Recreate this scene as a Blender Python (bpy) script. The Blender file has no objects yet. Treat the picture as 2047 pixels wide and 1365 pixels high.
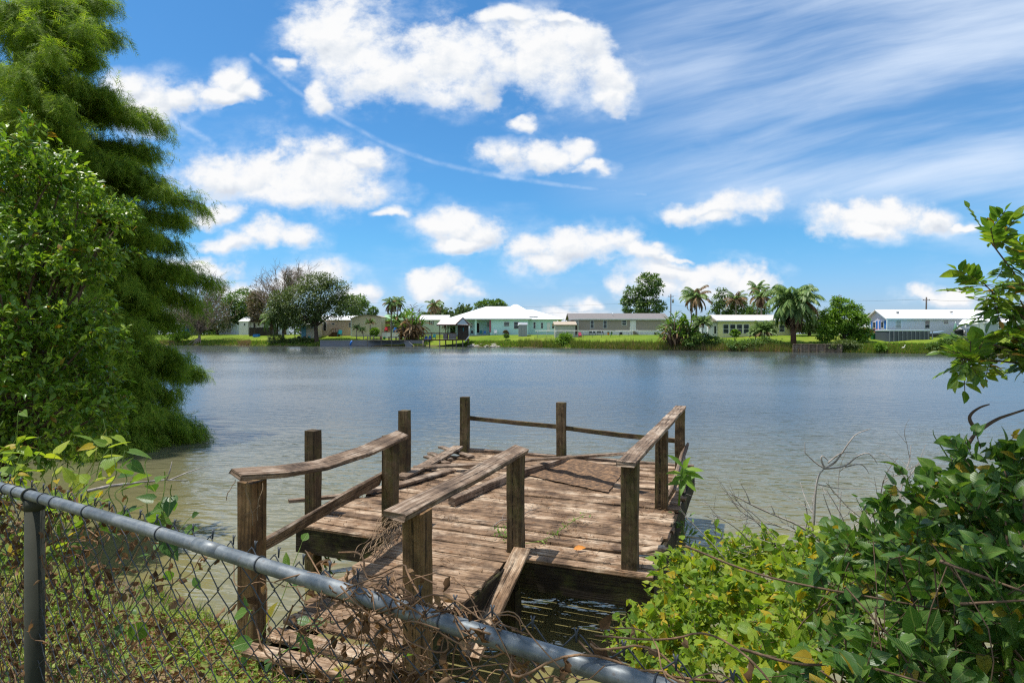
import bpy, math, random
import numpy as np
from mathutils import Vector, Matrix, Euler

# ---------------------------------------------------------------- camera, sky, sun, exposure
F, CU, HV, CZ = 1200.0, 1023.5, 668.0, 2.95      # focal length in photo pixels, centre column, horizon row, eye height over the water
scene = bpy.context.scene
C = scene.collection
random.seed(7)
RNG = np.random.default_rng(11)

cam_data = bpy.data.cameras.new('camera')
cam_data.sensor_width = 36.0
cam_data.lens = 36.0 * F / 2047.0
cam_data.shift_y = -14.5 / 2047.0
cam_data.clip_start = 0.05
cam_data.clip_end = 6000.0
cam = bpy.data.objects.new('camera', cam_data)
cam.location = (0, 0, CZ)
cam.rotation_euler = (math.radians(90), 0, 0)
C.objects.link(cam)
scene.camera = cam

TO_SUN = Vector((-0.30, 0.05, 0.95)).normalized()
SUN_EL = math.asin(TO_SUN.z)
SUN_AZ = math.atan2(TO_SUN.x, TO_SUN.y)           # clockwise from +Y
sun_data = bpy.data.lights.new('sun', 'SUN')
sun_data.energy = 4.9
sun_data.angle = math.radians(0.53)
sun_data.color = (1.0, 0.95, 0.87)
sun = bpy.data.objects.new('sun', sun_data)
sun.rotation_euler = (-TO_SUN).to_track_quat('-Z', 'Y').to_euler()
sun.location = (-10, 5, 40)
C.objects.link(sun)

scene.view_settings.view_transform = 'Standard'
scene.view_settings.look = 'None'
scene.view_settings.exposure = 0.18
scene.view_settings.gamma = 1.0
scene.cycles.max_bounces = 7
scene.cycles.diffuse_bounces = 3
scene.cycles.glossy_bounces = 3
scene.cycles.transmission_bounces = 4
scene.cycles.transparent_max_bounces = 4
scene.cycles.caustics_reflective = False
scene.cycles.caustics_refractive = False
scene.cycles.use_denoising = False
scene.cycles.filter_width = 1.25
scene.cycles.sample_clamp_indirect = 4.0


# ---------------------------------------------------------------- node helper
class NT:
    def __init__(self, tree):
        self.t = tree
        tree.nodes.clear()

    def n(self, kind, props=None, **ins):
        nd = self.t.nodes.new(kind)
        for k, v in (props or {}).items():
            setattr(nd, k, v)
        for k, v in ins.items():
            self.put(nd.inputs[k.replace('_', ' ')], v)
        return nd

    def put(self, sock, v):
        if isinstance(v, bpy.types.NodeSocket):
            self.t.links.new(v, sock)
        else:
            if sock.type == 'RGBA' and len(v) == 3:
                v = (*v, 1)
            sock.default_value = v

    def m(self, op, *a, clamp=False):
        nd = self.t.nodes.new('ShaderNodeMath')
        nd.operation = op
        nd.use_clamp = clamp
        for i, v in enumerate(a):
            self.put(nd.inputs[i], v)
        return nd.outputs[0]

    def v(self, op, *a):
        nd = self.t.nodes.new('ShaderNodeVectorMath')
        nd.operation = op
        for i, v in enumerate(a):
            if op == 'SCALE' and i == 1:
                self.put(nd.inputs['Scale'], v)
            else:
                self.put(nd.inputs[i], v)
        return nd.outputs['Value'] if op in ('DOT_PRODUCT', 'LENGTH', 'DISTANCE') else nd.outputs[0]

    def noise(self, vec, scale, detail=4.0, rough=0.55, dist=0.0, out='Fac'):
        nd = self.n('ShaderNodeTexNoise', None, Scale=scale, Detail=detail, Roughness=rough, Distortion=dist)
        if vec is not None:
            self.put(nd.inputs['Vector'], vec)
        return nd.outputs[out]

    def ramp(self, fac, *stops, interp='LINEAR'):
        nd = self.t.nodes.new('ShaderNodeValToRGB')
        cr = nd.color_ramp
        cr.interpolation = interp
        while len(cr.elements) < len(stops):
            cr.elements.new(0.5)
        for e, (p, c) in zip(cr.elements, stops):
            e.position = p
            e.color = (*c, 1) if len(c) == 3 else c
        self.put(nd.inputs[0], fac)
        return nd.outputs[0]

    def mix(self, fac, a, b, mode='MIX'):
        nd = self.t.nodes.new('ShaderNodeMix')
        nd.data_type = 'RGBA'
        nd.blend_type = mode
        nd.clamp_factor = True
        self.put(nd.inputs[0], fac)
        self.put(nd.inputs[6], a)
        self.put(nd.inputs[7], b)
        return nd.outputs[2]

    def step(self, x, a, b):
        nd = self.t.nodes.new('ShaderNodeMapRange')
        nd.interpolation_type = 'SMOOTHSTEP'
        self.put(nd.inputs[0], x)
        for i, val in ((1, a), (2, b), (3, 0.0), (4, 1.0)):
            self.put(nd.inputs[i], val)
        return nd.outputs[0]

    def map(self, vec, loc=(0, 0, 0), rot=(0, 0, 0), scale=(1, 1, 1)):
        return self.n('ShaderNodeMapping', None, Vector=vec, Location=loc, Rotation=rot, Scale=scale).outputs[0]


# ---------------------------------------------------------------- sky: Nishita light with cumulus and cirrus placed by direction
world = bpy.data.worlds.new('World')
scene.world = world
world.use_nodes = True
w = NT(world.node_tree)
SKY_STRENGTH = 0.12
sky = w.n('ShaderNodeTexSky', dict(sky_type='NISHITA', sun_disc=False, sun_elevation=SUN_EL, sun_rotation=SUN_AZ,
                                  altitude=0.0, air_density=1.0, dust_density=0.6, ozone_density=2.5))
dirv = w.n('ShaderNodeTexCoord').outputs['Generated']
sep = w.n('ShaderNodeSeparateXYZ', None, Vector=dirv)
yy = w.m('MAXIMUM', sep.outputs[1], 0.03)
pu = w.m('DIVIDE', sep.outputs[0], yy)
pv = w.m('DIVIDE', sep.outputs[2], yy)
P2 = w.n('ShaderNodeCombineXYZ', None, X=pu, Y=pv, Z=0.0).outputs[0]
warp = w.noise(w.map(P2, scale=(1, 1.25, 1)), 6.5, 4.0, 0.6, out='Color')
warp = w.v('SCALE', w.v('SUBTRACT', warp, (0.5, 0.5, 0.5)), 0.10)
Pw = w.v('ADD', P2, warp)

CUMULUS = [  # centre column, centre row, half width, half height in photo pixels: the heaps of cloud, each a few lobes
    (625, 70, 62, 52), (690, 55, 80, 80), (730, 120, 95, 62), (800, 140, 80, 50), (870, 105, 85, 62), (930, 130, 80, 60), (890, 165, 70, 30),
    (990, 110, 70, 55), (1080, 100, 105, 68), (1150, 90, 70, 58), (1130, 140, 110, 55), (1210, 150, 62, 40), (1225, 185, 48, 28), (1010, 40, 60, 18), (1110, 35, 60, 16),
    (425, 345, 78, 42), (520, 335, 70, 48), (590, 345, 90, 66), (660, 360, 90, 56), (600, 385, 110, 32), (700, 380, 82, 36), (655, 290, 58, 28), (720, 315, 62, 20), (545, 300, 26, 14),
    (365, 200, 48, 26), (430, 205, 70, 22), (455, 170, 30, 34), (490, 185, 44, 22), (300, 205, 60, 52), (262, 165, 50, 30),
    (1010, 315, 52, 28), (1085, 312, 62, 28), (1150, 298, 28, 28), (1180, 330, 40, 12), (1050, 240, 34, 17), (640, 175, 28, 30), (565, 130, 22, 12),
    (868, 458, 56, 28), (910, 450, 58, 34), (965, 470, 50, 40), (925, 495, 66, 22), (775, 432, 36, 10),
    (1070, 500, 62, 34), (1140, 492, 72, 36), (1210, 492, 70, 32), (1275, 508, 72, 18), (1090, 530, 56, 22), (1340, 517, 44, 6),
    (440, 424, 56, 18), (460, 482, 60, 20), (545, 470, 52, 28), (590, 485, 46, 24), (400, 530, 66, 20),
    (1680, 445, 66, 32), (1740, 432, 56, 32), (1800, 428, 54, 36), (1845, 440, 48, 28), (1720, 465, 80, 22), (1915, 452, 42, 10),
    (1400, 418, 66, 24), (1460, 415, 66, 26), (1510, 410, 50, 20), (1440, 438, 50, 12), (640, 550, 66, 26), (560, 566, 60, 18),
    (865, 573, 44, 22), (890, 570, 34, 28), (925, 583, 36, 16), (715, 588, 40, 22), (740, 580, 24, 18), (1165, 602, 32, 18), (1150, 632, 80, 20),
    (1320, 545, 66, 26), (1300, 575, 66, 30), (1420, 552, 72, 28), (1500, 556, 60, 18), (1390, 580, 110, 26), (1890, 600, 66, 16), (490, 570, 60, 18),
]


def cloud_field(blobs, P):
    f = -3.0
    for (u, v, ru, rv) in blobs:
        q = w.v('MULTIPLY', w.v('SUBTRACT', P, ((u - CU) / F, -(v - HV) / F, 0)), (F / ru, F / rv, 0))
        d = w.m('SUBTRACT', 1.0, w.v('DOT_PRODUCT', q, q))
        f = d if isinstance(f, float) else w.m('SMOOTH_MAX', f, d, 0.25)
    return w.m('MAXIMUM', f, -3.0)


fld = cloud_field(CUMULUS, Pw)
fld_up = cloud_field(CUMULUS, w.v('ADD', Pw, (-0.006, 0.013, 0)))
Pn = w.v('ADD', w.map(P2, scale=(1, 1.25, 1)), w.v('SCALE', w.v('SUBTRACT', w.noise(P2, 30.0, 3.0, 0.5, out='Color'), (.5, .5, .5)), 0.012))
n_big = w.noise(Pn, 14.0, 11.0, 0.64)
n_sun = w.noise(w.v('ADD', Pn, (-0.006, 0.012, 0)), 14.0, 11.0, 0.64)
dens = w.m('ADD', w.m('MULTIPLY', fld, 1.2), w.m('MULTIPLY', w.m('SUBTRACT', n_big, 0.5), 5.4))
cover = w.step(dens, -0.95, 0.95)
thick = w.step(dens, -0.3, 1.3)
relief = w.m('SUBTRACT', n_big, n_sun)
lift = w.m('SUBTRACT', fld, fld_up)
puff = w.noise(w.map(P2, scale=(1, 1.3, 1)), 11.0, 4.0, 0.5)
shade = w.m('ADD', w.m('MULTIPLY', relief, 1.0), w.m('ADD', w.m('MULTIPLY', w.m('SUBTRACT', puff, 0.5), 1.1), w.m('ADD', 0.66, w.m('MULTIPLY', lift, 0.62))))
wisp_col = (5.9, 6.7, 7.8)
cloud_col = w.ramp(shade, (0.12, (0.58, 0.64, 0.74)), (0.5, (0.83, 0.87, 0.92)), (0.75, (0.98, 0.985, 0.99)))
CLOUD = 7.3
cloud_col = w.v('SCALE', w.mix(thick, (0.80, 0.86, 0.95), cloud_col), CLOUD)

# cirrus streaks climbing to the right, soft veils and the long condensation trail
rotp = w.v('ADD', w.map(P2, rot=(0, 0, math.radians(-13))), w.v('SCALE', w.v('SUBTRACT', w.noise(P2, 2.2, 2.0, 0.5, out='Color'), (.5, .5, .5)), 0.06))
cn = w.noise(w.map(rotp, scale=(0.8, 4.6, 1)), 1.7, 4.0, 0.45)
cn2 = w.noise(w.map(rotp, scale=(1.6, 15.0, 1)), 3.6, 7.0, 0.6)
bx_ = w.step(pu, 0.0, 0.42)
by_ = w.m('MULTIPLY', w.step(pv, 0.17, 0.26), w.m('SUBTRACT', 1.0, w.step(pv, 0.62, 0.78)))
cir = w.m('MULTIPLY', w.m('MULTIPLY', bx_, by_), w.step(w.m('ADD', cn, w.m('MULTIPLY', w.m('SUBTRACT', cn2, 0.5), 0.20)), 0.30, 0.68))
cir = w.m('ADD', w.m('MULTIPLY', cir, 0.72), w.m('MULTIPLY', w.m('MULTIPLY', bx_, by_), 0.05))
veil_n = w.noise(w.map(P2, scale=(1, 3, 1)), 3.0, 5.0, 0.55)
veil = w.m('MULTIPLY', w.m('MULTIPLY', w.step(veil_n, 0.48, 0.75), 0.35), w.m('SUBTRACT', 1.0, w.step(pv, 0.1, 0.5)))


def trail(pts, width):
    best = 1.0
    for (a, b) in zip(pts[:-1], pts[1:]):
        A = ((a[0] - CU) / F, -(a[1] - HV) / F)
        B = ((b[0] - CU) / F, -(b[1] - HV) / F)
        L = math.hypot(B[0] - A[0], B[1] - A[1])
        ux, uy = (B[0] - A[0]) / L, (B[1] - A[1]) / L
        q = w.v('SUBTRACT', Ptrail, (A[0], A[1], 0))
        s = w.v('DOT_PRODUCT', q, (ux, uy, 0))
        s = w.m('MINIMUM', w.m('MAXIMUM', s, 0.0), L)
        d = w.v('DISTANCE', q, w.v('SCALE', (ux, uy, 0), s))
        best = d if isinstance(best, float) else w.m('MINIMUM', best, d)
    return w.m('SUBTRACT', 1.0, w.step(best, 0.0, width / F))


Ptrail = w.v('ADD', P2, w.v('SCALE', warp, 0.06))
tr = trail([(503, 112), (590, 180), (680, 240), (780, 292), (870, 325), (960, 347), (1120, 370), (1290, 389)], 8)
tr2 = trail([(335, 230), (428, 288)], 11)
trails = w.m('MULTIPLY', w.m('MAXIMUM', w.m('MULTIPLY', tr, 0.30), w.m('MULTIPLY', tr2, 0.4)), w.step(n_big, 0.3, 0.6))

elev = w.step(sep.outputs[2], 0.0, 0.16)
sky_col = w.mix(1.0, sky.outputs[0], w.mix(elev, (0.66, 0.80, 1.20), (0.42, 0.87, 1.14)), 'MULTIPLY')
col = w.mix(w.m('MAXIMUM', veil, w.m('MAXIMUM', cir, trails)), sky_col, wisp_col)
halo_n = w.noise(w.map(P2, scale=(1, 1.6, 1)), 9.0, 7.0, 0.62)
halo = w.m('MULTIPLY', w.m('MULTIPLY', w.step(dens, -3.4, 0.3), w.step(halo_n, 0.40, 0.68)), 0.5)
col = w.mix(halo, col, (6.6, 7.1, 7.7))
col = w.mix(cover, col, cloud_col)
fill_cloud_n = w.noise(dirv, 2.6, 6.0, 0.58)       # white cloud added overhead and behind the camera to raise the fill light
over = w.m('MULTIPLY', w.step(fill_cloud_n, 0.45, 0.60), w.step(sep.outputs[2], 0.02, 0.15))
bg_fill_cloud = w.n('ShaderNodeBackground', None, Color=w.mix(over, sky_col, (7.3, 7.4, 7.5)), Strength=SKY_STRENGTH)
bg_cloud = w.n('ShaderNodeBackground', None, Color=col, Strength=SKY_STRENGTH)
ahead = w.m('MULTIPLY', w.m('GREATER_THAN', sep.outputs[1], 0.3), w.m('MULTIPLY', w.m('LESS_THAN', pv, 0.8), w.m('GREATER_THAN', pv, 0.0)))
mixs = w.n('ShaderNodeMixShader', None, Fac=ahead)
w.t.links.new(bg_fill_cloud.outputs[0], mixs.inputs[1])
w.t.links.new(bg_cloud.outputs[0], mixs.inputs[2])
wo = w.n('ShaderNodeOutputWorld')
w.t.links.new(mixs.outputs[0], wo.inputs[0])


# ---------------------------------------------------------------- points from the photograph, mesh building
def P(u, v, D):
    return Vector(((u - CU) / F * D, D, CZ - (v - HV) / F * D))


def PZ(u, v, z):
    return P(u, v, (CZ - z) * F / (v - HV))


ORIGIN = {}


def tag(o, label=None, cat=None, group=None, kind=None):
    for k, val in (('label', label), ('category', cat), ('group', group), ('kind', kind)):
        if val:
            o[k] = val
    return o


def thing(name, label, cat, loc, group=None):
    o = bpy.data.objects.new(name, None)
    o.empty_display_size = 0.2
    o.location = loc
    C.objects.link(o)
    ORIGIN[o.name] = Vector(loc)
    return tag(o, label, cat, group)


def finish(name, me, mat, parent, origin):
    o = bpy.data.objects.new(name, me)
    C.objects.link(o)
    if parent is not None:
        o.parent = parent
        ORIGIN[o.name] = ORIGIN[parent.name]
    else:
        o.location = origin
        ORIGIN[o.name] = Vector(origin)
    for mm in (mat if isinstance(mat, (list, tuple)) else [mat]):
        me.materials.append(mm)
    return o


class MB:
    """collects boxes, boards and tubes in world coordinates; build() links them as one mesh object"""
    def __init__(self):
        self.V, self.Fc, self.U, self.S, self.M = [], [], [], [], []

    def add(self, verts, faces, uvs=None, smooth=False, mi=0):
        b = len(self.V)
        self.V += [tuple(v) for v in verts]
        for i, f in enumerate(faces):
            self.Fc.append(tuple(b + j for j in f))
            self.U.append(uvs[i] if uvs else [(verts[j][0], verts[j][2]) for j in f])
            self.S.append(smooth)
            self.M.append(mi)
        return self

    def box(self, x0, x1, y0, y1, z0, z1, mi=0):
        v = [Vector((x, y, z)) for z in (z0, z1) for y in (y0, y1) for x in (x0, x1)]
        f = [(0, 2, 3, 1), (4, 5, 7, 6), (0, 1, 5, 4), (2, 6, 7, 3), (0, 4, 6, 2), (1, 3, 7, 5)]
        return self.add(v, f, mi=mi)

    def prism(self, poly, y0, y1, mi=0):
        """polygon in x,z pushed from y0 to y1"""
        n = len(poly)
        v = [Vector((x, y0, z)) for x, z in poly] + [Vector((x, y1, z)) for x, z in poly]
        f = [tuple(range(n)), tuple(range(2 * n - 1, n - 1, -1))] + [(i, n + i, n + (i + 1) % n, (i + 1) % n) for i in range(n)]
        return self.add(v, f, mi=mi)

    def slab(self, quad, t, mi=0):
        """flat polygon given thickness t along its normal (downwards)"""
        q = [Vector(p) for p in quad]
        nrm = (q[1] - q[0]).cross(q[2] - q[0]).normalized()
        if nrm.z < 0:
            q.reverse()
            nrm = -nrm
        n = len(q)
        v = q + [p - nrm * t for p in q]
        f = [tuple(range(n)), tuple(range(2 * n - 1, n - 1, -1))] + [(i, n + i, n + (i + 1) % n, (i + 1) % n) for i in range(n)]
        return self.add(v, f, mi=mi)

    def board(self, pts, w_, t_, up=(0, 0, 1), seg=10, jit=0.003, cham=0.006, twist=0.0, ragged=0.0, mi=0):
        """a sawn board or post along the polyline pts, w_ wide and t_ thick, eight-sided section, uneven edges"""
        pts = [Vector(p) for p in pts]
        L = [0.0]
        for a, b in zip(pts[:-1], pts[1:]):
            L.append(L[-1] + (b - a).length)
        tot = L[-1]
        up = Vector(up)
        c = min(cham, 0.4 * t_)
        hw, ht = w_ / 2, t_ / 2
        prof = [(-hw + c, -ht), (hw - c, -ht), (hw, -ht + c), (hw, ht - c), (hw - c, ht), (-hw + c, ht), (-hw, ht - c), (-hw, -ht + c)]
        per = [0.0]
        for i in range(8):
            a, b = prof[i], prof[(i + 1) % 8]
            per.append(per[-1] + math.hypot(a[0] - b[0], a[1] - b[1]))
        verts, off = [], random.random() * 50
        offu = random.random() * 50
        ph = [random.random() * 6.28 for _ in range(8)]
        for s in range(seg + 1):
            d = tot * s / seg
            k = 0
            while k < len(pts) - 2 and L[k + 1] < d:
                k += 1
            fr = (d - L[k]) / max(1e-6, L[k + 1] - L[k])
            p = pts[k].lerp(pts[k + 1], fr)
            t1 = (pts[k + 1] - pts[k]).normalized()
            if len(pts) > 2:
                ka = k if fr < 0.5 else k + 1
                ta = (pts[min(ka + 1, len(pts) - 1)] - pts[max(ka - 1, 0)]).normalized()
                t1 = t1.lerp(ta, abs(fr - 0.5)).normalized()
            side = t1.cross(up).normalized()
            nn = side.cross(t1).normalized()
            if twist:
                R = Matrix.Rotation(twist * (s / seg - 0.5), 3, t1)
                side, nn = R @ side, R @ nn
            for i, (x, y) in enumerate(prof):
                j = jit * (math.sin(ph[i] + d * 5.1) + 0.6 * random.uniform(-1, 1))
                e = (random.uniform(-1, 1) * ragged) if s in (0, seg) else 0.0
                verts.append(p + side * (x + (j if abs(x) > hw * .5 and x > 0 else -j)) + nn * (y + j * 0.6) + t1 * e)
        faces, uvs = [], []
        for s in range(seg):
            for i in range(8):
                j = (i + 1) % 8
                faces.append((s * 8 + i, s * 8 + j, (s + 1) * 8 + j, (s + 1) * 8 + i))
                u0, u1 = offu + tot * s / seg, offu + tot * (s + 1) / seg
                v0, v1 = off + per[i], off + per[i + 1]
                uvs.append([(u0, v0), (u0, v1), (u1, v1), (u1, v0)])
        for base, order in ((0, range(7, -1, -1)), (seg * 8, range(8))):
            idx = list(order)
            faces.append(tuple(base + i for i in idx))
            uvs.append([(offu + prof[i][0] * 0.5, off + prof[i][1]) for i in idx])
        return self.add(verts, faces, uvs, mi=mi)

    def tube(self, pts, radii, sides=6, cap=True, mi=0):
        pts = [Vector(p) for p in pts]
        if isinstance(radii, tuple) and len(radii) == 2:
            radii = [radii[0] + (radii[1] - radii[0]) * k / (len(pts) - 1) for k in range(len(pts))]
        if not isinstance(radii, (list, tuple)):
            radii = [radii] * len(pts)
        verts, n = [], len(pts)
        ref = None
        off = random.random() * 20
        Lc = [0.0]
        for k in range(1, n):
            Lc.append(Lc[-1] + (pts[k] - pts[k - 1]).length)
        for k in range(n):
            t = (pts[min(k + 1, n - 1)] - pts[max(k - 1, 0)])
            t = t.normalized() if t.length > 1e-9 else Vector((0, 0, 1))
            if ref is None:
                ref = t.orthogonal().normalized()
            ref = (ref - t * ref.dot(t))
            ref = ref.normalized() if ref.length > 1e-6 else t.orthogonal().normalized()
            b = t.cross(ref)
            for i in range(sides):
                a = 2 * math.pi * i / sides
                verts.append(pts[k] + (ref * math.cos(a) + b * math.sin(a)) * radii[k])
        faces, uvs = [], []
        for k in range(n - 1):
            for i in range(sides):
                j = (i + 1) % sides
                faces.append((k * sides + i, k * sides + j, (k + 1) * sides + j, (k + 1) * sides + i))
                c0, c1 = 6.28 * radii[k] * i / sides, 6.28 * radii[k] * (i + 1) / sides
                uvs.append([(Lc[k], off + c0), (Lc[k], off + c1), (Lc[k + 1], off + c1), (Lc[k + 1], off + c0)])
        if cap:
            faces.append(tuple(range(sides - 1, -1, -1)))
            uvs.append([(0, off)] * sides)
            faces.append(tuple((n - 1) * sides + i for i in range(sides)))
            uvs.append([(0, off)] * sides)
        return self.add(verts, faces, uvs, smooth=True, mi=mi)

    def build(self, name, mat, parent=None, origin=None, label=None, cat=None, group=None, kind=None):
        if origin is None:
            origin = ORIGIN[parent.name] if parent is not None else Vector((0, 0, 0))
        origin = Vector(origin)
        me = bpy.data.meshes.new(name)
        me.from_pydata([(x - origin.x, y - origin.y, z - origin.z) for x, y, z in self.V], [], self.Fc)
        uv = me.uv_layers.new(name='grain')
        flat = np.array([c for f in self.U for p in f for c in p], dtype=np.float32)
        uv.data.foreach_set('uv', flat)
        me.polygons.foreach_set('use_smooth', np.array(self.S, dtype=bool))
        me.polygons.foreach_set('material_index', np.array(self.M, dtype=np.int32))
        me.update()
        return tag(finish(name, me, mat, parent, origin), label, cat, group, kind)


def npmesh(name, V, faces, mat, parent=None, origin=(0, 0, 0), smooth=False, uv=None, label=None, cat=None, group=None, kind=None):
    """fast mesh from arrays: V (n,3), faces a list of (m,k) index arrays"""
    if parent is not None:
        origin = ORIGIN[parent.name]
    V = np.asarray(V, dtype=np.float32) - np.array(origin, dtype=np.float32)
    me = bpy.data.meshes.new(name)
    me.vertices.add(len(V))
    me.vertices.foreach_set('co', V.ravel())
    loops = np.concatenate([f.ravel() for f in faces]).astype(np.int32)
    sizes = np.concatenate([np.full(len(f), f.shape[1]) for f in faces])
    starts = np.concatenate([[0], np.cumsum(sizes)[:-1]]).astype(np.int32)
    me.loops.add(len(loops))
    me.loops.foreach_set('vertex_index', loops)
    me.polygons.add(len(sizes))
    me.polygons.foreach_set('loop_start', starts)
    if smooth:
        me.polygons.foreach_set('use_smooth', np.ones(len(sizes), dtype=bool))
    if uv is not None:
        lay = me.uv_layers.new(name='leaf')
        lay.data.foreach_set('uv', np.asarray(uv, dtype=np.float32).ravel())
    me.update(calc_edges=True)
    return tag(finish(name, me, mat, parent, origin), label, cat, group, kind)


def norm(a):
    return a / np.maximum(1e-9, np.linalg.norm(a, axis=1, keepdims=True))


# leaf shapes: x across (-.5 to .5), y along (0 to 1), z out of the blade
LEAF4 = (np.array([(0, 0, 0), (-.5, .45, .06), (0, 1, 0), (.5, .45, .06), (0, .45, -.05)]),
         [np.array([(0, 4, 1), (1, 4, 2), (0, 3, 4), (3, 2, 4)])])
LEAF8 = (np.array([(0, 0, 0), (-.36, .2, .05), (-.5, .45, .07), (-.30, .75, .02), (0, 1, -.08), (.30, .75, .02), (.5, .45, .07), (.36, .2, .05),
                   (0, .22, -.01), (0, .47, .01), (0, .75, -.02)]),
         [np.array([(1, 8, 9, 2), (2, 9, 10, 3), (8, 7, 6, 9), (9, 6, 5, 10)]), np.array([(0, 8, 1), (0, 7, 8), (3, 10, 4), (10, 5, 4)])])
HEART = (np.array([(0, 0, 0), (-.34, -.08, .03), (-.52, .16, .07), (-.47, .42, .06), (-.24, .76, .0), (0, 1.06, -.10), (.24, .76, .0), (.47, .42, .06), (.52, .16, .07), (.34, -.08, .03),
                    (0, .16, -.02), (0, .42, -.01), (0, .76, -.04)]),
         [np.array([(1, 10, 2, 2), (2, 10, 11, 3), (3, 11, 12, 4), (10, 8, 7, 11), (11, 7, 6, 12)])[1:], np.array([(0, 10, 1), (1, 10, 2), (0, 9, 10), (9, 8, 10), (4, 12, 5), (12, 6, 5)])])
CURL = (np.array([(0, 0, 0), (-.30, .2, .22), (-.22, .5, .34), (-.34, .8, .10), (0, 1, .30), (.26, .75, .26), (.40, .45, .10), (.22, .2, .24), (0, .22, 0), (.05, .47, .06), (-.04, .75, -.02)]), LEAF8[1])
BLADE = (np.array([(-.5, 0, 0), (.5, 0, 0), (-.35, .5, .04), (.35, .5, .04), (0, 1, .16)]),
         [np.array([(0, 1, 3, 2)]), np.array([(2, 3, 4)])])
SLIVER = (np.array([(-.5, 0, 0), (.5, 0, 0), (0, 1, 0)]), [np.array([(0, 1, 2)])])


def spray_shape(n=7, seed=1):
    """feathery spray: a row of slivers on both sides of a drooping axis"""
    r = np.random.default_rng(seed)
    V, Fs = [], []
    for i in range(n):
        for s in (-1, 1):
            y0 = 0.08 + 0.82 * (i + r.uniform(0, .6)) / n
            z0 = -0.35 * y0 * y0
            ln = (0.42 * (1 - 0.55 * y0)) * r.uniform(.7, 1.2)
            dx, dy, dz = s * ln, ln * 0.75, -ln * r.uniform(.1, .7)
            b = len(V)
            V += [(0, y0 - .022, z0), (0, y0 + .022, z0 - .01), (dx, y0 + dy, z0 + dz)]
            Fs.append((b, b + 1, b + 2))
    b = len(V)
    V += [(-.02, 0, 0), (.02, 0, 0), (0, 1.15, -.5)]
    Fs.append((b, b + 1, b + 2))
    return np.array(V), [np.array(Fs)]


def leaf_arrays(pos, d, nrm, ln, wd, shape):
    pos, d, nrm = np.asarray(pos, float), norm(np.asarray(d, float)), np.asarray(nrm, float)
    s = norm(np.cross(d, nrm))
    n2 = np.cross(s, d)
    T, Fs = shape
    N = len(pos)
    ln, wd = np.broadcast_to(ln, (N,)), np.broadcast_to(wd, (N,))
    V = pos[:, None, :] + s[:, None, :] * (T[None, :, 0, None] * wd[:, None, None]) + d[:, None, :] * (T[None, :, 1, None] * ln[:, None, None]) \
        + n2[:, None, :] * (T[None, :, 2, None] * ln[:, None, None])
    k = len(T)
    off = (np.arange(N) * k)[:, None, None]
    return V.reshape(-1, 3), [(f[None] + off).reshape(-1, f.shape[1]) for f in Fs]


def merge(*parts):
    V, Fs, b = [], {}, 0
    for v, fs in parts:
        V.append(v)
        for f in fs:
            Fs.setdefault(f.shape[1], []).append(f + b)
        b += len(v)
    return np.concatenate(V), [np.concatenate(x) for x in Fs.values()]


def rand_dirs(n, rng=RNG):
    return norm(rng.normal(size=(n, 3)))


def clump_points(ells, clumps, per, spread, rng, shell=0.62, flat=0.7):
    """leaf positions gathered in clumps near the surface of ellipsoids [(centre, radii)]; returns positions and outward directions"""
    vol = np.array([(r[0] * r[1] * r[2]) ** (2 / 3) for c, r in ells])
    cnt = np.maximum(1, np.round(clumps * vol / vol.sum()).astype(int))
    Ps, Os = [], []
    for (c, r), n in zip(ells, cnt):
        o = rand_dirs(n, rng)
        rad = shell + (1 - shell) * rng.random((n, 1)) ** 0.6
        ctr = np.array(c)[None] + o * rad * np.array(r)[None]
        g = rng.normal(size=(n, per, 3)) * spread * np.array([1, 1, flat])[None, None]
        Ps.append((ctr[:, None] + g).reshape(-1, 3))
        Os.append((np.repeat(o[:, None], per, 1) + 0.6 * norm(g.reshape(-1, 3)).reshape(n, per, 3)).reshape(-1, 3))
    return np.concatenate(Ps), norm(np.concatenate(Os))
# ---------------------------------------------------------------- materials
def material(name):
    m = bpy.data.materials.new(name)
    m.use_nodes = True
    return m, NT(m.node_tree)


def surface(nt, shader, disp=None):
    out = nt.n('ShaderNodeOutputMaterial')
    nt.t.links.new(shader, out.inputs['Surface'])


def principled(nt, color, rough=0.6, spec=0.4, normal=None, metal=0.0):
    b = nt.n('ShaderNodeBsdfPrincipled')
    nt.put(b.inputs['Base Color'], color)
    nt.put(b.inputs['Roughness'], rough)
    nt.put(b.inputs['Specular IOR Level'], spec)
    nt.put(b.inputs['Metallic'], metal)
    if normal is not None:
        nt.put(b.inputs['Normal'], normal)
    return b.outputs[0]


def bump(nt, h, strength=0.5, dist=0.01):
    return nt.n('ShaderNodeBump', None, Height=h, Strength=strength, Distance=dist).outputs[0]


def plain(name, color, rough=0.6, spec=0.4, var=0.12, scale=3.0, metal=0.0, bumpy=0.0):
    """a painted or plain surface with slight uneven tone"""
    m, nt = material(name)
    geo = nt.n('ShaderNodeNewGeometry')
    tc = nt.n('ShaderNodeTexCoord').outputs['Object']
    n1 = nt.noise(tc, scale, 5.0, 0.6)
    f = nt.m('ADD', 1.0 - var, nt.m('MULTIPLY', n1, 2 * var))
    col = nt.v('SCALE', color, f)
    nrm = bump(nt, nt.noise(tc, scale * 12, 3.0), bumpy, 0.01) if bumpy else None
    surface(nt, principled(nt, col, rough, spec, nrm, metal))
    return m


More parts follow.
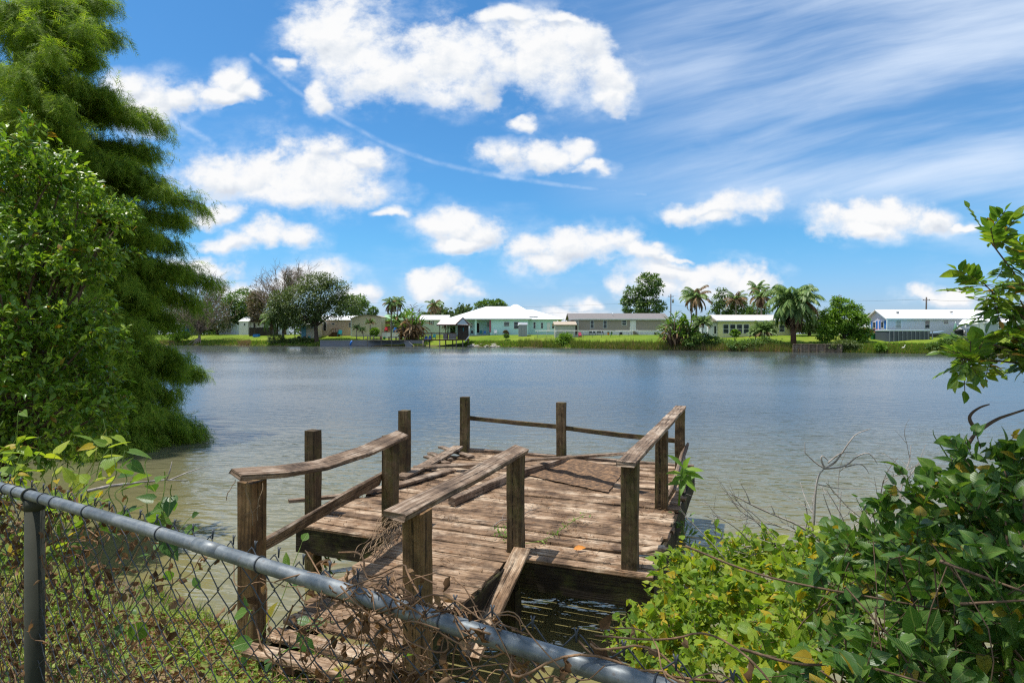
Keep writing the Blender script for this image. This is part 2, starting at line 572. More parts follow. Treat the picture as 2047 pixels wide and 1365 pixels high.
def siding(name, color, pitch=0.2, axis=2, depth=0.35, rough=0.55, var=0.08):
    """lap siding or ribbed sheet: lines across one axis of the object"""
    m, nt = material(name)
    tc = nt.n('ShaderNodeTexCoord').outputs['Object']
    sp = nt.n('ShaderNodeSeparateXYZ', None, Vector=tc)
    fr = nt.m('FRACT', nt.m('DIVIDE', sp.outputs[axis], pitch))
    line = nt.m('SUBTRACT', 1.0, nt.step(fr, 0.0, 0.18))
    n1 = nt.noise(tc, 0.8, 5.0, 0.6)
    f = nt.m('MULTIPLY', nt.m('ADD', 1 - var, nt.m('MULTIPLY', n1, 2 * var)), nt.m('SUBTRACT', 1.0, nt.m('MULTIPLY', line, depth)))
    surface(nt, principled(nt, nt.v('SCALE', color, f), rough, 0.35, bump(nt, fr, 0.4, 0.03)))
    return m


def wood(name, light, mid, dark, moss=None, moss_amt=0.0, rust=0.0, ends=True, along=3.0, across=70.0):
    """weathered timber: grain along the board (first uv axis), cracks, dirt, moss"""
    m, nt = material(name)
    uv = nt.n('ShaderNodeUVMap', dict(uv_map='grain')).outputs[0]
    tc = nt.n('ShaderNodeTexCoord').outputs['Object']
    isl = nt.n('ShaderNodeNewGeometry').outputs['Random Per Island']
    wob = nt.v('ADD', uv, nt.v('SCALE', nt.v('SUBTRACT', nt.noise(uv, 3.0, 2.0, out='Color'), (.5, .5, .5)), 0.02))
    g1 = nt.noise(nt.map(wob, scale=(along, across, 1)), 1.0, 6.0, 0.65)
    g2 = nt.noise(nt.map(wob, scale=(along * 0.5, across * 2.6, 1)), 1.0, 4.0, 0.6)
    blot = nt.noise(tc, 2.3, 5.0, 0.62)
    blot2 = nt.noise(tc, 11.0, 5.0, 0.65)
    crack = nt.step(nt.noise(nt.map(wob, scale=(along * 0.45, across * 0.9, 1)), 1.0, 3.0, 0.5), 0.575, 0.65)
    crack = nt.m('MULTIPLY', crack, nt.step(blot2, 0.35, 0.6))
    tone = nt.m('ADD', nt.m('MULTIPLY', g1, 0.65), nt.m('MULTIPLY', g2, 0.35))
    tone = nt.m('ADD', tone, nt.m('MULTIPLY', nt.m('SUBTRACT', blot, 0.5), 0.75))
    tone = nt.m('ADD', tone, nt.m('MULTIPLY', nt.m('SUBTRACT', isl, 0.5), 0.16))
    col = nt.ramp(tone, (0.28, dark), (0.5, mid), (0.68, light))
    if rust:
        col = nt.mix(nt.m('MULTIPLY', nt.step(nt.noise(tc, 6.0, 6.0, 0.7), 0.55, 0.72), rust), col, (0.17, 0.075, 0.025))
    if moss:
        mk = nt.m('MULTIPLY', nt.step(nt.m('ADD', nt.noise(tc, 4.5, 5.0, 0.65), nt.m('MULTIPLY', nt.m('SUBTRACT', g1, .5), .5)), 0.42, 0.68), moss_amt)
        col = nt.mix(mk, col, moss)
    grime = nt.step(nt.noise(tc, 5.0, 8.0, 0.7), 0.46, 0.64)
    col = nt.mix(nt.m('MULTIPLY', grime, 0.68), col, dark)
    speck = nt.step(nt.noise(tc, 38.0, 5.0, 0.7), 0.60, 0.70)
    col = nt.mix(nt.m('MULTIPLY', speck, 0.55), col, dark)
    col = nt.mix(nt.m('MULTIPLY', crack, 0.85), col, (0.012, 0.009, 0.006))
    h = nt.m('SUBTRACT', tone, nt.m('MULTIPLY', crack, 0.8))
    surface(nt, principled(nt, col, 0.82, 0.22, bump(nt, h, 0.9, 0.012)))
    return m


def leafmat(name, c_dark, c_mid, c_light, trans=0.35, rough=0.42, spec=0.35, accent=None, accent_at=0.96, tint=None, veins=False):
    m, nt = material(name)
    isl = nt.n('ShaderNodeNewGeometry').outputs['Random Per Island']
    tc = nt.n('ShaderNodeTexCoord').outputs['Object']
    big = nt.noise(tc, 0.9, 3.0, 0.5)
    t = nt.m('ADD', nt.m('MULTIPLY', isl, 0.7), nt.m('MULTIPLY', big, 0.3))
    stops = [(0.1, c_dark), (0.5, c_mid), (0.88, c_light)]
    col = nt.ramp(t, *stops)
    if accent:
        col = nt.mix(nt.step(isl, accent_at, accent_at + 0.01), col, accent)
    nrm = None
    if veins:
        uv = nt.n('ShaderNodeSeparateXYZ', None, Vector=nt.n('ShaderNodeUVMap', dict(uv_map='leaf')).outputs[0])
        ax = nt.m('ABSOLUTE', uv.outputs[0])
        rib = nt.m('SUBTRACT', 1.0, nt.step(ax, 0.0, 0.05))
        wv = nt.m('SINE', nt.m('MULTIPLY', nt.m('SUBTRACT', uv.outputs[1], nt.m('MULTIPLY', ax, 0.9)), 42.0))
        side = nt.step(wv, 0.75, 1.0)
        mott = nt.noise(tc, 70.0, 4.0, 0.6)
        col = nt.v('SCALE', col, nt.m('ADD', 0.72, nt.m('MULTIPLY', mott, 0.56)))
        col = nt.mix(nt.m('MAXIMUM', nt.m('MULTIPLY', rib, 0.55), nt.m('MULTIPLY', side, 0.22)), col, (0.30, 0.36, 0.10))
        brown = nt.m('MULTIPLY', nt.step(nt.noise(tc, 26.0, 4.0, 0.65), 0.63, 0.70), nt.step(isl, 0.35, 0.6))
        col = nt.mix(nt.m('MULTIPLY', brown, 0.7), col, (0.20, 0.13, 0.04))
        nrm = bump(nt, nt.m('SUBTRACT', nt.m('MULTIPLY', mott, 0.5), nt.m('MAXIMUM', rib, side)), 0.6, 0.002)
    p = principled(nt, col, rough, spec, nrm)
    tr = nt.n('ShaderNodeBsdfTranslucent', None, Color=nt.mix(1.0, nt.v('SCALE', col, 1.5), tint or (1.0, 1.0, 0.45), 'MULTIPLY')).outputs[0]
    mx = nt.n('ShaderNodeMixShader', None)
    mx.inputs[0].default_value = trans
    nt.t.links.new(p, mx.inputs[1])
    nt.t.links.new(tr, mx.inputs[2])
    surface(nt, mx.outputs[0])
    return m


WOOD_DECK = wood('weathered_deck_timber', (0.54, 0.42, 0.30), (0.27, 0.172, 0.102), (0.05, 0.030, 0.018), rust=0.8, across=40)
WOOD_RAIL = wood('grey_rail_timber', (0.45, 0.36, 0.275), (0.22, 0.15, 0.10), (0.043, 0.029, 0.02), rust=0.35, along=2.5, across=50)
WOOD_POST = wood('mossy_post_timber', (0.25, 0.18, 0.105), (0.115, 0.077, 0.04), (0.032, 0.022, 0.013), moss=(0.07, 0.075, 0.016), moss_amt=0.65, rust=0.3, along=1.6, across=38)
WOOD_POST_BROWN = wood('brown_post_timber', (0.33, 0.20, 0.10), (0.17, 0.095, 0.042), (0.05, 0.03, 0.016), moss=(0.075, 0.075, 0.02), moss_amt=0.35, rust=0.3, along=1.6, across=38)
WOOD_BEAM = wood('shaded_mossy_beam_timber', (0.07, 0.05, 0.03), (0.028, 0.02, 0.013), (0.009, 0.007, 0.005), moss=(0.07, 0.08, 0.016), moss_amt=0.6)  # mossy timber, its colour darkened to deepen the shade under the deck
WOOD_BROWN = wood('stained_brown_timber', (0.17, 0.085, 0.05), (0.11, 0.055, 0.033), (0.05, 0.025, 0.016), along=1, across=12)
WOOD_GREY = wood('far_grey_timber', (0.30, 0.27, 0.22), (0.20, 0.175, 0.14), (0.09, 0.075, 0.06), along=1, across=10)
WOOD_DARKFENCE = wood('dark_fence_timber', (0.09, 0.075, 0.055), (0.055, 0.045, 0.034), (0.025, 0.02, 0.016), along=1, across=8)
WOOD_SEAWALL = wood('seawall_timber', (0.33, 0.27, 0.20), (0.2, 0.15, 0.105), (0.08, 0.06, 0.04), along=1, across=8)


def bark(name, a, b):
    m, nt = material(name)
    tc = nt.n('ShaderNodeTexCoord').outputs['Object']
    n1 = nt.noise(nt.map(tc, scale=(6, 6, 1.5)), 2.0, 6.0, 0.65)
    surface(nt, principled(nt, nt.ramp(n1, (0.3, a), (0.7, b)), 0.85, 0.2, bump(nt, n1, 0.7, 0.03)))
    return m


BARK_DARK = bark('dark_bark', (0.035, 0.026, 0.018), (0.12, 0.09, 0.065))
BARK_GREY = bark('grey_bark', (0.13, 0.11, 0.09), (0.34, 0.30, 0.26))
BARK_TAN = bark('brownish_bare_bark', (0.16, 0.12, 0.095), (0.40, 0.32, 0.26))
BARK_PALE = bark('pale_dead_wood', (0.22, 0.18, 0.15), (0.52, 0.47, 0.43))
BARK_BROWN = bark('brown_stem', (0.07, 0.045, 0.028), (0.20, 0.135, 0.085))
PALM_TRUNK = bark('palm_trunk', (0.12, 0.10, 0.08), (0.33, 0.29, 0.24))
PALM_SKIRT = bark('palm_boot_fibre', (0.055, 0.03, 0.018), (0.2, 0.12, 0.075))

LEAF_CYPRESS = leafmat('cypress_needles', (0.075, 0.155, 0.018), (0.18, 0.29, 0.028), (0.35, 0.43, 0.05), trans=0.5, rough=0.6, spec=0.2)
LEAF_GLOSSY = leafmat('glossy_leaves', (0.06, 0.14, 0.014), (0.145, 0.265, 0.022), (0.31, 0.41, 0.04), trans=0.35, rough=0.36, spec=0.4, accent=(0.24, 0.14, 0.02), accent_at=0.972)
LEAF_VINE = leafmat('vine_leaves', (0.036, 0.1, 0.018), (0.078, 0.175, 0.027), (0.16, 0.26, 0.038), trans=0.4, rough=0.38, spec=0.4, accent=(0.34, 0.24, 0.02), accent_at=0.95, veins=True)  # darker copy: shade of the corner heap is put into the colour
LEAF_VINE_SUN = leafmat('sunlit_vine_leaves', (0.1, 0.2, 0.025), (0.23, 0.34, 0.028), (0.42, 0.45, 0.04), trans=0.45, rough=0.45, spec=0.3, accent=(0.50, 0.36, 0.02), accent_at=0.90, veins=True)  # lit copy of the vine leaves: sunlight put into the paler, yellower colour
LEAF_SPRIG = leafmat('sprig_leaflets', (0.06, 0.15, 0.02), (0.14, 0.26, 0.025), (0.28, 0.37, 0.035), trans=0.42, rough=0.35, spec=0.4, accent=(0.38, 0.2, 0.03), accent_at=0.96, veins=True)
LEAF_DEAD = leafmat('dead_leaves', (0.075, 0.042, 0.02), (0.17, 0.10, 0.05), (0.32, 0.21, 0.12), trans=0.25, rough=0.8, spec=0.1, tint=(1, .8, .5))
LEAF_OAK = leafmat('oak_leaves', (0.047, 0.083, 0.025), (0.096, 0.144, 0.040), (0.167, 0.208, 0.064), trans=0.28, rough=0.5)
LEAF_MID = leafmat('mid_green_leaves', (0.049, 0.105, 0.022), (0.098, 0.182, 0.035), (0.168, 0.266, 0.056), trans=0.3, rough=0.5)
LEAF_BRIGHT = leafmat('bright_green_leaves', (0.069, 0.156, 0.015), (0.138, 0.263, 0.025), (0.237, 0.362, 0.037), trans=0.35, rough=0.5)
LEAF_FIG = leafmat('round_grey_green_leaves', (0.052, 0.103, 0.034), (0.103, 0.178, 0.052), (0.196, 0.276, 0.086), trans=0.3, rough=0.4)
LEAF_BROWNISH = leafmat('sparse_brown_leaves', (0.10, 0.085, 0.05), (0.17, 0.14, 0.09), (0.26, 0.21, 0.15), trans=0.2, rough=0.7, spec=0.1)
LEAF_MISTLE = leafmat('mistletoe_leaves', (0.05, 0.06, 0.02), (0.08, 0.09, 0.03), (0.12, 0.12, 0.05), trans=0.2)
LEAF_PALM = leafmat('palm_leaflets', (0.066, 0.140, 0.037), (0.140, 0.244, 0.056), (0.281, 0.375, 0.104), trans=0.3, rough=0.4)
LEAF_PALM_DRY = leafmat('dry_palm_leaflets', (0.10, 0.07, 0.035), (0.24, 0.155, 0.08), (0.38, 0.27, 0.16), trans=0.2, rough=0.7, spec=0.1, tint=(1, .8, .5))
LEAF_PADDLE = leafmat('paddle_leaves', (0.050, 0.112, 0.025), (0.106, 0.213, 0.037), (0.213, 0.312, 0.062), trans=0.3, rough=0.35)
LEAF_REED = leafmat('reed_blades', (0.07, 0.12, 0.02), (0.16, 0.22, 0.04), (0.30, 0.27, 0.09), trans=0.3, rough=0.6, spec=0.2)
LEAF_REED_DRY = leafmat('dry_reed_blades', (0.16, 0.11, 0.05), (0.30, 0.21, 0.11), (0.42, 0.32, 0.19), trans=0.25, rough=0.7, spec=0.1, tint=(1, .85, .6))
LEAF_GRASS = leafmat('grass_blades', (0.06, 0.14, 0.015), (0.13, 0.25, 0.025), (0.26, 0.34, 0.05), trans=0.4, rough=0.5, spec=0.25, accent=(0.38, 0.28, 0.13), accent_at=0.85)
LEAF_FAR = leafmat('far_treeline_leaves', (0.052, 0.091, 0.033), (0.085, 0.130, 0.046), (0.130, 0.182, 0.065), trans=0.25, rough=0.6, spec=0.15)

GALV = plain('galvanised_steel', (0.30, 0.335, 0.36), 0.38, 0.5, 0.22, 9.0, metal=0.55)
RAIL = None
WIRE = plain('weathered_wire', (0.07, 0.078, 0.088), 0.5, 0.4, 0.3, 8.0, metal=0.4)
WHITE = plain('white_paint', (0.78, 0.78, 0.77), 0.5)
TRIM = plain('white_trim', (0.74, 0.76, 0.77), 0.5)
ROOF_WHITE = siding('white_metal_roof', (0.80, 0.80, 0.79), 0.45, 0, 0.10, 0.4)
ROOF_CREAM = siding('cream_ribbed_roof', (0.60, 0.555, 0.51), 0.55, 0, 0.32, 0.5)
ROOF_GREY = plain('grey_shingle_roof', (0.20, 0.185, 0.18), 0.85, 0.2, 0.2, 1.5)
ROOF_TAN = plain('tan_roof', (0.42, 0.35, 0.27), 0.8, 0.2, 0.2, 1.2)
ROOF_GREEN = plain('green_metal_roof', (0.26, 0.44, 0.24), 0.5)
ROOF_BROWN = plain('brown_roof', (0.22, 0.16, 0.125), 0.8)
WALL_TEAL = plain('pale_teal_wall', (0.54, 0.80, 0.80), 0.7, 0.25, 0.05)
WALL_PALEGREEN = siding('pale_green_siding', (0.58, 0.66, 0.56), 0.25)
WALL_TAUPE = plain('taupe_wall', (0.36, 0.305, 0.275), 0.75, 0.2, 0.07)
WALL_YELLOW = siding('pale_yellow_green_siding', (0.78, 0.74, 0.42), 0.3, 2, 0.14)
WALL_BLUEGREY = siding('blue_grey_siding', (0.62, 0.64, 0.76), 0.22, 2, 0.12)
WALL_BLUE = siding('slate_blue_siding', (0.36, 0.42, 0.52), 0.22, 2, 0.15)
WALL_BEIGE = siding('beige_siding', (0.72, 0.62, 0.47), 0.3, 2, 0.2)
WALL_PINKBEIGE = siding('pinkish_beige_siding', (0.64, 0.5, 0.4), 0.3, 2, 0.15)
WALL_WHITE = siding('white_siding', (0.8, 0.8, 0.82), 0.24, 2, 0.16)
WALL_OLDWHITE = siding('peeling_white_boards', (0.46, 0.47, 0.40), 0.25, 2, 0.3, var=0.3)
PLASTIC_GREY = siding('grey_plastic_panels', (0.30, 0.32, 0.35), 0.3, 0, 0.2)
GLASS = plain('window_glass', (0.045, 0.055, 0.065), 0.08, 0.6, 0.3, 0.8)
BLIND = plain('window_blind', (0.34, 0.36, 0.36), 0.5)
DARK = plain('dark_interior', (0.03, 0.027, 0.025), 0.8)
BLACK = plain('black_plastic', (0.025, 0.025, 0.028), 0.45)
POOL = plain('grey_pool_panels', (0.075, 0.09, 0.11), 0.5)
BLUE = plain('bright_blue_plastic', (0.02, 0.17, 0.55), 0.45)
TEALP = plain('teal_plastic', (0.02, 0.28, 0.32), 0.45)
RED = plain('red_plastic', (0.50, 0.03, 0.04), 0.45)
GREENP = plain('green_plastic', (0.02, 0.16, 0.06), 0.5)
PINK = plain('pink_plastic', (0.6, 0.10, 0.16), 0.5)
ORANGE = plain('orange_plastic', (0.6, 0.15, 0.04), 0.5)
CONCRETE = plain('weathered_concrete', (0.36, 0.35, 0.34), 0.85, 0.2, 0.25, 1.5)
SEAWALL_GREY = plain('grey_blue_seawall', (0.22, 0.23, 0.25), 0.8, 0.2, 0.2, 1.0)
ROCK = plain('pale_rock', (0.46, 0.42, 0.37), 0.85, 0.2, 0.2, 2.0, bumpy=0.6)
CREOSOTE = plain('utility_pole_timber', (0.10, 0.085, 0.075), 0.85, 0.2, 0.2)
UMBRELLA = plain('green_umbrella_cloth', (0.10, 0.22, 0.17), 0.8)
DUCK = plain('white_feathers', (0.75, 0.74, 0.70), 0.7)
STRIPE = plain('flag_cloth', (0.34, 0.10, 0.14), 0.8)

# the fence rail: dull zinc with dirt, scratches and dark stains
mr, nt = material('dull_galvanised_pipe')
tc = nt.n('ShaderNodeTexCoord').outputs['Object']
uvn = nt.n('ShaderNodeUVMap', dict(uv_map='grain')).outputs[0]
n1 = nt.noise(tc, 10, 6, .65)
n2 = nt.noise(nt.map(uvn, scale=(3, 60, 1)), 1.0, 5, .6)
n3 = nt.noise(tc, 60, 4, .6)
f_ = nt.m('ADD', nt.m('MULTIPLY', n1, .5), nt.m('ADD', nt.m('MULTIPLY', n2, .3), nt.m('MULTIPLY', n3, .2)))
colp = nt.ramp(f_, (.3, (.05, .06, .067)), (.47, (.13, .15, .165)), (.66, (.33, .345, .345)))
colp = nt.mix(nt.m('MULTIPLY', nt.step(n3, .60, .72), .5), colp, (.10, .06, .035))
surface(nt, principled(nt, colp, nt.m('ADD', .36, nt.m('MULTIPLY', n1, .25)), .45, bump(nt, n3, .25, .002), .35))
RAIL = mr
POST_OLD = plain('dark_weathered_steel', (0.045, 0.047, 0.034), 0.75, 0.3, 0.35, 14.0, metal=0.2)
# ---------------------------------------------------------------- land: near bank, lake bed, far bank as one sheet
NB = np.array([0.481, 0.877])                     # across the near shore, towards the water
SHORE = [(-60, 170), (-40, 168), (160, 165), (300, 160), (400, 157), (560, 150), (700, 148), (850, 146), (950, 141), (1100, 131), (1300, 114), (1500, 103), (1700, 96), (1900, 88.5), (2047, 84), (2300, 78)]
SX = np.array([(u - CU) / F for u, y in SHORE])
SY = np.array([y for u, y in SHORE], float)


def shore_y(az):
    return np.interp(az, SX, SY)


def smooth(x, a, b):
    t = np.clip((x - a) / (b - a), 0, 1)
    return t * t * (3 - 2 * t)


def wobble(x, y, s):
    return np.sin(x * 1.7 * s + 0.3) * np.cos(y * 1.3 * s + 1.1) + 0.5 * np.sin(x * 3.9 * s + y * 2.7 * s + 2.0)


def land_z(x, y):
    x, y = np.asarray(x, float), np.asarray(y, float)
    d = x * NB[0] + y * NB[1] + 0.12 * wobble(x, y, 0.8)
    near = np.interp(d, [-1e4, -20, -3, 0.3, 1.0, 1.8, 3.2, 3.9, 4.5, 6.5, 11, 1e4], [1.9, 1.9, 1.5, 1.36, 1.2, 0.98, 0.42, 0.03, -0.18, -0.6, -1.3, -1.3])
    near = near + 2.0 * np.exp(-(((x + 17) / 3.6) ** 2 + ((y - 16.5) / 4.0) ** 2)) + 1.2 * np.exp(-(((x + 8.6) / 2.2) ** 2 + ((y - 6.2) / 2.2) ** 2))
    az = x / np.maximum(y, 0.5)
    t = np.where(y > 20, y - shore_y(az), -100) + 0.35 * wobble(x, y, 0.25)
    far = np.interp(t, [-1e4, -6, 0, 0.7, 2.5, 8, 17, 40, 1e5], [-1.3, -1.3, 0, 0.45, 0.95, 1.9, 2.75, 2.85, 2.85])
    far = far - 2.6 * smooth(y, 900, 3000)
    z = np.maximum(near, far)
    return z + 0.02 * wobble(x, y, 3.0) * (z > 0)


def ground_at(x, y):
    return float(land_z(x, y))


radii = np.concatenate([np.linspace(0.15, 9, 70), np.geomspace(9.3, 70, 50), np.linspace(72, 215, 150), np.geomspace(220, 3500, 30)])
azs = np.concatenate([np.linspace(-62, 62, 340), np.linspace(64, 296, 60)])
A, R = np.meshgrid(np.radians(azs), radii)
GX, GY = R * np.sin(A), R * np.cos(A)
GZ = land_z(GX, GY)
nr, na = R.shape
GV = np.stack([GX, GY, GZ], -1).reshape(-1, 3)
idx = np.arange(nr * na).reshape(nr, na)
nxt = np.roll(idx, -1, axis=1)
GF = np.stack([idx[:-1], idx[1:], nxt[1:], nxt[:-1]], -1).reshape(-1, 4)

m, nt = material('ground_turf_and_litter')
tc = nt.n('ShaderNodeTexCoord').outputs['Object']
sp = nt.n('ShaderNodeSeparateXYZ', None, Vector=tc)
far_mask = nt.step(sp.outputs[1], 40, 60)
b1, b2, b3 = nt.noise(tc, 0.12, 5, 0.6), nt.noise(tc, 0.9, 6, 0.65), nt.noise(tc, 9.0, 6, 0.7)
mow = nt.noise(nt.map(tc, scale=(0.05, 0.9, 1)), 1.0, 3, 0.5)
turf = nt.ramp(nt.m('ADD', nt.m('ADD', nt.m('MULTIPLY', b1, .45), nt.m('MULTIPLY', b2, .35)), nt.m('MULTIPLY', mow, .2)),
               (0.34, (0.075, 0.135, 0.010)), (0.5, (0.13, 0.195, 0.014)), (0.64, (0.23, 0.25, 0.035)))
litter = nt.ramp(nt.noise(tc, 24, 8, 0.72), (0.3, (0.07, 0.045, 0.022)), (0.5, (0.20, 0.135, 0.07)), (0.7, (0.36, 0.26, 0.15)))
nearc = nt.mix(nt.step(b2, 0.44, 0.56), litter, (0.11, 0.17, 0.025))
colr = nt.mix(far_mask, nearc, turf)
wet = nt.m('SUBTRACT', 1.0, nt.step(sp.outputs[2], 0.02, 0.45))
mud = nt.ramp(b3, (0.3, (0.06, 0.045, 0.028)), (0.7, (0.17, 0.13, 0.08)))
colr = nt.mix(wet, colr, mud)
surface(nt, principled(nt, colr, 0.9, 0.15, bump(nt, b3, 0.6, 0.03)))
npmesh('ground', GV, [GF], m, smooth=True, kind='structure')

# ---------------------------------------------------------------- water
m, nt = material('murky_lake_water')
tc = nt.n('ShaderNodeTexCoord').outputs['Object']
wind = nt.noise(nt.map(tc, scale=(0.03, 0.06, 1)), 1.0, 4, 0.55)
rot = nt.map(tc, rot=(0, 0, math.radians(9)))
w1 = nt.noise(nt.map(rot, scale=(1.5, 2.9, 1)), 1.0, 2.0, 0.5, 0.35)
w2 = nt.noise(nt.map(rot, scale=(2.6, 6.0, 1), rot=(0, 0, 0.2)), 1.0, 3.0, 0.5, 0.2)
w3 = nt.noise(nt.map(rot, scale=(7, 13, 1), rot=(0, 0, -0.25)), 1.0, 2.0, 0.5)
hgt = nt.m('ADD', nt.m('MULTIPLY', w1, 0.085), nt.m('ADD', nt.m('MULTIPLY', w2, 0.022), nt.m('MULTIPLY', w3, 0.004)))
sy = nt.n('ShaderNodeSeparateXYZ', None, Vector=tc).outputs[1]
off = nt.step(sy, 1, 24)
hgt = nt.m('MULTIPLY', nt.m('MULTIPLY', hgt, nt.m('ADD', 0.5, nt.m('MULTIPLY', nt.step(wind, 0.36, 0.62), 0.85))), nt.m('SUBTRACT', 1.35, nt.m('MULTIPLY', off, 1.05)))
patch = nt.noise(tc, 0.25, 5, 0.6)
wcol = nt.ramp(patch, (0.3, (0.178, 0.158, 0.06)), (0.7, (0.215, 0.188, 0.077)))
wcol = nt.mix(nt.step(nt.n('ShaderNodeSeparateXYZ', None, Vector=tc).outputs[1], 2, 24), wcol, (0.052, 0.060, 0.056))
b = nt.n('ShaderNodeBsdfPrincipled')
nt.put(b.inputs['Base Color'], wcol)
nt.put(b.inputs['Roughness'], nt.m('ADD', 0.04, nt.m('MULTIPLY', off, nt.m('ADD', 0.04, nt.m('MULTIPLY', wind, 0.16)))))
nt.put(b.inputs['IOR'], 1.48)
nt.put(b.inputs['Specular IOR Level'], 0.5)
sx = nt.n('ShaderNodeSeparateXYZ', None, Vector=tc).outputs[0]
lee = nt.step(nt.m('MAXIMUM', sy, nt.m('ADD', sy, nt.m('MULTIPLY', sx, 0.5))), 78, 108)      # sheltered calmer water under the far bank
lean = nt.n('ShaderNodeCombineXYZ', None, X=0.0, Y=nt.m('MULTIPLY', off, nt.m('ADD', -0.07, nt.m('MULTIPLY', lee, 0.058))), Z=0.0).outputs[0]   # wind waves show their steeper face to this shore
nt.put(b.inputs['Normal'], nt.v('NORMALIZE', nt.v('ADD', bump(nt, hgt, 1.0, 1.0), lean)))
surface(nt, b.outputs[0])
WATER = m
NW = 60
gx, gy = np.meshgrid(np.linspace(-170, 150, NW), np.linspace(-8, 190, NW))
WV = np.stack([gx, gy, np.zeros_like(gx)], -1).reshape(-1, 3)
ii = np.arange(NW * NW).reshape(NW, NW)
WF = np.stack([ii[:-1, :-1], ii[:-1, 1:], ii[1:, 1:], ii[1:, :-1]], -1).reshape(-1, 4)
npmesh('lake_water', WV, [WF], WATER, smooth=True, kind='structure')
# ---------------------------------------------------------------- the old dock
E1, E2 = Vector((.931, -.365, 0)), Vector((.365, .931, 0))
FL = Vector((-2.416, 6.70, 0))
DZ = 0.83


def dk(a, b, z=DZ):
    return FL + E1 * a + E2 * b + Vector((0, 0, z))


dock = thing('dock', 'derelict weathered wooden dock with leaning rails reaching into the lake', 'dock', dk(1.9, 0, 0))
deck = MB()
b_ = 0.07
k = 0
while b_ < 4.55:
    wv = 0.138 + random.uniform(-.006, .006)
    a0 = random.uniform(-.06, .03)
    a1 = 3.92 + random.uniform(-.05, .03)
    dz = random.uniform(-.006, .006)
    tilt = random.uniform(-.008, .008)
    if b_ > 3.0:
        a0 += random.uniform(-.28, .15)
        tilt += random.uniform(-.03, .02)
    p0, p1 = dk(a0, b_ + random.uniform(-.012, .012), DZ - .019 + dz + tilt), dk(a1, b_ + random.uniform(-.012, .012), DZ - .019 + dz - tilt)
    mid = (p0 + p1) / 2 + Vector((0, 0, random.uniform(-.006, .004)))
    if k == 3:                                     # the broken, lifted end by the front corner post
        p1 = dk(3.62, b_, DZ + 0.0)
        deck.board([dk(3.5, b_ - .02, DZ - .05), dk(3.72, b_ - .02, DZ + .02), dk(3.95, b_ + .03, DZ + .07)], wv * .8, .03, seg=6, ragged=.05)
    deck.board([p0, mid, p1], wv, .038, seg=16, jit=.003, cham=.008, ragged=.012)
    b_ += wv + random.uniform(.006, .014)
    k += 1
deck.build('decking', WOOD_DECK, dock)
gang = MB()
b_ = -0.07
n = 0
while b_ > -2.2:
    t = -b_ / 2.0
    wv = 0.14 + random.uniform(-.006, .006)
    gap = random.uniform(.008, .016)
    if n == 11:
        gap = .07
    if n == 12:
        gap = .06
    dz = random.uniform(-.006, .006) - (.02 if n > 11 else 0)
    a0, a1 = 1.26 + .24 * t + random.uniform(-.03, .03), 2.58 + random.uniform(-.02, .02)
    gang.board([dk(a0, b_ + random.uniform(-.02, .02), DZ - .03 + dz), dk(a1, b_ + random.uniform(-.02, .02), DZ - .03 + dz)], wv, .038, seg=10, cham=.008, ragged=.015)
    b_ -= wv + gap
    n += 1
gang.build('gangway', WOOD_DECK, dock)
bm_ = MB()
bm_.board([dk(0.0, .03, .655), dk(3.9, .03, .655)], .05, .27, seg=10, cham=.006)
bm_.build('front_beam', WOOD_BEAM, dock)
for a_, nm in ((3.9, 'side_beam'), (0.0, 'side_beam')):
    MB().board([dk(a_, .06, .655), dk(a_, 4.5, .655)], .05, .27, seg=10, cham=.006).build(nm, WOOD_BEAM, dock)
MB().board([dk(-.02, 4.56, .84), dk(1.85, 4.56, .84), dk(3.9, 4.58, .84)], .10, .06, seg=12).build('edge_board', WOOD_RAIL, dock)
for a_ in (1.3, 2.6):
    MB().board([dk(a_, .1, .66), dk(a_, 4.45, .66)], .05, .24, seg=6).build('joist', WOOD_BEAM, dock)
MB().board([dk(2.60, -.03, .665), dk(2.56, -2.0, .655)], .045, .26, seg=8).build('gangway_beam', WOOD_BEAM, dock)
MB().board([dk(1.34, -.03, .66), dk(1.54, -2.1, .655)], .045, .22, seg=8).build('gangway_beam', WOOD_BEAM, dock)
PW = 0.145
TOP = 1.80
posts = {}


def post(key, a, b, top, foot, mat=WOOD_POST, lean=(0, 0), w_=PW):
    p0, p1 = dk(a, b, foot), dk(a + lean[0], b + lean[1], top)
    MB().board([p0, p0.lerp(p1, .5), p1], w_, w_, up=E2, seg=14, jit=.003, cham=.010, ragged=.004).build('post', mat, dock)
    posts[key] = (a, b, top)


def at_dk(u, v, z):
    q = PZ(u, v, z) - FL
    return q.dot(E1), q.dot(E2)


post('A', -.09, 4.50, 1.81, -.9)
post('B', 1.75, 4.45, 1.79, -.9)
post('C', 3.72, 4.30, 1.77, -.9)
post('D', 3.72, 2.14, 1.765, -.9)
post('E', 3.70, .13, 1.785, .6)
post('F', 2.58, .14, 1.787, .6)
post('G', 1.03, .32, 1.835, -.9)
post('H', -.09, .40, 1.814, -.9)
post('I', -.09, 2.434, 1.81, -.9)
post('J', 1.12, -1.76, 1.815, .2, WOOD_POST_BROWN, w_=.155)
post('K', 2.69, -1.93, 1.80, .2, WOOD_POST_BROWN, w_=.15)
post('pile', 2.6, -.02, .53, -.9, WOOD_BEAM)
post('pile', 3.75, .12, .53, -.9, WOOD_BEAM)
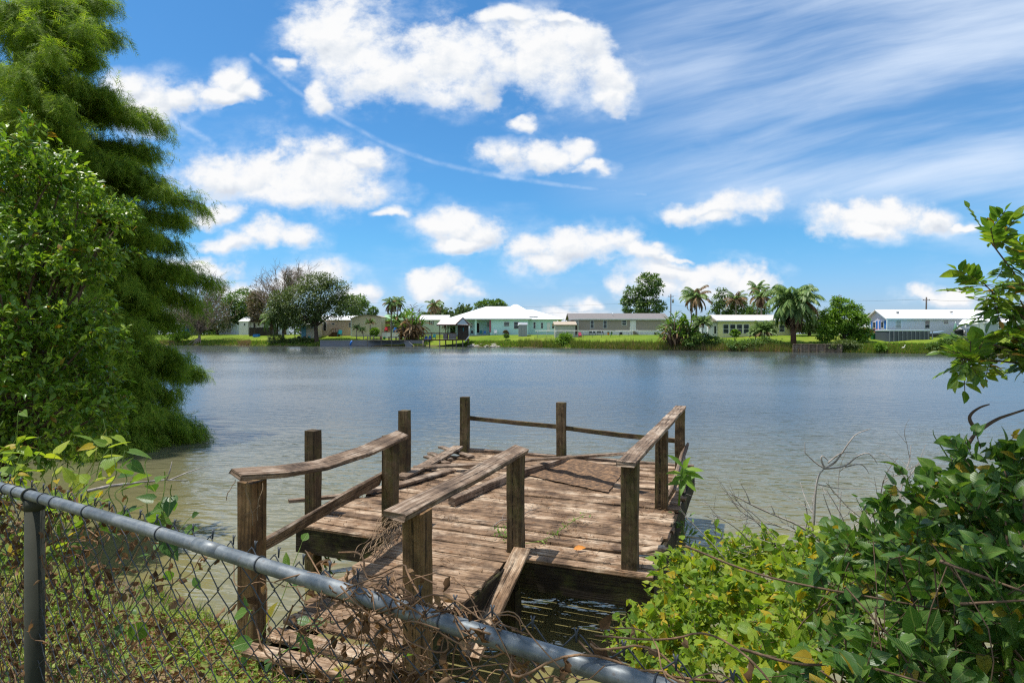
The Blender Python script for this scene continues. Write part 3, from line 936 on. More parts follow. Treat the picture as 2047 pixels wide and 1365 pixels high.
# handrails
MB().board([P(470, 948, 4.45), P(560, 943, 4.75), P(640, 930, 5.2), P(730, 902, 5.95), P(804, 868, 6.75)], .165, .042, up=(0.25, -.1, 1), seg=20, twist=.12, ragged=.01).build('sagging_handrail', WOOD_RAIL, dock)
MB().board([dk(1.10, -1.70, 1.26), dk(1.02, -.6, 1.33), dk(.92, .30, 1.36)], .03, .17, up=(.55, .15, .9), seg=14, twist=-.25).build('lower_rail', WOOD_RAIL, dock)
MB().board([dk(2.66, -2.16, 1.825), dk(2.63, -.9, 1.805), dk(2.60, .24, 1.81)], .155, .045, up=(0.2, 0, 1), seg=18, twist=.15, ragged=.014).build('handrail', WOOD_RAIL, dock)
MB().board([dk(3.70, -.10, 1.81), dk(3.70, 2.1, 1.785), dk(3.72, 4.42, 1.80)], .165, .045, seg=20, ragged=.012).build('handrail', WOOD_RAIL, dock)
MB().board([dk(3.82, 2.22, .97), dk(3.80, 4.25, 1.20)], .035, .19, up=(.5, -.2, .9), seg=12).build('lower_rail', WOOD_RAIL, dock)
MB().board([dk(-.05, 4.58, 1.42), dk(.8, 4.57, 1.385), dk(1.72, 4.55, 1.36)], .045, .075, seg=10).build('end_rail', WOOD_POST, dock)
MB().board([dk(1.78, 4.50, 1.355), dk(2.7, 4.46, 1.30), dk(3.70, 4.40, 1.27)], .045, .075, seg=10).build('end_rail', WOOD_POST, dock)

# loose timbers
LOOSE = 'loose boards lying about the dock'


def loose(name, pts, w_, t_, label, up=(0, 0, 1), seg=12, mat=WOOD_RAIL, **kw):
    pts = [Vector(p) for p in pts]
    MB().board(pts, w_, t_, up=up, seg=seg, **kw).build(name, mat, None, pts[0], label, 'board', LOOSE)


loose('loose_board', [PZ(826, 934, .90), PZ(960, 928, .91), PZ(1062, 919, .95), (1.62, 8.05, 1.36)], .15, .035, 'long thin loose board rising across the deck to the right side rail', seg=20)
loose('loose_beam', [PZ(903, 1002, .885), PZ(1010, 956, .885), PZ(1140, 915, .89)], .10, .095, 'thick loose square timber lying slantwise on the middle of the deck', seg=16)
loose('loose_board', [PZ(577, 1001, .90), PZ(690, 990, .885), PZ(800, 968, .885), PZ(905, 938, .87)], .13, .04, 'fallen side board lying across the left edge of the deck', seg=18, twist=.3)
loose('loose_board', [PZ(800, 954, .875), PZ(860, 925, .90), PZ(916, 893, .955)], .19, .04, 'wide loose plank tilted up beside the far left corner post', seg=12)
loose('loose_board', [dk(2.67, .07, .875), dk(2.69, -1.15, .44)], .17, .045, 'short weathered board propped from deck edge down into dark water', seg=10, mat=WOOD_DECK)
for (u, v, du, dv, lb) in ((852, 912, 44, 14, 'lower of three broken plank ends poking over the deck left edge'), (860, 906, 40, 12, 'middle of three broken plank ends poking over the deck left edge'),
                           (881, 893, 62, 20, 'upper longest of three broken plank ends poking over the deck left edge')):
    loose('broken_plank', [PZ(u, v, .90), PZ(u + du, v + dv, .87)], .12, .035, lb, seg=6, ragged=.02)
# curled brown mat and needle litter on the far half of the deck
mv, mf = [], []
c0, c1, c2, c3 = PZ(1048, 948, .845), PZ(1138, 914, .845), PZ(1250, 938, .845), PZ(1215, 985, .845)
NM = 22
for i in range(NM + 1):
    for j in range(NM + 1):
        s, t = i / NM, j / NM
        p = (c0 * (1 - s) + c3 * s) * (1 - t) + (c1 * (1 - s) + c2 * s) * t
        hump = .05 * math.exp(-((t - .82) / .13) ** 2) * math.sin(s * 5.0 + .4) ** 2 + .03 * math.exp(-((t - .45) / .2) ** 2) * math.sin(s * 9 + t * 4) ** 2
        edge = min(s, 1 - s, t, 1 - t)
        mv.append(p + Vector((random.uniform(-.01, .01), random.uniform(-.015, .015), hump * min(1, edge * 8) + .006 + random.uniform(0, .004))))
for i in range(NM):
    for j in range(NM):
        a = i * (NM + 1) + j
        mf.append((a, a + 1, a + NM + 2, a + NM + 1))
mt_, nt = material('rotten_carpet')
tc = nt.n('ShaderNodeTexCoord').outputs['Object']
nn_ = nt.noise(tc, 14, 7, .7)
surface(nt, principled(nt, nt.ramp(nn_, (.3, (.04, .035, .032)), (.5, (.15, .095, .06)), (.68, (.33, .2, .11))), .95, .1, bump(nt, nn_, .8, .02)))
mb = MB()
mb.add(mv, mf, smooth=True)
mb.build('rotten_carpet', mt_, None, c0, 'crumpled rotten brown carpet scrap spread over the far right deck', 'carpet')
# pine needles and crumbs over the boards
n_ = 5200
aa, bb = RNG.uniform(0.05, 3.85, n_), RNG.uniform(.08, 4.5, n_)
sel = RNG.random(n_) < (0.25 + 0.75 * (wobble(aa * 2, bb * 2, 1.1) > .25))
aa, bb = aa[sel], bb[sel]
ga, gb = RNG.uniform(1.5, 2.55, 1500), -RNG.uniform(0, 2.1, 1500) ** 1.0
sel = RNG.random(1500) < (0.2 + .8 * (gb < -1.3))
aa, bb = np.concatenate([aa, ga[sel]]), np.concatenate([bb, gb[sel]])
pos = np.array(FL)[None] + aa[:, None] * np.array(E1)[None] + bb[:, None] * np.array(E2)[None]
pos[:, 2] = np.where(bb < 0, .822, .838) + RNG.random(len(aa)) * .008
dd = rand_dirs(len(aa)) * np.array([1, 1, .12])
V_, F_ = leaf_arrays(pos, dd, np.tile([0, 0, 1.0], (len(aa), 1)) + .4 * rand_dirs(len(aa)), RNG.uniform(.02, .085, len(aa)), RNG.uniform(.003, .009, len(aa)), BLADE)
npmesh('needle_litter', V_, F_, LEAF_DEAD, kind='stuff', label='brown needles and leaf crumbs scattered over the dock boards', cat='litter')
# ---------------------------------------------------------------- far shore: houses, sheds, decks, poles
def X(u, D):
    return (u - CU) / F * D


def Z(v, D):
    return CZ - (v - HV) / F * D


def gz(u, D):
    return ground_at(X(u, D), D)


def window(par, u0, v0, u1, v1, D, frame=TRIM, pane=GLASS, mull=1, cross=0, t=.09, slat=None):
    """a framed window on a wall face at depth D: frame is the part, pane its sub-part"""
    x0, x1, z0, z1 = X(u0, D), X(u1, D), Z(v1, D), Z(v0, D)
    f = MB()
    y0, y1 = D - .06, D + .02
    f.box(x0, x1, y0, y1, z1 - t, z1).box(x0, x1, y0, y1, z0, z0 + t)
    f.box(x0, x0 + t, y0, y1, z0 + t, z1 - t).box(x1 - t, x1, y0, y1, z0 + t, z1 - t)
    for k in range(mull):
        zc = z0 + (z1 - z0) * (k + 1) / (mull + 1)
        f.box(x0 + t, x1 - t, y0 + .01, y1, zc - .03, zc + .03)
    for k in range(cross):
        xc = x0 + (x1 - x0) * (k + 1) / (cross + 1)
        f.box(xc - .025, xc + .025, y0 + .015, y1, z0 + t, z1 - t)
    fo = f.build('window', frame, par)
    MB().box(x0 + t, x1 - t, D - .025, D + .01, z0 + t, z1 - t).build('pane', pane, fo)
    if slat is not None:
        MB().box(x0 + t, x1 - t, D - .032, D - .026, z0 + (z1 - z0) * .5, z1 - t).build('blind', slat, fo)
    return fo


def door(par, u0, v0, u1, v1, D, mat=WHITE, frame=TRIM, pane=False):
    x0, x1, z0, z1 = X(u0, D), X(u1, D), Z(v1, D), Z(v0, D)
    d = MB().box(x0, x1, D - .05, D + .02, z0, z1).build('door', mat, par)
    f = MB()
    f.box(x0 - .1, x0 - .003, D - .07, D + .02, z0, z1 + .1).box(x1 + .003, x1 + .1, D - .07, D + .02, z0, z1 + .1).box(x0 - .003, x1 + .003, D - .07, D + .02, z1 + .003, z1 + .1)
    f.build('door_frame', frame, d)
    if pane:
        MB().box(x0 + .2, x1 - .2, D - .06, D - .045, z0 + .3, z1 - .2).build('pane', GLASS, d)
    MB().box(x1 - .18, x1 - .10, D - .09, D - .051, z0 + .95, z0 + 1.05).build('handle', BLACK, d)
    return d


def house(name, label, u0, u1, v_eave, v_ridge, D, depth, wall, roof, over=.4, cat='house', gable_wall=None, fascia=None, sink=.35, skirt=None, v_skirt=None, ends=True, group=None):
    x0, x1 = X(u0, D), X(u1, D)
    zg = min(gz(u0, D), gz(u1, D)) - sink
    ze = Z(v_eave, D)
    yr = D + depth / 2
    zr = Z(v_ridge, yr)
    h = thing(name, label, cat, ((x0 + x1) / 2, D, zg + sink), group)
    zs = Z(v_skirt, D) if skirt else zg
    wl = MB()
    n = 5
    v = [(x0, D, zs), (x0, D + depth, zs), (x0, D + depth, ze), (x0, yr, zr - .1), (x0, D, ze)]
    v2 = [(x1,) + p[1:] for p in v]
    pts = [Vector(p) for p in v + v2]
    wl.add(pts, [(0, 1, 2, 3, 4), (9, 8, 7, 6, 5), (0, 4, 9, 5), (1, 6, 7, 2), (0, 5, 6, 1)])
    wl.build('wall', wall, h)
    if skirt:
        MB().box(x0 + .04, x1 - .04, D + .04, D + depth - .04, zg, zs - .003).build('skirting', skirt, h)
    r = MB()
    sl = (zr - ze) / (depth / 2)
    ya, yb = D - over, D + depth + over
    za = ze - sl * over
    t = .16
    r.slab([(x0 - over, ya, za + t), (x1 + over, ya, za + t), (x1 + over, yr, zr + t), (x0 - over, yr, zr + t)], t)
    r.slab([(x0 - over, yb, za + t), (x1 + over, yb, za + t), (x1 + over, yr + .002, zr + t), (x0 - over, yr + .002, zr + t)], t)
    r.build('roof', roof, h)
    if fascia:
        MB().box(x0 - over, x1 + over, ya - .05, ya - .003, za - .06, za + t + .02).build('fascia', fascia, h)
    return h


# teal house with the big white hip roof
D = 156.0
h = thing('teal_house', 'pale teal house under a big white hipped metal roof with a shaded porch', 'house', (X(1000, D), D, gz(1000, D)))
x0, x1, xp = X(908, D), X(1115, D), X(983, D)
zb, ze = gz(1000, D) - .4, Z(638.5, D)
yb = D + 15
wl = MB()
wl.box(xp, X(1056, D), D, yb, zb, ze)
wl.box(X(1056.2, D), x1, D + 3, yb - .1, zb, ze - .02)
wl.box(x0, xp - .003, D + 4, yb - .2, zb, ze - .01)
wl.build('wall', WALL_TEAL, h)
zsoff = ze + .02


def hip(mb, xa, xb, ya, yb_, z0, xr0, xr1, yr, zr, t=.18):
    A, B_, C_, D_ = (xa, ya, z0), (xb, ya, z0), (xb, yb_, z0), (xa, yb_, z0)
    R0, R1 = (xr0, yr, zr), (xr1, yr, zr)
    v = [Vector(p) for p in (A, B_, C_, D_, R0, R1)]
    lo = [p - Vector((0, 0, t)) for p in v[:4]]
    mb.add(v + lo, [(0, 1, 5, 4), (1, 2, 5), (2, 3, 4, 5), (3, 0, 4), (0, 6, 7, 1), (1, 7, 8, 2), (2, 8, 9, 3), (3, 9, 6, 0), (9, 8, 7, 6)])


rf = MB()
zr = Z(612.5, D + 7)
hip(rf, X(893, D - .8), X(1063, D - .8), D - .8, yb + .8, ze + .2, X(972, D + 7), X(1020, D + 7), D + 7.2, zr)
hip(rf, X(1000, D + 2), X(1128, D + 2), D + 2.2, yb + .6, ze + .16, X(1030, D + 8), X(1066, D + 8), D + 8.6, Z(619.5, D + 8.6))
hip(rf, X(990, D + 3), X(1075, D + 3), D + 3, yb + 3, ze + .9, X(1027, D + 9), X(1034, D + 9), D + 9, Z(608.5, D + 9))
rf.build('roof', ROOF_WHITE, h)
MB().box(X(900, D), X(1059, D), D - .84, D - .81, ze - .05, ze + .2).build('fascia', TRIM, h)
for u in (951, 982):
    MB().box(X(u - 1.9, D), X(u + 1.9, D), D - .1, D + .4, zb, ze - .003).build('porch_column', WALL_TEAL, h)
MB().box(x0 + .3, xp, D - .6, D + 3.9, zb, gz(960, D) + .12).build('porch_floor', CONCRETE, h)
window(h, 1007, 643, 1018.5, 652.5, D, mull=2)
window(h, 1027, 643, 1038, 657.5, D, mull=1)
window(h, 1066, 643.5, 1071, 657, D + 3)
window(h, 1081, 644.5, 1086, 657, D + 3)
window(h, 1103, 646, 1110, 657, D + 3)
door(h, 1094, 646, 1099, 663, D + 3)
door(h, 952.5, 646, 958, 665, D + 4, DARK)
window(h, 973, 643, 979, 654, D + 4, pane=BLIND)
window(h, 940, 645, 945, 656, D + 4, pane=BLIND)
MB().box(X(980, D) - .22, X(980, D) + .22, D - .22, D - .2, Z(664, D), Z(640, D)).build('house_flag', STRIPE, None, (X(980, D), D - .2, Z(664, D)), 'long striped banner hanging beside the teal porch column', 'banner')


def chair(name, u, D, mat, label, group=None, s=1.0, z=None, cat='chair'):
    zc = gz(u, D) if z is None else z
    xc = X(u, D)
    t = thing(name, label, cat, (xc, D, zc), group)
    MB().board([(xc - .28 * s, D, zc + .40 * s), (xc + .28 * s, D, zc + .40 * s)], .5 * s, .06, seg=2).build('seat', mat, t)
    MB().board([(xc, D + .25 * s, zc + .40 * s), (xc, D + .42 * s, zc + 1.05 * s)], .58 * s, .05, up=(0, 1, 0), seg=2).build('backrest', mat, t)
    for sx in (-1, 1):
        MB().board([(xc + sx * .31 * s, D - .25 * s, zc + .62 * s), (xc + sx * .31 * s, D + .3 * s, zc + .62 * s)], .08, .05, seg=2).build('armrest', mat, t)
        for sy in (-.22, .25):
            MB().box(xc + sx * .28 * s - .03, xc + sx * .28 * s + .03, D + sy * s - .03, D + sy * s + .03, zc - .02, zc + .60 * s).build('leg', mat, t)
    return t


PORCH = gz(960, D) + .12
chair('patio_chair', 961.5, D + 2.4, TEALP, 'teal chair on the teal house porch beside its dark door', z=PORCH, s=1.15)
chair('patio_chair', 969, D + 1.2, BLUE, 'low dark blue lounge chair on the teal house porch', z=PORCH, s=1.0)
chair('patio_chair', 943.5, D + 1.5, BLACK, 'black chair at the left end of the teal porch', z=PORCH, s=1.1)
chair('lawn_chair', 990.5, D - 1.2, WHITE, 'white folding chair beside the teal wall right of the porch', s=1.3)
fp = MB()
for k in range(9):
    a0, a1 = k * math.pi / 8 - .2, (k + 1) * math.pi / 8 - .2
    xc, zc = X(1011, D), gz(1011, D) + .35
    if k < 8:
        fp.slab([(xc + .85 * math.cos(a0), D - 1, zc + 1.0 * math.sin(a0)), (xc + .85 * math.cos(a1), D - 1, zc + 1.0 * math.sin(a1)), (xc, D - .3, zc + .1)], .12)
fp.tube([(xc - .9, D - 1, zc - .4), (xc, D - .6, zc), (xc + .9, D - 1, zc - .4)], .08)
fp.build('garden_cart', BARK_BROWN, None, (xc, D - 1, zc - .4), 'rusty brown upturned cart leaning by the teal wall', 'cart')
# grey plastic shed
Ds = 148.0
s = house('plastic_shed', 'small grey plastic garden shed with double doors before the teal house', 1036.5, 1053.5, 650, 646, Ds, 2.2, PLASTIC_GREY, PLASTIC_GREY, over=.12, cat='shed')
xc0, xc1 = X(1036.5, Ds), X(1049, Ds)
for a, b in ((1037.5, 1042.6), (1043, 1048.3)):
    MB().box(X(a, Ds), X(b, Ds), Ds - .04, Ds + .01, gz(1045, Ds), Z(650.5, Ds)).build('door', PLASTIC_GREY, s)
MB().slab([(X(1034.5, Ds), Ds - .2, Z(651, Ds)), (X(1043, Ds), Ds - .2, Z(646, Ds)), (X(1043, Ds), Ds - .25, Z(645.2, Ds)), (X(1034.5, Ds), Ds - .25, Z(650.2, Ds))], .1).build('gable_trim', TRIM, s)

# taupe mobile home
D = 142.0
h = house('mobile_home', 'long taupe mobile home with grey shingle roof and white skirting', 1141, 1333, 637.5, 627.6, D, 8.2, WALL_TAUPE, ROOF_GREY, over=.5, fascia=TRIM, skirt=WHITE, v_skirt=661)
for (a, b, c, d) in ((1179.5, 640, 1187.5, 656.5), (1205.5, 640, 1213.5, 656.5), (1243, 639.5, 1252.5, 650.5)):
    window(h, a, b, c, d, D, mull=1)
window(h, 1148, 640, 1156.5, 652, D, pane=BLIND)
window(h, 1290, 636.8, 1299, 640.2, D, mull=0, t=.06)
door(h, 1260.5, 641.5, 1270.5, 660.5, D - .01)
for u in (1241.5, 1239.5):
    pass
for a, b in ((1238, 1244), (1308, 1314)):
    MB().box(X(a, D), X(b, D), D - .03, D + .05, Z(669, D), Z(664, D)).build('vent', DARK, h)
for u, v in ((1225, 626), (1160, 632), (1295, 632), (1310, 633.5), (1233, 633.5)):
    MB().tube([(X(u, D + 2), D + 2, Z(v + 4, D + 2)), (X(u, D + 2), D + 2, Z(v - .6, D + 2))], .1).build('vent_pipe', TRIM, h)
st = MB()
zt = Z(661.5, D)
for k in range(4):
    st.box(X(1265 + 2.6 * k, D), X(1267.6 + 2.6 * k, D), D - 1.5, D - .1, gz(1265, D) - .1, zt - .25 * k)
sst = st.build('entry_steps', WOOD_GREY, None, (X(1268, D), D - .8, gz(1268, D)), 'small wooden steps descending from the taupe home white door', 'steps')
rl = MB()
for u, zz in ((1257, 0), (1262, 0), (1275, -.95)):
    rl.box(X(u, D) - .05, X(u, D) + .05, D - 1.55, D - 1.45, gz(u, D) - .1, zt + .95 + zz)
rl.board([(X(1257, D), D - 1.6, zt + .9), (X(1262, D), D - 1.6, zt + .9), (X(1275, D), D - 1.6, zt - .05)], .1, .05, seg=4)
rl.build('railing', WHITE, sst)
# peeling shed
Dp = 139.0
s = house('old_shed', 'peeling old white shed with shallow tan roof before the taupe home', 1110, 1150, 649.5, 644, Dp, 4.5, WALL_OLDWHITE, ROOF_TAN, over=.35, cat='shed')
door(s, 1150.2, 651, 1153.2, 669, Dp + .3, DARK, WOOD_GREY)
MB().box(X(1150, Dp) + .002, X(1157, Dp), Dp + .3, Dp + 4.2, gz(1150, Dp) - .3, Z(650, Dp)).build('side_wall', WALL_OLDWHITE, s)
chair('lawn_chair', 1159.5, 137, PINK, 'pink plastic lawn chair by the peeling shed', s=1.15)
# bench set behind the pipe fence
for u, lb in ((1184, 'grey metal patio bench left along the taupe home skirting'), (1200, 'grey metal patio bench right along the taupe home skirting')):
    Db = 140.5
    t = thing('patio_bench', lb, 'bench', (X(u, Db), Db, gz(u, Db)))
    xx, zz = X(u, Db), gz(u, Db)
    MB().box(xx - .75, xx + .75, Db - .3, Db + .2, zz + .42, zz + .48).build('seat', WIRE, t)
    MB().box(xx - .75, xx + .75, Db + .2, Db + .25, zz + .55, zz + .95).build('backrest', WIRE, t)
    for sx in (-.7, .7):
        MB().box(xx + sx - .03, xx + sx + .03, Db - .28, Db + .22, zz - .02, zz + .42).build('leg', WIRE, t)
for u, mt, lb in ((1216, ORANGE, 'orange flower pot on grass before the taupe home'), (1222, GREENP, 'green flower pot right of the orange one by the taupe home')):
    Db = 140.0
    xx, zz = X(u, Db), gz(u, Db)
    t = thing('flower_pot', lb, 'flower pot', (xx, Db, zz))
    MB().tube([(xx, Db, zz - .02), (xx, Db, zz + .2), (xx, Db, zz + .42)], [.17, .22, .27], 10).build('pot', mt, t)
    V_, F_ = leaf_arrays(np.array([[xx, Db, zz + .4]] * 40), rand_dirs(40) + np.array([0, 0, 1.0]), rand_dirs(40), .45, .14, LEAF4)
    npmesh('plant', V_, F_, LEAF_MID, t)
# pipe rail fence with mesh along the lawn
Dq = 134.0
fz = thing('pipe_rail_fence', 'long chain link fence with a white top pipe crossing the far lawn', 'fence', (X(1190, Dq), Dq, gz(1190, Dq)))
px = [(1070, 143), (1110, 136), (1178, 134), (1230, 133), (1312, 131.5), (1327, 136)]
pp = [Vector((X(u, d), d, Z(661 if u < 1320 else 656.5, d))) for u, d in px]
for a, b in zip(pp[:-1], pp[1:]):
    MB().tube([a, b], .06, 6).build('top_rail', WHITE, fz)
for k in range(14):
    u = 1075 + k * 18.2
    d = np.interp(u, [q[0] for q in px], [q[1] for q in px])
    xx = X(u, d)
    MB().tube([(xx, d, gz(u, d) - .1), (xx, d, Z(661, d) - .05)], .045, 6).build('fence_post', GALV, fz)
ms = MB()
for a, b in zip(pp[:-1], pp[1:]):
    n = max(2, int((b - a).length / .5))
    for k in range(n):
        q0, q1 = a.lerp(b, k / n), a.lerp(b, (k + 1) / n)
        hh = max(.3, q0.z - ground_at(q0.x, q0.y))
        ms.tube([q0, q1 - Vector((0, 0, hh))], .010, 3, cap=False)
        ms.tube([q1, q0 - Vector((0, 0, hh))], .010, 3, cap=False)
ms.build('wire_mesh', GALV, fz)

# pale yellow-green house
D = 118.0
h = house('yellow_house', 'low pale yellow green house with a cream ribbed metal roof', 1436, 1583, 641, 631, D, 8.0, WALL_YELLOW, ROOF_CREAM, over=.5, fascia=TRIM)
for a in (1445, 1458.6, 1472, 1485.6):
    window(h, a, 648, a + 12, 667, D, mull=1)
window(h, 1557, 649, 1568.5, 664, D, mull=1)
ex = MB().box(X(1417.5, D), X(1436, D) - .003, D + .6, D + 6, gz(1420, D) - .3, Z(641.6, D))
ex.build('side_wing', WALL_WHITE, h)
MB().slab([(X(1414.5, D), D, Z(641.5, D)), (X(1436, D), D, Z(641.5, D)), (X(1436, D), D + 6, Z(639, D)), (X(1414.5, D), D + 6, Z(639, D))], .2).build('wing_roof', ROOF_TAN, h)
door(h, 1425.5, 649.5, 1433.5, 670, D + .6, WHITE, pane=True)
# blue-grey mobile home
D = 106.0
h = house('mobile_home', 'long blue grey mobile home with white metal roof behind a pool', 1773, 1993, 635.8, 620.6, D, 5.6, WALL_BLUEGREY, ROOF_WHITE, over=.45, fascia=TRIM)
window(h, 1790, 640, 1801.5, 656.5, D, pane=BLIND)
window(h, 1848, 640, 1859, 657, D)
window(h, 1885, 640, 1896.5, 648, D)
door(h, 1935, 641, 1942.5, 663, D)
MB().box(X(1946.5, D), X(1950, D), D - .02, D + .03, gz(1940, D), Z(637.5, D)).build('corner_trim', TRIM, h)
xe = X(1773, D)
for ya, yb2 in ((D + .8, D + 1.7), (D + 3.2, D + 4.1)):
    fo = MB().box(xe - .05, xe - .003, ya, yb2, Z(656, D), Z(642, D)).build('window', TRIM, h)
    MB().box(xe - .056, xe - .051, ya + .1, yb2 - .1, Z(655, D), Z(643, D)).build('pane', GLASS, fo)
    for sy in (ya - .5, yb2 + .08):
        MB().box(xe - .05, xe - .003, sy, sy + .42, Z(657, D), Z(641, D)).build('shutter', BLUE, h)
for u, v in ((1794, 624), (1901, 623), (1942, 628.5), (1972, 626)):
    MB().box(X(u, D + 1.4) - .2, X(u, D + 1.4) + .2, D + 1.2, D + 1.5, Z(v + 2, D + 1.3), Z(v - 1.2, D + 1.3)).build('roof_vent', CONCRETE, h)
MB().box(X(1768.5, D), X(1771, D), D - .6, D - .45, gz(1770, D) - .1, Z(636, D)).build('corner_post', TRIM, h)
# above-ground pool
D2 = 100.0
pt = thing('pool', 'dark grey above ground swimming pool on the lawn', 'pool', (X(1820, D2), D2 + 2, gz(1820, D2)))
xa, xb = X(1776, D2), X(1865, D2)
zt, zb2 = Z(661.5, D2), gz(1820, D2) - .4
out = []
for k in range(40):
    a = 2 * math.pi * k / 40
    ca, sa = math.cos(a), math.sin(a)
    r = (abs(ca) ** 6 + abs(sa) ** 6) ** (-1 / 6)
    out.append(((xa + xb) / 2 + (xb - xa) / 2 * ca * r, D2 + 2.2 + 2.2 * sa * r))
pm = MB()
for k in range(40):
    a, b = out[k], out[(k + 1) % 40]
    pm.add([Vector((*a, zb2)), Vector((*b, zb2)), Vector((*b, zt)), Vector((*a, zt))], [(0, 1, 2, 3)])
pm.build('pool_wall', POOL, pt)
cx, cy = (xa + xb) / 2, D2 + 2.2
rim = MB().tube([Vector((*p, zt + .05)) for p in out] + [Vector((*out[0], zt + .05))], .09, 6)
rim.build('rim', plain('pool_rim', (.42, .55, .55), .4), pt)
wt = MB()
wt.add([Vector((cx + (a - cx) * .98, cy + (b - cy) * .98, zt - .12)) for a, b in out], [tuple(range(40))])
wt.build('pool_water', plain('pool_water', (.1, .4, .45), .05, .6), pt)
for k in range(11):
    u = 1778 + 8.55 * k
    MB().box(X(u, D2) - .05, X(u, D2) + .05, D2 - .12, D2 - .02, zb2, zt + .02).build('pool_post', plain('pool_post', (.2, .22, .25), .5) if k == 0 else bpy.data.materials['pool_post'], pt)
# things beside the pool
D3 = 103.0
t = thing('storage_bench', 'long dark box with a pale blue lid right of the pool', 'storage box', (X(1880, D3), D3, gz(1880, D3)))
MB().box(X(1866, D3), X(1893, D3), D3, D3 + 1, gz(1880, D3) - .2, Z(667, D3)).build('box', BLACK, t)
MB().board([(X(1865, D3), D3 + .45, Z(665.5, D3)), (X(1888, D3), D3 + .45, Z(662.5, D3))], 1.1, .12, seg=2).build('lid', plain('pale_blue_lid', (.25, .36, .52), .5), t)
t = thing('gas_grill', 'black gas grill standing by the blue grey home steps', 'grill', (X(1917, D3), D3, gz(1917, D3)))
gx_, gzz = X(1917, D3), gz(1917, D3)
MB().box(gx_ - .55, gx_ + .55, D3 - .3, D3 + .3, gzz + .05, gzz + .75).build('cabinet', BLACK, t)
MB().tube([(gx_ - .6, D3, gzz + .95), (gx_ + .6, D3, gzz + .95)], .3, 12).build('lid', BLACK, t)
MB().box(gx_ - 1.0, gx_ + 1.0, D3 - .25, D3 + .25, gzz + .76, gzz + .82).build('side_shelf', BLACK, t)
for sx in (-.45, .45):
    MB().tube([(gx_ + sx, D3 - .33, gzz + .06), (gx_ + sx, D3 - .27, gzz + .06)], .1, 10).build('wheel', BLACK, t)
t = thing('patio_umbrella', 'closed green patio umbrella standing behind the grill', 'umbrella', (X(1910, D3 + 1), D3 + 1, gz(1910, D3)))
ux = X(1910, D3 + 1)
MB().tube([(ux, D3 + 1, gz(1910, D3) - .1), (ux, D3 + 1, Z(643, D3))], .04).build('pole', WHITE, t)
MB().tube([(ux, D3 + 1, Z(662, D3)), (ux, D3 + 1, Z(657, D3)), (ux, D3 + 1, Z(645, D3))], [.30, .34, .06], 10).build('canopy', UMBRELLA, t)
t = thing('white_steps', 'white steps with sloping rails at the blue grey home door', 'steps', (X(1938, D3 + 1), D3 + 1, gz(1938, D3)))
sm = MB()
for k in range(4):
    sm.box(X(1931, D3), X(1946, D3), D3 + .2 + .35 * k, D3 + .55 + .35 * k, gz(1938, D3) - .1, gz(1938, D3) + .22 * (k + 1))
sm.build('treads', CONCRETE, t)
for u in (1930, 1948):
    MB().board([(X(u, D3), D3 + .1, gz(u, D3) + .7), (X(u - 3, D3), D3 + 1.8, gz(u, D3) + 1.75)], .12, .3, seg=2).build('rail', WHITE, t)
    MB().box(X(u, D3) - .06, X(u, D3) + .06, D3, D3 + .12, gz(u, D3) - .1, gz(u, D3) + .9).build('post', WHITE, t)
# slate-blue shed at right
D4 = 99.0
s = house('garden_shed', 'slate blue shed with white roof and lattice gable beside the long mobile home', 1968, 2036, 645.5, 638.5, D4, 4.0, WALL_BLUE, ROOF_WHITE, over=.2, cat='shed', fascia=TRIM)
window(s, 1995, 648.5, 2005, 658.5, D4, mull=1, cross=1)
MB().slab([(X(1954, D4), D4 + .1, gz(1960, D4) - .2), (X(1968, D4) - .005, D4 - .003, gz(1960, D4) - .2), (X(1968, D4) - .005, D4 - .003, Z(646, D4)), (X(1961, D4), D4 + .05, Z(638, D4)), (X(1954, D4), D4 + .1, Z(646, D4))], .1).build('gable_front', WALL_WHITE, s)
MB().box(X(1958, D4), X(1964, D4), D4 - .07, D4 - .01, gz(1960, D4), Z(648, D4)).build('door', TRIM, s)
MB().slab([(X(1952, D4), D4 - .2, Z(647, D4)), (X(1961, D4), D4 - .2, Z(637, D4)), (X(1961, D4), D4 + 4, Z(637, D4)), (X(1952, D4), D4 + 4, Z(647, D4))], .12).build('gable_roof', ROOF_WHITE, s)
# white outbuilding behind the bright tree
D5 = 125.0
h = house('white_outbuilding', 'white low building with white gable roof behind the bright round tree', 1722, 1772, 653, 638, D5, 9, WALL_BEIGE, ROOF_WHITE, over=.5, cat='house')
MB().box(X(1747, D5 - 8), X(1758, D5 - 8), D5 - 9.2, D5 - 8, gz(1750, D5 - 8) - .2, Z(652.5, D5 - 8)).build('dumpster', CONCRETE, None, (X(1752, D5 - 8), D5 - 8.5, gz(1750, D5 - 8)), 'grey metal bin box left of the blue grey home gable', 'bin')
# truck, red car, bins
D6 = 107.0


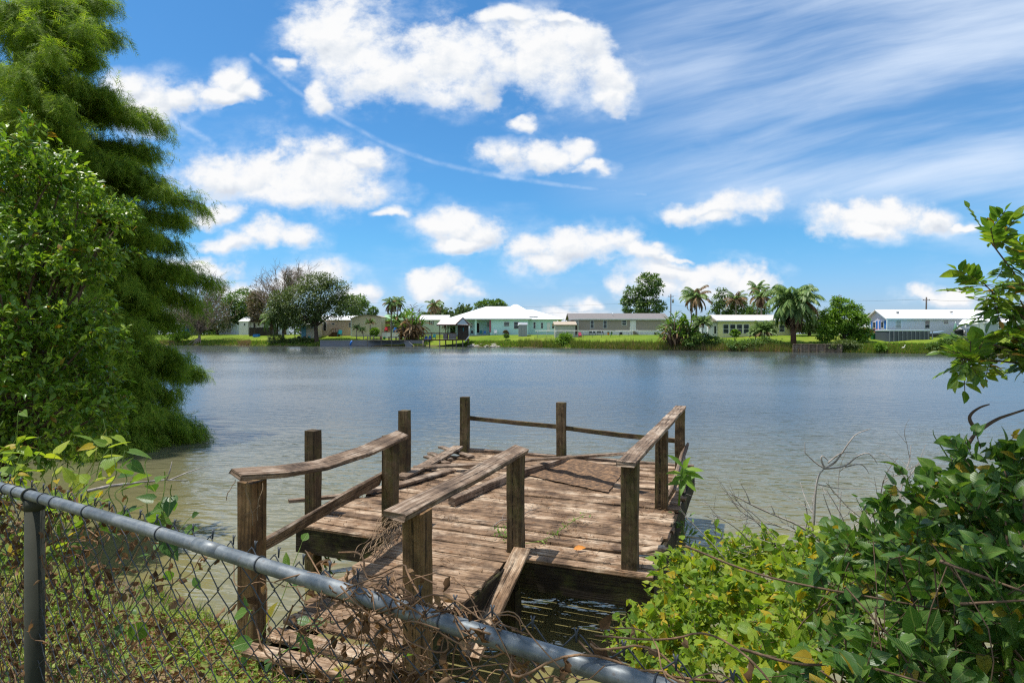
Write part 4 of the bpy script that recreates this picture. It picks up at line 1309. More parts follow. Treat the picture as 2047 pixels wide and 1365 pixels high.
def far_car(name, label, u0, u1, D, mat, cab=(.3, .7), z_h=1.5, cat='car', bed=False):
    xa, xb = X(u0, D), X(u1, D)
    g = gz((u0 + u1) / 2, D)
    L_ = xb - xa
    t = thing(name, label, cat, ((xa + xb) / 2, D, g))
    MB().prism([(xa, g + .4), (xb, g + .4), (xb, g + .85), (xb - .1 * L_, g + .98), (xa + .06 * L_, g + .98), (xa, g + .9)], D, D + 1.7).build('body', mat, t)
    c0, c1 = xa + cab[0] * L_, xa + cab[1] * L_
    MB().prism([(c0, g + .98), (c1, g + .98), (c1 - .08 * L_, g + z_h), (c0 + .06 * L_, g + z_h)], D + .1, D + 1.6).build('cabin', mat, t)
    MB().prism([(c0 + .05 * L_, g + 1.02), (c1 - .05 * L_, g + 1.02), (c1 - .10 * L_, g + z_h - .08), (c0 + .08 * L_, g + z_h - .08)], D + .09, D + .097).build('side_window', GLASS, t)
    for f in (.2, .8):
        w0 = MB().tube([(xa + f * L_, D - .05, g + .33), (xa + f * L_, D + .2, g + .33)], .34, 14).build('wheel', BLACK, t)
        MB().tube([(xa + f * L_, D - .07, g + .33), (xa + f * L_, D - .052, g + .33)], .18, 10).build('rim', CONCRETE, w0)
    return t


far_car('pickup_truck', 'bright blue pickup truck with open bed parked by the bright tree', 1693, 1736, D6, BLUE, (.06, .36), 1.75, 'truck')
far_car('red_car', 'red car parked behind the green bin', 1731, 1757, D6 + 1.2, RED, (.2, .8), 1.45)
for (u, mt, lb) in ((1748, GREENP, 'green wheeled bin beside the red car'), (1755.5, BLACK, 'black wheeled bin beside the blue grey home')):
    Db = 104.0
    xx, zz = X(u, Db), gz(u, Db)
    t = thing('wheeled_bin', lb, 'bin', (xx, Db, zz))
    MB().add([Vector((xx + a * s_, Db + .3 + b * s_, z_)) for z_, s_ in ((zz, .24), (zz + .95, .33)) for a, b in ((-1, -1), (1, -1), (1, 1), (-1, 1))],
             [(0, 3, 2, 1), (4, 5, 6, 7), (0, 1, 5, 4), (1, 2, 6, 5), (2, 3, 7, 6), (3, 0, 4, 7)]).build('body', mt, t)
    MB().board([(xx, Db - .06, zz + .99), (xx, Db + .68, zz + 1.05)], .7, .06, seg=2).build('lid', mt, t)
    for sx in (-.28, .28):
        MB().tube([(xx + sx - .03, Db + .58, zz + .1), (xx + sx + .03, Db + .58, zz + .1)], .11, 8).build('wheel', BLACK, t)
t = MB()
Db = 104
for a, b in ((1762, 1766), (1766.5, 1770)):
    t.board([(X(a, Db), Db, gz(a, Db)), (X(b, Db), Db + .3, Z(661, Db))], .3, .05, up=(1, 0, 0), seg=2)
t.build('leaning_planks', WOOD_GREY, None, (X(1765, Db), Db, gz(1765, Db)), 'two grey planks leaning on the blue grey home corner', 'planks')

# beige house row on the left of the gazebo
D = 163.0
h = house('beige_house', 'long beige house with white roof half hidden behind the big oak', 618, 716, 640, 632, D, 8, WALL_PINKBEIGE, ROOF_WHITE, over=.3)
door(h, 646.5, 644, 652, 661, D, DARK, TRIM)
window(h, 663, 646, 669, 649.5, D, mull=0)
window(h, 697, 645, 704, 655, D)
wg = MB()
wg.prism([(X(706, D), gz(730, D) - .4), (X(766, D), gz(730, D) - .4), (X(766, D), Z(635, D)), (X(758, D), Z(632.5, D)), (X(738, D), Z(631, D)), (X(722, D), Z(632.5, D)), (X(708, D), Z(637, D))], D - 2.5, D + 12)
wg.build('gable_wing', WALL_BEIGE, h)
wr = MB()
prof = [(704.5, 638), (722, 632.2), (738, 630.5), (758, 632), (768, 635)]
for (ua, va), (ub, vb) in zip(prof[:-1], prof[1:]):
    wr.slab([(X(ua, D), D - 2.9, Z(va, D) + .12), (X(ub, D), D - 2.9, Z(vb, D) + .12), (X(ub, D), D + 12, Z(vb, D) + .12), (X(ua, D), D + 12, Z(va, D) + .12)], .12)
wr.build('curved_roof', ROOF_TAN, h)
MB().box(X(706, D), X(708, D), D - 2.56, D - 2.52, gz(706, D), Z(638, D)).build('downpipe', TRIM, h)
ds = thing('deck_stairs', 'brown wooden deck stairs with railing against the beige house', 'stairs', (X(666, D - 2), D - 2, gz(666, D - 2)))
zz = gz(666, D - 2)
st = MB()
for k in range(5):
    st.box(X(658 + 1.6 * k, D - 2), X(659.6 + 1.6 * k, D - 2), D - 2.6, D - 1.2, zz - .1, zz + .22 * (k + 1))
st.box(X(666.2, D - 2), X(676, D - 2), D - 2.6, D - .3, zz - .1, zz + 1.12)
st.build('steps', WOOD_BROWN, ds)
MB().board([(X(658, D - 2.7), D - 2.7, zz + 1.1), (X(666, D - 2.7), D - 2.7, zz + 2.1), (X(676, D - 2.7), D - 2.7, zz + 2.1)], .1, .12, seg=6).build('handrail', WOOD_BROWN, ds)
for u in (658, 662, 666, 671, 676):
    q = zz + 1.05 if u < 660 else (zz + 1.6 if u < 665 else zz + 2.05)
    MB().box(X(u, D - 2.7) - .05, X(u, D - 2.7) + .05, D - 2.72, D - 2.62, zz, q).build('baluster', WOOD_BROWN, ds)
chair('lawn_chair', 679, D - 3, TEALP, 'teal high backed chair by the brown deck stairs', s=1.7)
h = house('garden_shed', 'cream shed with a lean to awning and blue end panel under the oak', 612, 632, 648.5, 643, D - 6, 5, WALL_BEIGE, ROOF_WHITE, over=.3, cat='shed')
window(h, 620.5, 650.5, 627.5, 656.5, D - 6, pane=DARK)
MB().slab([(X(588, D - 7), D - 8, Z(650, D - 8)), (X(614, D - 7), D - 8, Z(649.3, D - 8)), (X(614, D - 5), D - 3, Z(644.5, D - 4)), (X(592, D - 5), D - 3, Z(647.5, D - 4))], .12).build('awning', ROOF_WHITE, h)
MB().box(X(602.5, D - 6), X(611.8, D - 6), D - 6.2, D - 5.9, gz(605, D - 6) - .2, Z(650, D - 6)).build('blue_panel', plain('sky_blue_panel', (.16, .38, .5), .6), h)
for u in (589, 600):
    MB().box(X(u, D - 8) - .06, X(u, D - 8) + .06, D - 7.9, D - 7.75, gz(u, D - 8) - .2, Z(650.3, D - 8)).build('awning_post', WOOD_GREY, h)
for (u, mt, lb) in ((596, DARK, 'dark lounge chair under the cream shed awning'), (608, BLACK, 'black chair in front of the blue shed panel'), (617, TEALP, 'small teal chair left of the oak trunk')):
    chair('lawn_chair', u, D - 9, mt, lb, s=1.1)
# green-roofed house
D = 166.0
h = house('green_roofed_house', 'pale house with a light green metal roof behind the palms', 767, 815, 640, 630.5, D, 8, WALL_PALEGREEN, ROOF_GREEN, over=.4)
MB().box(X(768, D), X(780, D), D - .06, D + .05, gz(770, D), Z(641, D)).build('brown_wall_panel', plain('brown_panel', (.24, .15, .08), .7), h)
for a in (789, 799.5):
    window(h, a, 646, a + 7, 655, D, pane=BLIND)
MB().box(X(766, D), X(768, D), D - 1.5, D - 1.3, gz(767, D) - .2, Z(640, D)).build('porch_post', TRIM, h)
# white raised patio wall with chairs
D = 155.0
t = thing('patio_wall', 'white low wall holding a raised patio left of the gazebo', 'wall', (X(788, D), D, gz(788, D)))
zp = Z(664.5, D)
MB().box(X(763, D), X(811, D), D, D + 4, gz(788, D) - 1.6, zp).build('wall_face', WHITE, t)
MB().box(X(762.5, D), X(811.5, D), D - .1, D + 4.1, zp + .003, zp + .1).build('coping', CONCRETE, t)
chair('patio_chair', 771.5, D + 1, RED, 'red chair on the white raised patio', z=zp + .1, s=1.25)
chair('patio_chair', 789.5, D + 1.2, BLUE, 'blue chair on the white raised patio', z=zp + .1, s=1.15)
chair('patio_chair', 797, D + 1.4, WOOD_GREY, 'pale wooden chair on the white raised patio', z=zp + .1)
chair('patio_chair', 805, D + 1.6, WIRE, 'dark grey chair beside the brown palm clump', z=zp + .1, s=1.1)
for u, mt, lb in ((761.5, ORANGE, 'orange pot at the left end of the white patio wall'), (768, GREENP, 'teal green planter near the red chair')):
    xx = X(u, D - 1)
    zz = gz(u, D - 1)
    MB().tube([(xx, D - 1, zz), (xx, D - 1, zz + .3), (xx, D - 1, zz + .7)], [.2, .28, .34], 10).build('flower_pot', mt, None, (xx, D - 1, zz), lb, 'flower pot')
# pale green-white house behind the gazebo
D = 164.0
h = house('pale_green_house', 'pale mint house with white roof and shuttered window behind the gazebo', 840, 893, 639.5, 631, D, 9, WALL_PALEGREEN, ROOF_WHITE, over=.4)
fo = window(h, 860, 642, 864.5, 648.5, D, mull=1)
for a in (858, 865):
    MB().box(X(a, D), X(a + 1.6, D), D - .06, D - .003, Z(649, D), Z(641.5, D)).build('shutter', DARK, h)
chair('patio_chair', 851.5, 150, BLUE, 'bright blue chair on the lawn left behind the gazebo deck', s=1.25)
chair('patio_chair', 859.5, 150, BLUE, 'bright blue chair nearer the gazebo corner post', s=1.25)

# gazebo on a deck over the water
D = 140.0
gzb = thing('gazebo', 'brown roofed gazebo on a wooden deck standing in the lake', 'gazebo', (X(892, D), D, 0))
zdk = Z(678.2, D)
MB().box(X(845.5, D), X(914, D), D, D + 4.6, zdk - .28, zdk).build('deck_floor', WOOD_BROWN, gzb)
MB().box(X(914, D) + .003, X(937, D), D + .3, D + 4.4, zdk - .25, zdk - .02).build('deck_floor', WOOD_BROWN, gzb)
for (u, dy) in ((846, .1), (879, .05), (912, .05), (859, 4), (891, 3), (905, 2.4), (925, .6), (936, 3)):
    MB().tube([(X(u, D + dy), D + dy, -1.2), (X(u, D + dy), D + dy, zdk - .28)], .14, 8).build('pile', WOOD_GREY, gzb)
zr_, zrf = Z(666, D), Z(650, D)
for u in (846, 862.5, 879, 895, 912):
    MB().box(X(u, D) - .08, X(u, D) + .08, D + .003, D + .16, zdk + .003, zrf if u in (879, 912) else zr_).build('post', WOOD_BROWN, gzb)
for u in (879, 912, 891):
    MB().box(X(u, D + 4) - .08, X(u, D + 4) + .08, D + 4, D + 4.16, zdk + .003, zrf).build('post', WOOD_BROWN, gzb)
MB().box(X(845.5, D), X(912.5, D), D - .02, D + .10, zr_ + .003, zr_ + .12).box(X(845.5, D), X(912.5, D), D + .02, D + .08, zdk + .35, zdk + .45).build('deck_rail', WOOD_BROWN, gzb)
bal = MB()
for k in range(34):
    u = 847 + k * 1.95
    bal.box(X(u, D) - .03, X(u, D) + .03, D + .03, D + .07, zdk + .45, zr_)
bal.build('balusters', WOOD_BROWN, gzb)
MB().box(X(886, D), X(896, D), D + .12, D + .16, zdk + .05, zr_ - .05).box(X(897, D), X(911, D), D + .12, D + .16, zdk + .05, zr_ - .05).build('rail_panel', CONCRETE, gzb)
MB().box(X(913, D) + .1, X(936.5, D), D + .35, D + .45, zdk + .003, zrf - .003).build('board_wall', WOOD_DARKFENCE, gzb)
MB().box(X(925.3, D), X(926.4, D), D + .28, D + .34, Z(662, D), Z(655, D)).build('wall_lamp', TEALP, gzb)
rg = MB()
zap = Z(637.5, D + 2)
rg.slab([(X(873.5, D), D - .7, zrf + .15), (X(912, D), D - .7, zrf + .15), (X(925.5, D), D + 2.2, zap + .15), (X(882, D), D + 2.2, zap + .15)], .15)
rg.slab([(X(912, D), D - .702, zrf + .152), (X(938.5, D), D - .2, zrf + .1), (X(925.5, D), D + 2.2, zap + .152)], .12)
rg.slab([(X(873.5, D), D + 5, zrf + .15), (X(940, D), D + 5, zrf + .15), (X(925.5, D), D + 2.203, zap + .148), (X(882, D), D + 2.203, zap + .148)], .15)
rg.build('roof', ROOF_TAN if False else plain('pale_gazebo_roof', (.56, .50, .48), .7), gzb)
MB().box(X(873.5, D), X(912, D), D - .76, D - .71, zrf - .12, zrf + .16).box(X(912, D) + .003, X(938.5, D), D - .76, D - .71, zrf - .12, zrf + .1).build('fascia', WOOD_BROWN, gzb)
MB().slab([(X(911, D), D - .8, zrf + .2), (X(913, D), D - .8, zrf + .1), (X(926, D), D - .8, zap + .1), (X(926, D), D - .8, zap + .35)], .1).slab([(X(926, D), D - .8, zap + .35), (X(926, D), D - .8, zap + .1), (X(937, D), D - .8, zrf + .1), (X(939.5, D), D - .8, zrf + .2)], .1).build('gable_trim', WOOD_BROWN, gzb)
MB().prism([(X(913, D), zrf + .16), (X(937, D), zrf + .16), (X(926, D), zap + .1)], D - .74, D - .70).build('gable_panel', plain('pale_gable_panel', (.46, .56, .60), .7), gzb)
for u, mt, lb in ((868, TEALP, 'teal chair on the open gazebo deck'), (901.5, BLACK, 'dark chair inside the gazebo behind the rail panel')):
    chair('patio_chair', u, D + 1.2, mt, lb, z=zdk, s=1.15)
for k, (u, v) in enumerate(((899, 652.5), (889, 654))):
    c_ = P(u, v, D + 1.5)
    V_, F_ = leaf_arrays(np.array(c_)[None] + RNG.normal(size=(90, 3)) * .28, rand_dirs(90), rand_dirs(90), .35, .16, LEAF4)
    hb = npmesh('hanging_basket', V_, F_, LEAF_MID if k == 0 else LEAF_DEAD, origin=c_, label='leafy green basket hanging in the gazebo' if k == 0 else 'reddish dry basket hanging in the gazebo', cat='hanging basket')
    MB().tube([c_, c_ + Vector((0, 0, 1.0))], .02, 4).build('cord', WIRE, hb)
MB().tube([(X(938, D), D - .3, Z(672, D)), (X(930, D), D - .3, Z(682, D))], .12, 6).tube([(X(938, D), D - .3, Z(672, D)), (X(938, D), D - .2, Z(652, D))], .07, 6).build('drain_pipe', TRIM, None, (X(938, D), D - .3, Z(672, D)), 'white pipe running down beside the gazebo wall', 'pipe')

# small fishing dock and seawall on the left
D = 146.5
sw = thing('seawall', 'grey blue concrete seawall below the beige house lawn', 'seawall', (X(740, D), D, 0))
MB().box(X(640, D + 1.2), X(846, D + 1.2), D + 1.1, D + 1.5, -1.0, Z(681.5, D)).build('wall_face', SEAWALL_GREY, sw)
MB().box(X(640, D + 1), X(846, D + 1), D + .95, D + 1.7, Z(681.5, D) + .003, Z(680.3, D)).build('wall_cap', CONCRETE, sw)
fd = thing('fishing_dock', 'small grey wooden fishing dock with rails beside the white patio wall', 'dock', (X(770, D), D, 0))
zf = Z(679.5, D)
MB().box(X(736, D), X(806, D), D - 1.2, D + .9, zf - .15, zf).build('deck_floor', WOOD_GREY, fd)
for u in (737, 749, 764, 785, 800):
    MB().box(X(u, D) - .07, X(u, D) + .07, D - 1.2, D - 1.05, -1 if u in (737, 764, 785) else zf - .3, Z(671.5, D)).build('post', WOOD_GREY, fd)
for z_ in (672.3, 675.5):
    MB().box(X(736, D), X(765, D), D - 1.24, D - 1.203, Z(z_, D) - .12, Z(z_, D)).build('rail', WOOD_GREY, fd)
MB().box(X(776, D), X(794, D), D - .6, D + .2, Z(673, D) - .1, Z(673, D)).box(X(777, D), X(779, D), D - .4, D, zf, Z(673, D) - .11).box(X(791, D), X(793, D), D - .4, D, zf, Z(673, D) - .11).build('picnic_table', WOOD_BROWN, None, (X(785, D), D - .2, zf), 'brown wooden bench table on the small grey dock', 'table')
MB().tube([P(700, 690, D), P(702, 684, D), P(704, 681, D)], [.2, .25, .15], 8).build('blue_float', BLUE, None, P(700, 690, D), 'bright blue float hanging on the grey seawall', 'float')
bt = MB()
for k in range(9):
    pass
bt.prism([(X(812, D), .05), (X(822, D), -.1), (X(826, D), .25), (X(818, D), Z(683, D)), (X(808, D), Z(684, D))], D - .6, D + .6)
bt.build('upturned_boat', SEAWALL_GREY, None, (X(817, D), D, 0), 'grey upturned boat hull on the bank below the brown palms', 'boat')
# timber seawall on the right
D = 99.0
sw = thing('seawall', 'low weathered timber seawall with posts right of the big palm', 'seawall', (X(1632, D), D, 0))
zt = Z(688.5, D)
line = [Vector((X(u, float(shore_y((u - CU) / F)) - .5), float(shore_y((u - CU) / F)) - .5, 0)) for u in range(1585, 1682, 16)]
for k in range(3):
    z0 = .02 + k * (zt - .05) / 3
    MB().board([p + Vector((0, 0, z0 + .22)) for p in line], .09, (zt - .1) / 3, seg=14).build('wall_plank', WOOD_SEAWALL, sw)
MB().board([p + Vector((0, -.02, zt + .05)) for p in line], .3, .1, seg=14).build('wall_cap', WOOD_SEAWALL, sw)
for p in line:
    MB().box(p.x - .09, p.x + .09, p.y - .24, p.y - .08, -.8, zt - .003).build('wall_post', WOOD_SEAWALL, sw)
# houses and clutter at far left, behind the bare trees
D = 172.0
h = house('white_cottage', 'small white sided cottage with gable front at the far left shore', 478, 496, 643, 634, D, 9, WALL_WHITE, ROOF_WHITE, over=.2)
window(h, 487, 646, 491, 651, D)
h = house('brown_roofed_house', 'low white house with brown roof and dark posts far left', 497, 560, 643.5, 638, D + 2, 7, WALL_WHITE, ROOF_BROWN, over=.5)
for a in (498.5, 507, 528):
    door(h, a, 646, a + 3.2, 656, D + 2, DARK, TRIM)
window(h, 516, 647, 519.5, 651.5, D + 2, pane=DARK)
fn = thing('board_fence', 'dark brown board fence standing left of the drooping palm', 'fence', (X(525, 166), 166, gz(525, 166)))
fb = MB()
for k in range(33):
    u = 498 + k * 1.75
    fb.box(X(u, 166), X(u + 1.68, 166), 166, 166.06, gz(u, 166) - .5, Z(655 - (u - 498) * .03, 166) + random.uniform(-.05, .05))
fb.build('boards', WOOD_DARKFENCE, fn)
for u in (500, 518, 536, 554):
    MB().box(X(u, 166) - .06, X(u, 166) + .06, 166.063, 166.2, gz(u, 166) - .3, Z(655, 166)).build('post', WOOD_DARKFENCE, fn)
MB().prism([(X(508, 164), gz(508, 164)), (X(519, 164), gz(508, 164)), (X(518, 164), gz(508, 164) + .8), (X(509, 164), gz(508, 164) + .7)], 163, 164.5).build('tarp_heap', BLUE, None, (X(513, 164), 164, gz(508, 164)), 'blue tarpaulin heap before the dark board fence', 'tarp')
h = house('white_trailer', 'white trailer with flat roof glimpsed behind the bare tree', 352, 377, 648, 646, D + 3, 5, WALL_WHITE, ROOF_WHITE, over=.8, cat='trailer')
MB().box(X(366, D + 2), X(375, D + 2), D + 1.5, D + 2.9, gz(370, D), Z(653, D)).build('tarp_heap', BLUE, None, (X(370, D + 2), D + 2, gz(370, D)), 'blue covered load beside the white trailer', 'tarp')
h = house('white_house', 'white house with pale roof seen through the cypress boughs', 232, 284, 648, 639, D + 5, 8, WALL_WHITE, ROOF_WHITE, over=.4)
window(h, 262, 650, 270, 657, D + 5)
h = house('white_shed', 'white low roofed shed behind the bare shore tree', 436, 462, 641, 637, D + 8, 6, WALL_WHITE, ROOF_WHITE, over=.5, cat='shed')

# utility poles and wires
def pole(u, v_top, D, label, trans=False, lean=0.0):
    xx = X(u, D)
    g = ground_at(xx, D)
    t = thing('utility_pole', label, 'pole', (xx, D, g), 'utility poles along the far road')
    MB().tube([(xx - lean, D, g - .5), (xx, D, Z(v_top, D))], [.17, .13], 8).build('pole', CREOSOTE, t)
    zt = Z(v_top, D)
    MB().box(xx - .75, xx + .75, D - .06, D + .06, zt - .7, zt - .58).build('crossarm', CREOSOTE, t)
    for sx in (-.6, 0, .6):
        MB().tube([(xx + sx, D, zt - .578), (xx + sx, D, zt - .4)], .05, 6).build('insulator', CONCRETE, t)
    if trans:
        MB().tube([(xx + .55, D, zt - 2.3), (xx + .55, D, zt - 1.3)], .28, 10).build('transformer', CONCRETE, t)
    return Vector((xx, D, zt - .4))


p1 = pole(1341, 588, 158, 'utility pole with grey transformer left of the twin palms', True)
p2 = pole(1852, 594, 125, 'leaning utility pole rising above the blue grey home roof', lean=.15)
p3 = pole(1972, 594, 120, 'leaning utility pole partly behind the leafy sprig', lean=-.6)
p4 = pole(736, 602, 185, 'utility pole above the beige gabled house')


def wire(name, a, b, sag, label):
    pts = []
    for k in range(25):
        t = k / 24
        p = Vector(a).lerp(Vector(b), t)
        p.z -= sag * 4 * t * (1 - t)
        pts.append(p)
    MB().tube(pts, .022, 4, cap=False).build(name, WIRE, None, a, label, 'wire', 'overhead wires')


wire('power_line', p4, p1 - Vector((0, 0, 1.2)), 1.6, 'overhead wire stretching from the left pole to the transformer pole')
wire('power_line', p1, p2, 1.0, 'overhead wire between the transformer pole and the leaning pole')
wire('power_line', p2, p3, .4, 'short overhead wire between the two leaning poles')
wire('power_line', p1 - Vector((0, 0, 2.4)), p2 - Vector((0, 0, 2.6)), 1.2, 'lower overhead wire running past the bright round tree')
wire('power_line', p4 - Vector((0, 0, 3)), Vector((X(1180, 170), 170, Z(622, 170))), 1.0, 'lower overhead wire passing behind the teal house')

# stones at the water edge and the duck
for k in range(26):
    u = random.choice([random.uniform(938, 1000), random.uniform(938, 1000), random.uniform(1180, 1480)])
    az = (u - CU) / F
    d = float(shore_y(az)) + random.uniform(-.3, 1.2)
    s_ = random.uniform(.25, .75) if u < 1010 else random.uniform(.15, .35)
    bmh = bpy.data.meshes.new('shore_stone')
    xx = az * d
    mb = MB()
    rr = [random.uniform(.7, 1.2) for _ in range(40)]
    ring = []
    vs = []
    for i in range(5):
        for j in range(8):
            th, ph = math.pi * (i + .5) / 5, 2 * math.pi * j / 8
            q = rr[i * 8 + j]
            vs.append(Vector((xx + s_ * 1.3 * q * math.sin(th) * math.cos(ph), d + s_ * q * math.sin(th) * math.sin(ph), max(-.1, float(land_z(xx, d))) + s_ * .35 * q * math.cos(th))))
    fs = [(i * 8 + j, (i + 1) * 8 + j, (i + 1) * 8 + (j + 1) % 8, i * 8 + (j + 1) % 8) for i in range(4) for j in range(8)] + [tuple(range(8)), tuple(range(39, 31, -1))]
    mb.add(vs, fs)
    mb.build('shore_stone', ROCK, None, (xx, d, 0), 'pale broken stone among others at the far waterline', 'stone', 'stones along the far waterline')
Dd = 93.0
dx, dg = X(1806, Dd), gz(1806, Dd)
dk_ = MB()
dk_.tube([(dx - .28, Dd, dg + .22), (dx - .15, Dd, dg + .26), (dx, Dd, dg + .25), (dx + .15, Dd, dg + .30), (dx + .22, Dd, dg + .42), (dx + .24, Dd, dg + .62), (dx + .28, Dd, dg + .68), (dx + .36, Dd, dg + .66)],
         [.03, .13, .17, .12, .07, .055, .07, .03], 8)
for sy in (-.06, .06):
    dk_.tube([(dx, Dd + sy, dg - .02), (dx + .02, Dd + sy, dg + .14)], .02, 5)
dk_.build('duck', DUCK, None, (dx, Dd, dg), 'white duck standing on the right hand lawn below the pool', 'duck')
# ---------------------------------------------------------------- trees, palms, shrubs and reeds of the far shore
def px_ell(u, v, ru, rv, D, depth=None):
    c = P(u, v, D)
    s = D / F
    return (np.array(c), np.array([ru * s, (depth or ru) * s, rv * s]))


def trunk_mesh(par, base, tips, r0, mat=BARK_DARK, name='trunk', rng=random, fork=.38):
    mb = MB()
    base = Vector(base)
    mean = sum((Vector(t_) for t_ in tips), Vector()) / len(tips)
    fk = base.lerp(mean, fork)
    fk.x = base.x + (mean.x - base.x) * fork * .5
    mb.tube([base - Vector((0, 0, .1)), base.lerp(fk, .1), base.lerp(fk, .5), fk], [r0 * 1.5, r0 * 1.1, r0 * .9, r0 * .8], 9)
    for tp in tips:
        tp = Vector(tp)
        mid = fk.lerp(tp, .5) + Vector((rng.uniform(-.4, .4), rng.uniform(-.4, .4), .35)) * (tp - fk).length * .15
        mb.tube([fk - Vector((0, 0, r0 * .5)), fk.lerp(mid, .5) + Vector((0, 0, .1)), mid, tp], [r0 * .5, r0 * .38, r0 * .24, r0 * .07], 6)
    return mb.build(name, mat, par)


def far_tree(name, label, u, v_base, D, lobes, leaf, ln, clumps, per=14, spread=None, cat='tree', r0=.3, group=None, trunk=BARK_DARK, limbs=6, shell=.55, extra=None, base_off=0.0):
    """a tree from crown lobes given in photo pixels; trunk with limbs into the lobes and a crown of many small leaves"""
    g = gz(u, D)
    base = Vector((X(u, D), D, g - .2))
    t = thing(name, label, cat, (base.x, D, g), group)
    ells = [px_ell(*l[:4], D + (l[4] if len(l) > 4 else 0)) for l in lobes]
    rng = np.random.default_rng(abs(hash(label)) % 1000 if False else int(u * 7 + D))
    tips = []
    for c, r in ells:
        for _ in range(max(1, round(limbs / len(ells)))):
            o = rand_dirs(1, rng)[0]
            o[2] = abs(o[2]) * .8
            tips.append(c + o * r * .75)
    trunk_mesh(t, base, tips, r0, trunk)
    sp = spread or 0.16 * float(np.mean([r.mean() for c, r in ells]))
    pos, out = clump_points(ells, int(clumps * 2.4), per, sp * .85, rng, shell)
    n = len(pos)
    d = out + .7 * rand_dirs(n, rng) + np.array([0, 0, -.25])
    nr = norm(out * .6 + rand_dirs(n, rng) * .6 + np.array([0, 0, .8]))
    V_, F_ = leaf_arrays(pos, d, nr, 1.1 * ln * rng.uniform(.6, 1.3, n), ln * .75 * rng.uniform(.6, 1.2, n), LEAF4)
    npmesh('crown', V_, F_, leaf, t)
    if extra:
        extra(t, ells, rng)
    return t


def bare_tree(name, label, u, D, lobes, n_br, r0, mat=BARK_GREY, balls=0, leaves=0, group=None):
    """leafless or half dead tree: trunk, limbs and many fine twigs"""
    g = gz(u, D)
    base = Vector((X(u, D), D, g - .2))
    t = thing(name, label, 'tree', (base.x, D, g), group)
    rng = random.Random(int(u))
    tr, tw = MB(), MB()
    tips = []
    for l in lobes:
        c, r = px_ell(*l[:4], D)
        for _ in range(n_br):
            o = Vector(rand_dirs(1)[0])
            o.z = abs(o.z) if rng.random() < .75 else o.z
            tips.append(Vector(c) + Vector((o.x * r[0], o.y * r[1], o.z * r[2])))
    mean = sum(tips, Vector()) / len(tips)
    fk = base.lerp(mean, .42)
    fk.x = base.x + (mean.x - base.x) * .2
    tr.tube([base, base.lerp(fk, .5), fk], [r0 * 1.2, r0 * .95, r0 * .8], 8)
    for tp in tips:
        b0 = base.lerp(fk, rng.uniform(.45, 1.0))
        k1 = b0.lerp(tp, .35) + Vector((rng.uniform(-.3, .3), rng.uniform(-.3, .3), (tp - b0).length * .07))
        k2 = b0.lerp(tp, .7) + Vector((rng.uniform(-.5, .5), rng.uniform(-.5, .5), rng.uniform(.0, .4)))
        tr.tube([b0, k1, k2, tp], [r0 * .42, r0 * .3, r0 * .18, r0 * .06], 5)
        for _ in range(9):
            a = k1.lerp(k2, rng.random()) if rng.random() < .4 else k2.lerp(tp, rng.random())
            L_ = (tp - base).length * rng.uniform(.10, .24)
            dv = (tp - base).normalized() * .6 + Vector((rng.uniform(-1, 1), rng.uniform(-1, 1), rng.uniform(-.3, .9)))
            e = a + dv.normalized() * L_
            tw.tube([a, a.lerp(e, .5) + Vector((0, 0, L_ * .08)), e], [.055, .04, .018], 3, cap=False)
            for _ in range(3):
                f_ = a.lerp(e, rng.uniform(.3, .9))
                e2 = f_ + (dv.normalized() + Vector((rng.uniform(-1, 1), rng.uniform(-1, 1), rng.uniform(-.5, .8)))).normalized() * L_ * .5
                tw.tube([f_, e2], [.03, .014], 3, cap=False)
    tr.build('trunk', mat, t)
    tw.build('twigs', mat, t)
    if balls:
        pos, ou = [], []
        for _ in range(balls):
            tp = rng.choice(tips)
            c = base.lerp(tp, rng.uniform(.7, 1.0))
            n = 60
            o = rand_dirs(n)
            pos.append(np.array(c)[None] + o * RNG.uniform(.15, .6, (n, 1)))
            ou.append(o)
        pos, ou = np.concatenate(pos), np.concatenate(ou)
        V_, F_ = leaf_arrays(pos, ou + .5 * rand_dirs(len(pos)), rand_dirs(len(pos)), .35, .2, LEAF4)
        npmesh('mistletoe', V_, F_, LEAF_MISTLE, t)
    if leaves:
        pos, ou = clump_points([px_ell(*l[:4], D) for l in lobes], leaves, 8, .5, np.random.default_rng(int(u)), .3)
        V_, F_ = leaf_arrays(pos, ou + rand_dirs(len(pos)), rand_dirs(len(pos)), .4, .22, LEAF4)
        npmesh('crown', V_, F_, LEAF_BROWNISH, t)
    return t


FARG = None
# left group
bare_tree('bare_tree', 'pale leafless shore tree with wide spreading roots far left', 399, 159, [(400, 622, 62, 38), (352, 618, 26, 34), (440, 640, 40, 26), (415, 585, 30, 28), (370, 640, 40, 20)], 16, .34, BARK_TAN, leaves=210)
rt = MB()
for k in range(9):
    a = X(399, 159)
    e = a + random.uniform(-3.4, 1.5)
    rt.tube([(a, 159, gz(399, 159) + 1.3), ((a + e) / 2, 158.3, gz(399, 159) + .5), (e, 157.0, gz(399, 158) - .9)], [.14, .1, .05], 5)
rt.build('roots', BARK_TAN, bpy.data.objects['bare_tree'])
far_tree('dense_tree', 'dark green tree behind the pale bare shore tree', 436, 668, 178, [(436, 625, 46, 34), (405, 640, 40, 24)], LEAF_OAK, .55, 150, r0=.3)
far_tree('dense_tree', 'mid green tree rising over the small white cottage', 485, 668, 180, [(485, 606, 34, 27), (500, 625, 30, 24), (465, 618, 24, 24)], LEAF_MID, .55, 190, r0=.35)
far_tree('dense_tree', 'low mid green tree filling behind the pale bare shore tree', 375, 668, 190, [(372, 638, 40, 26), (345, 645, 30, 20), (410, 650, 40, 18)], LEAF_MID, .55, 140)
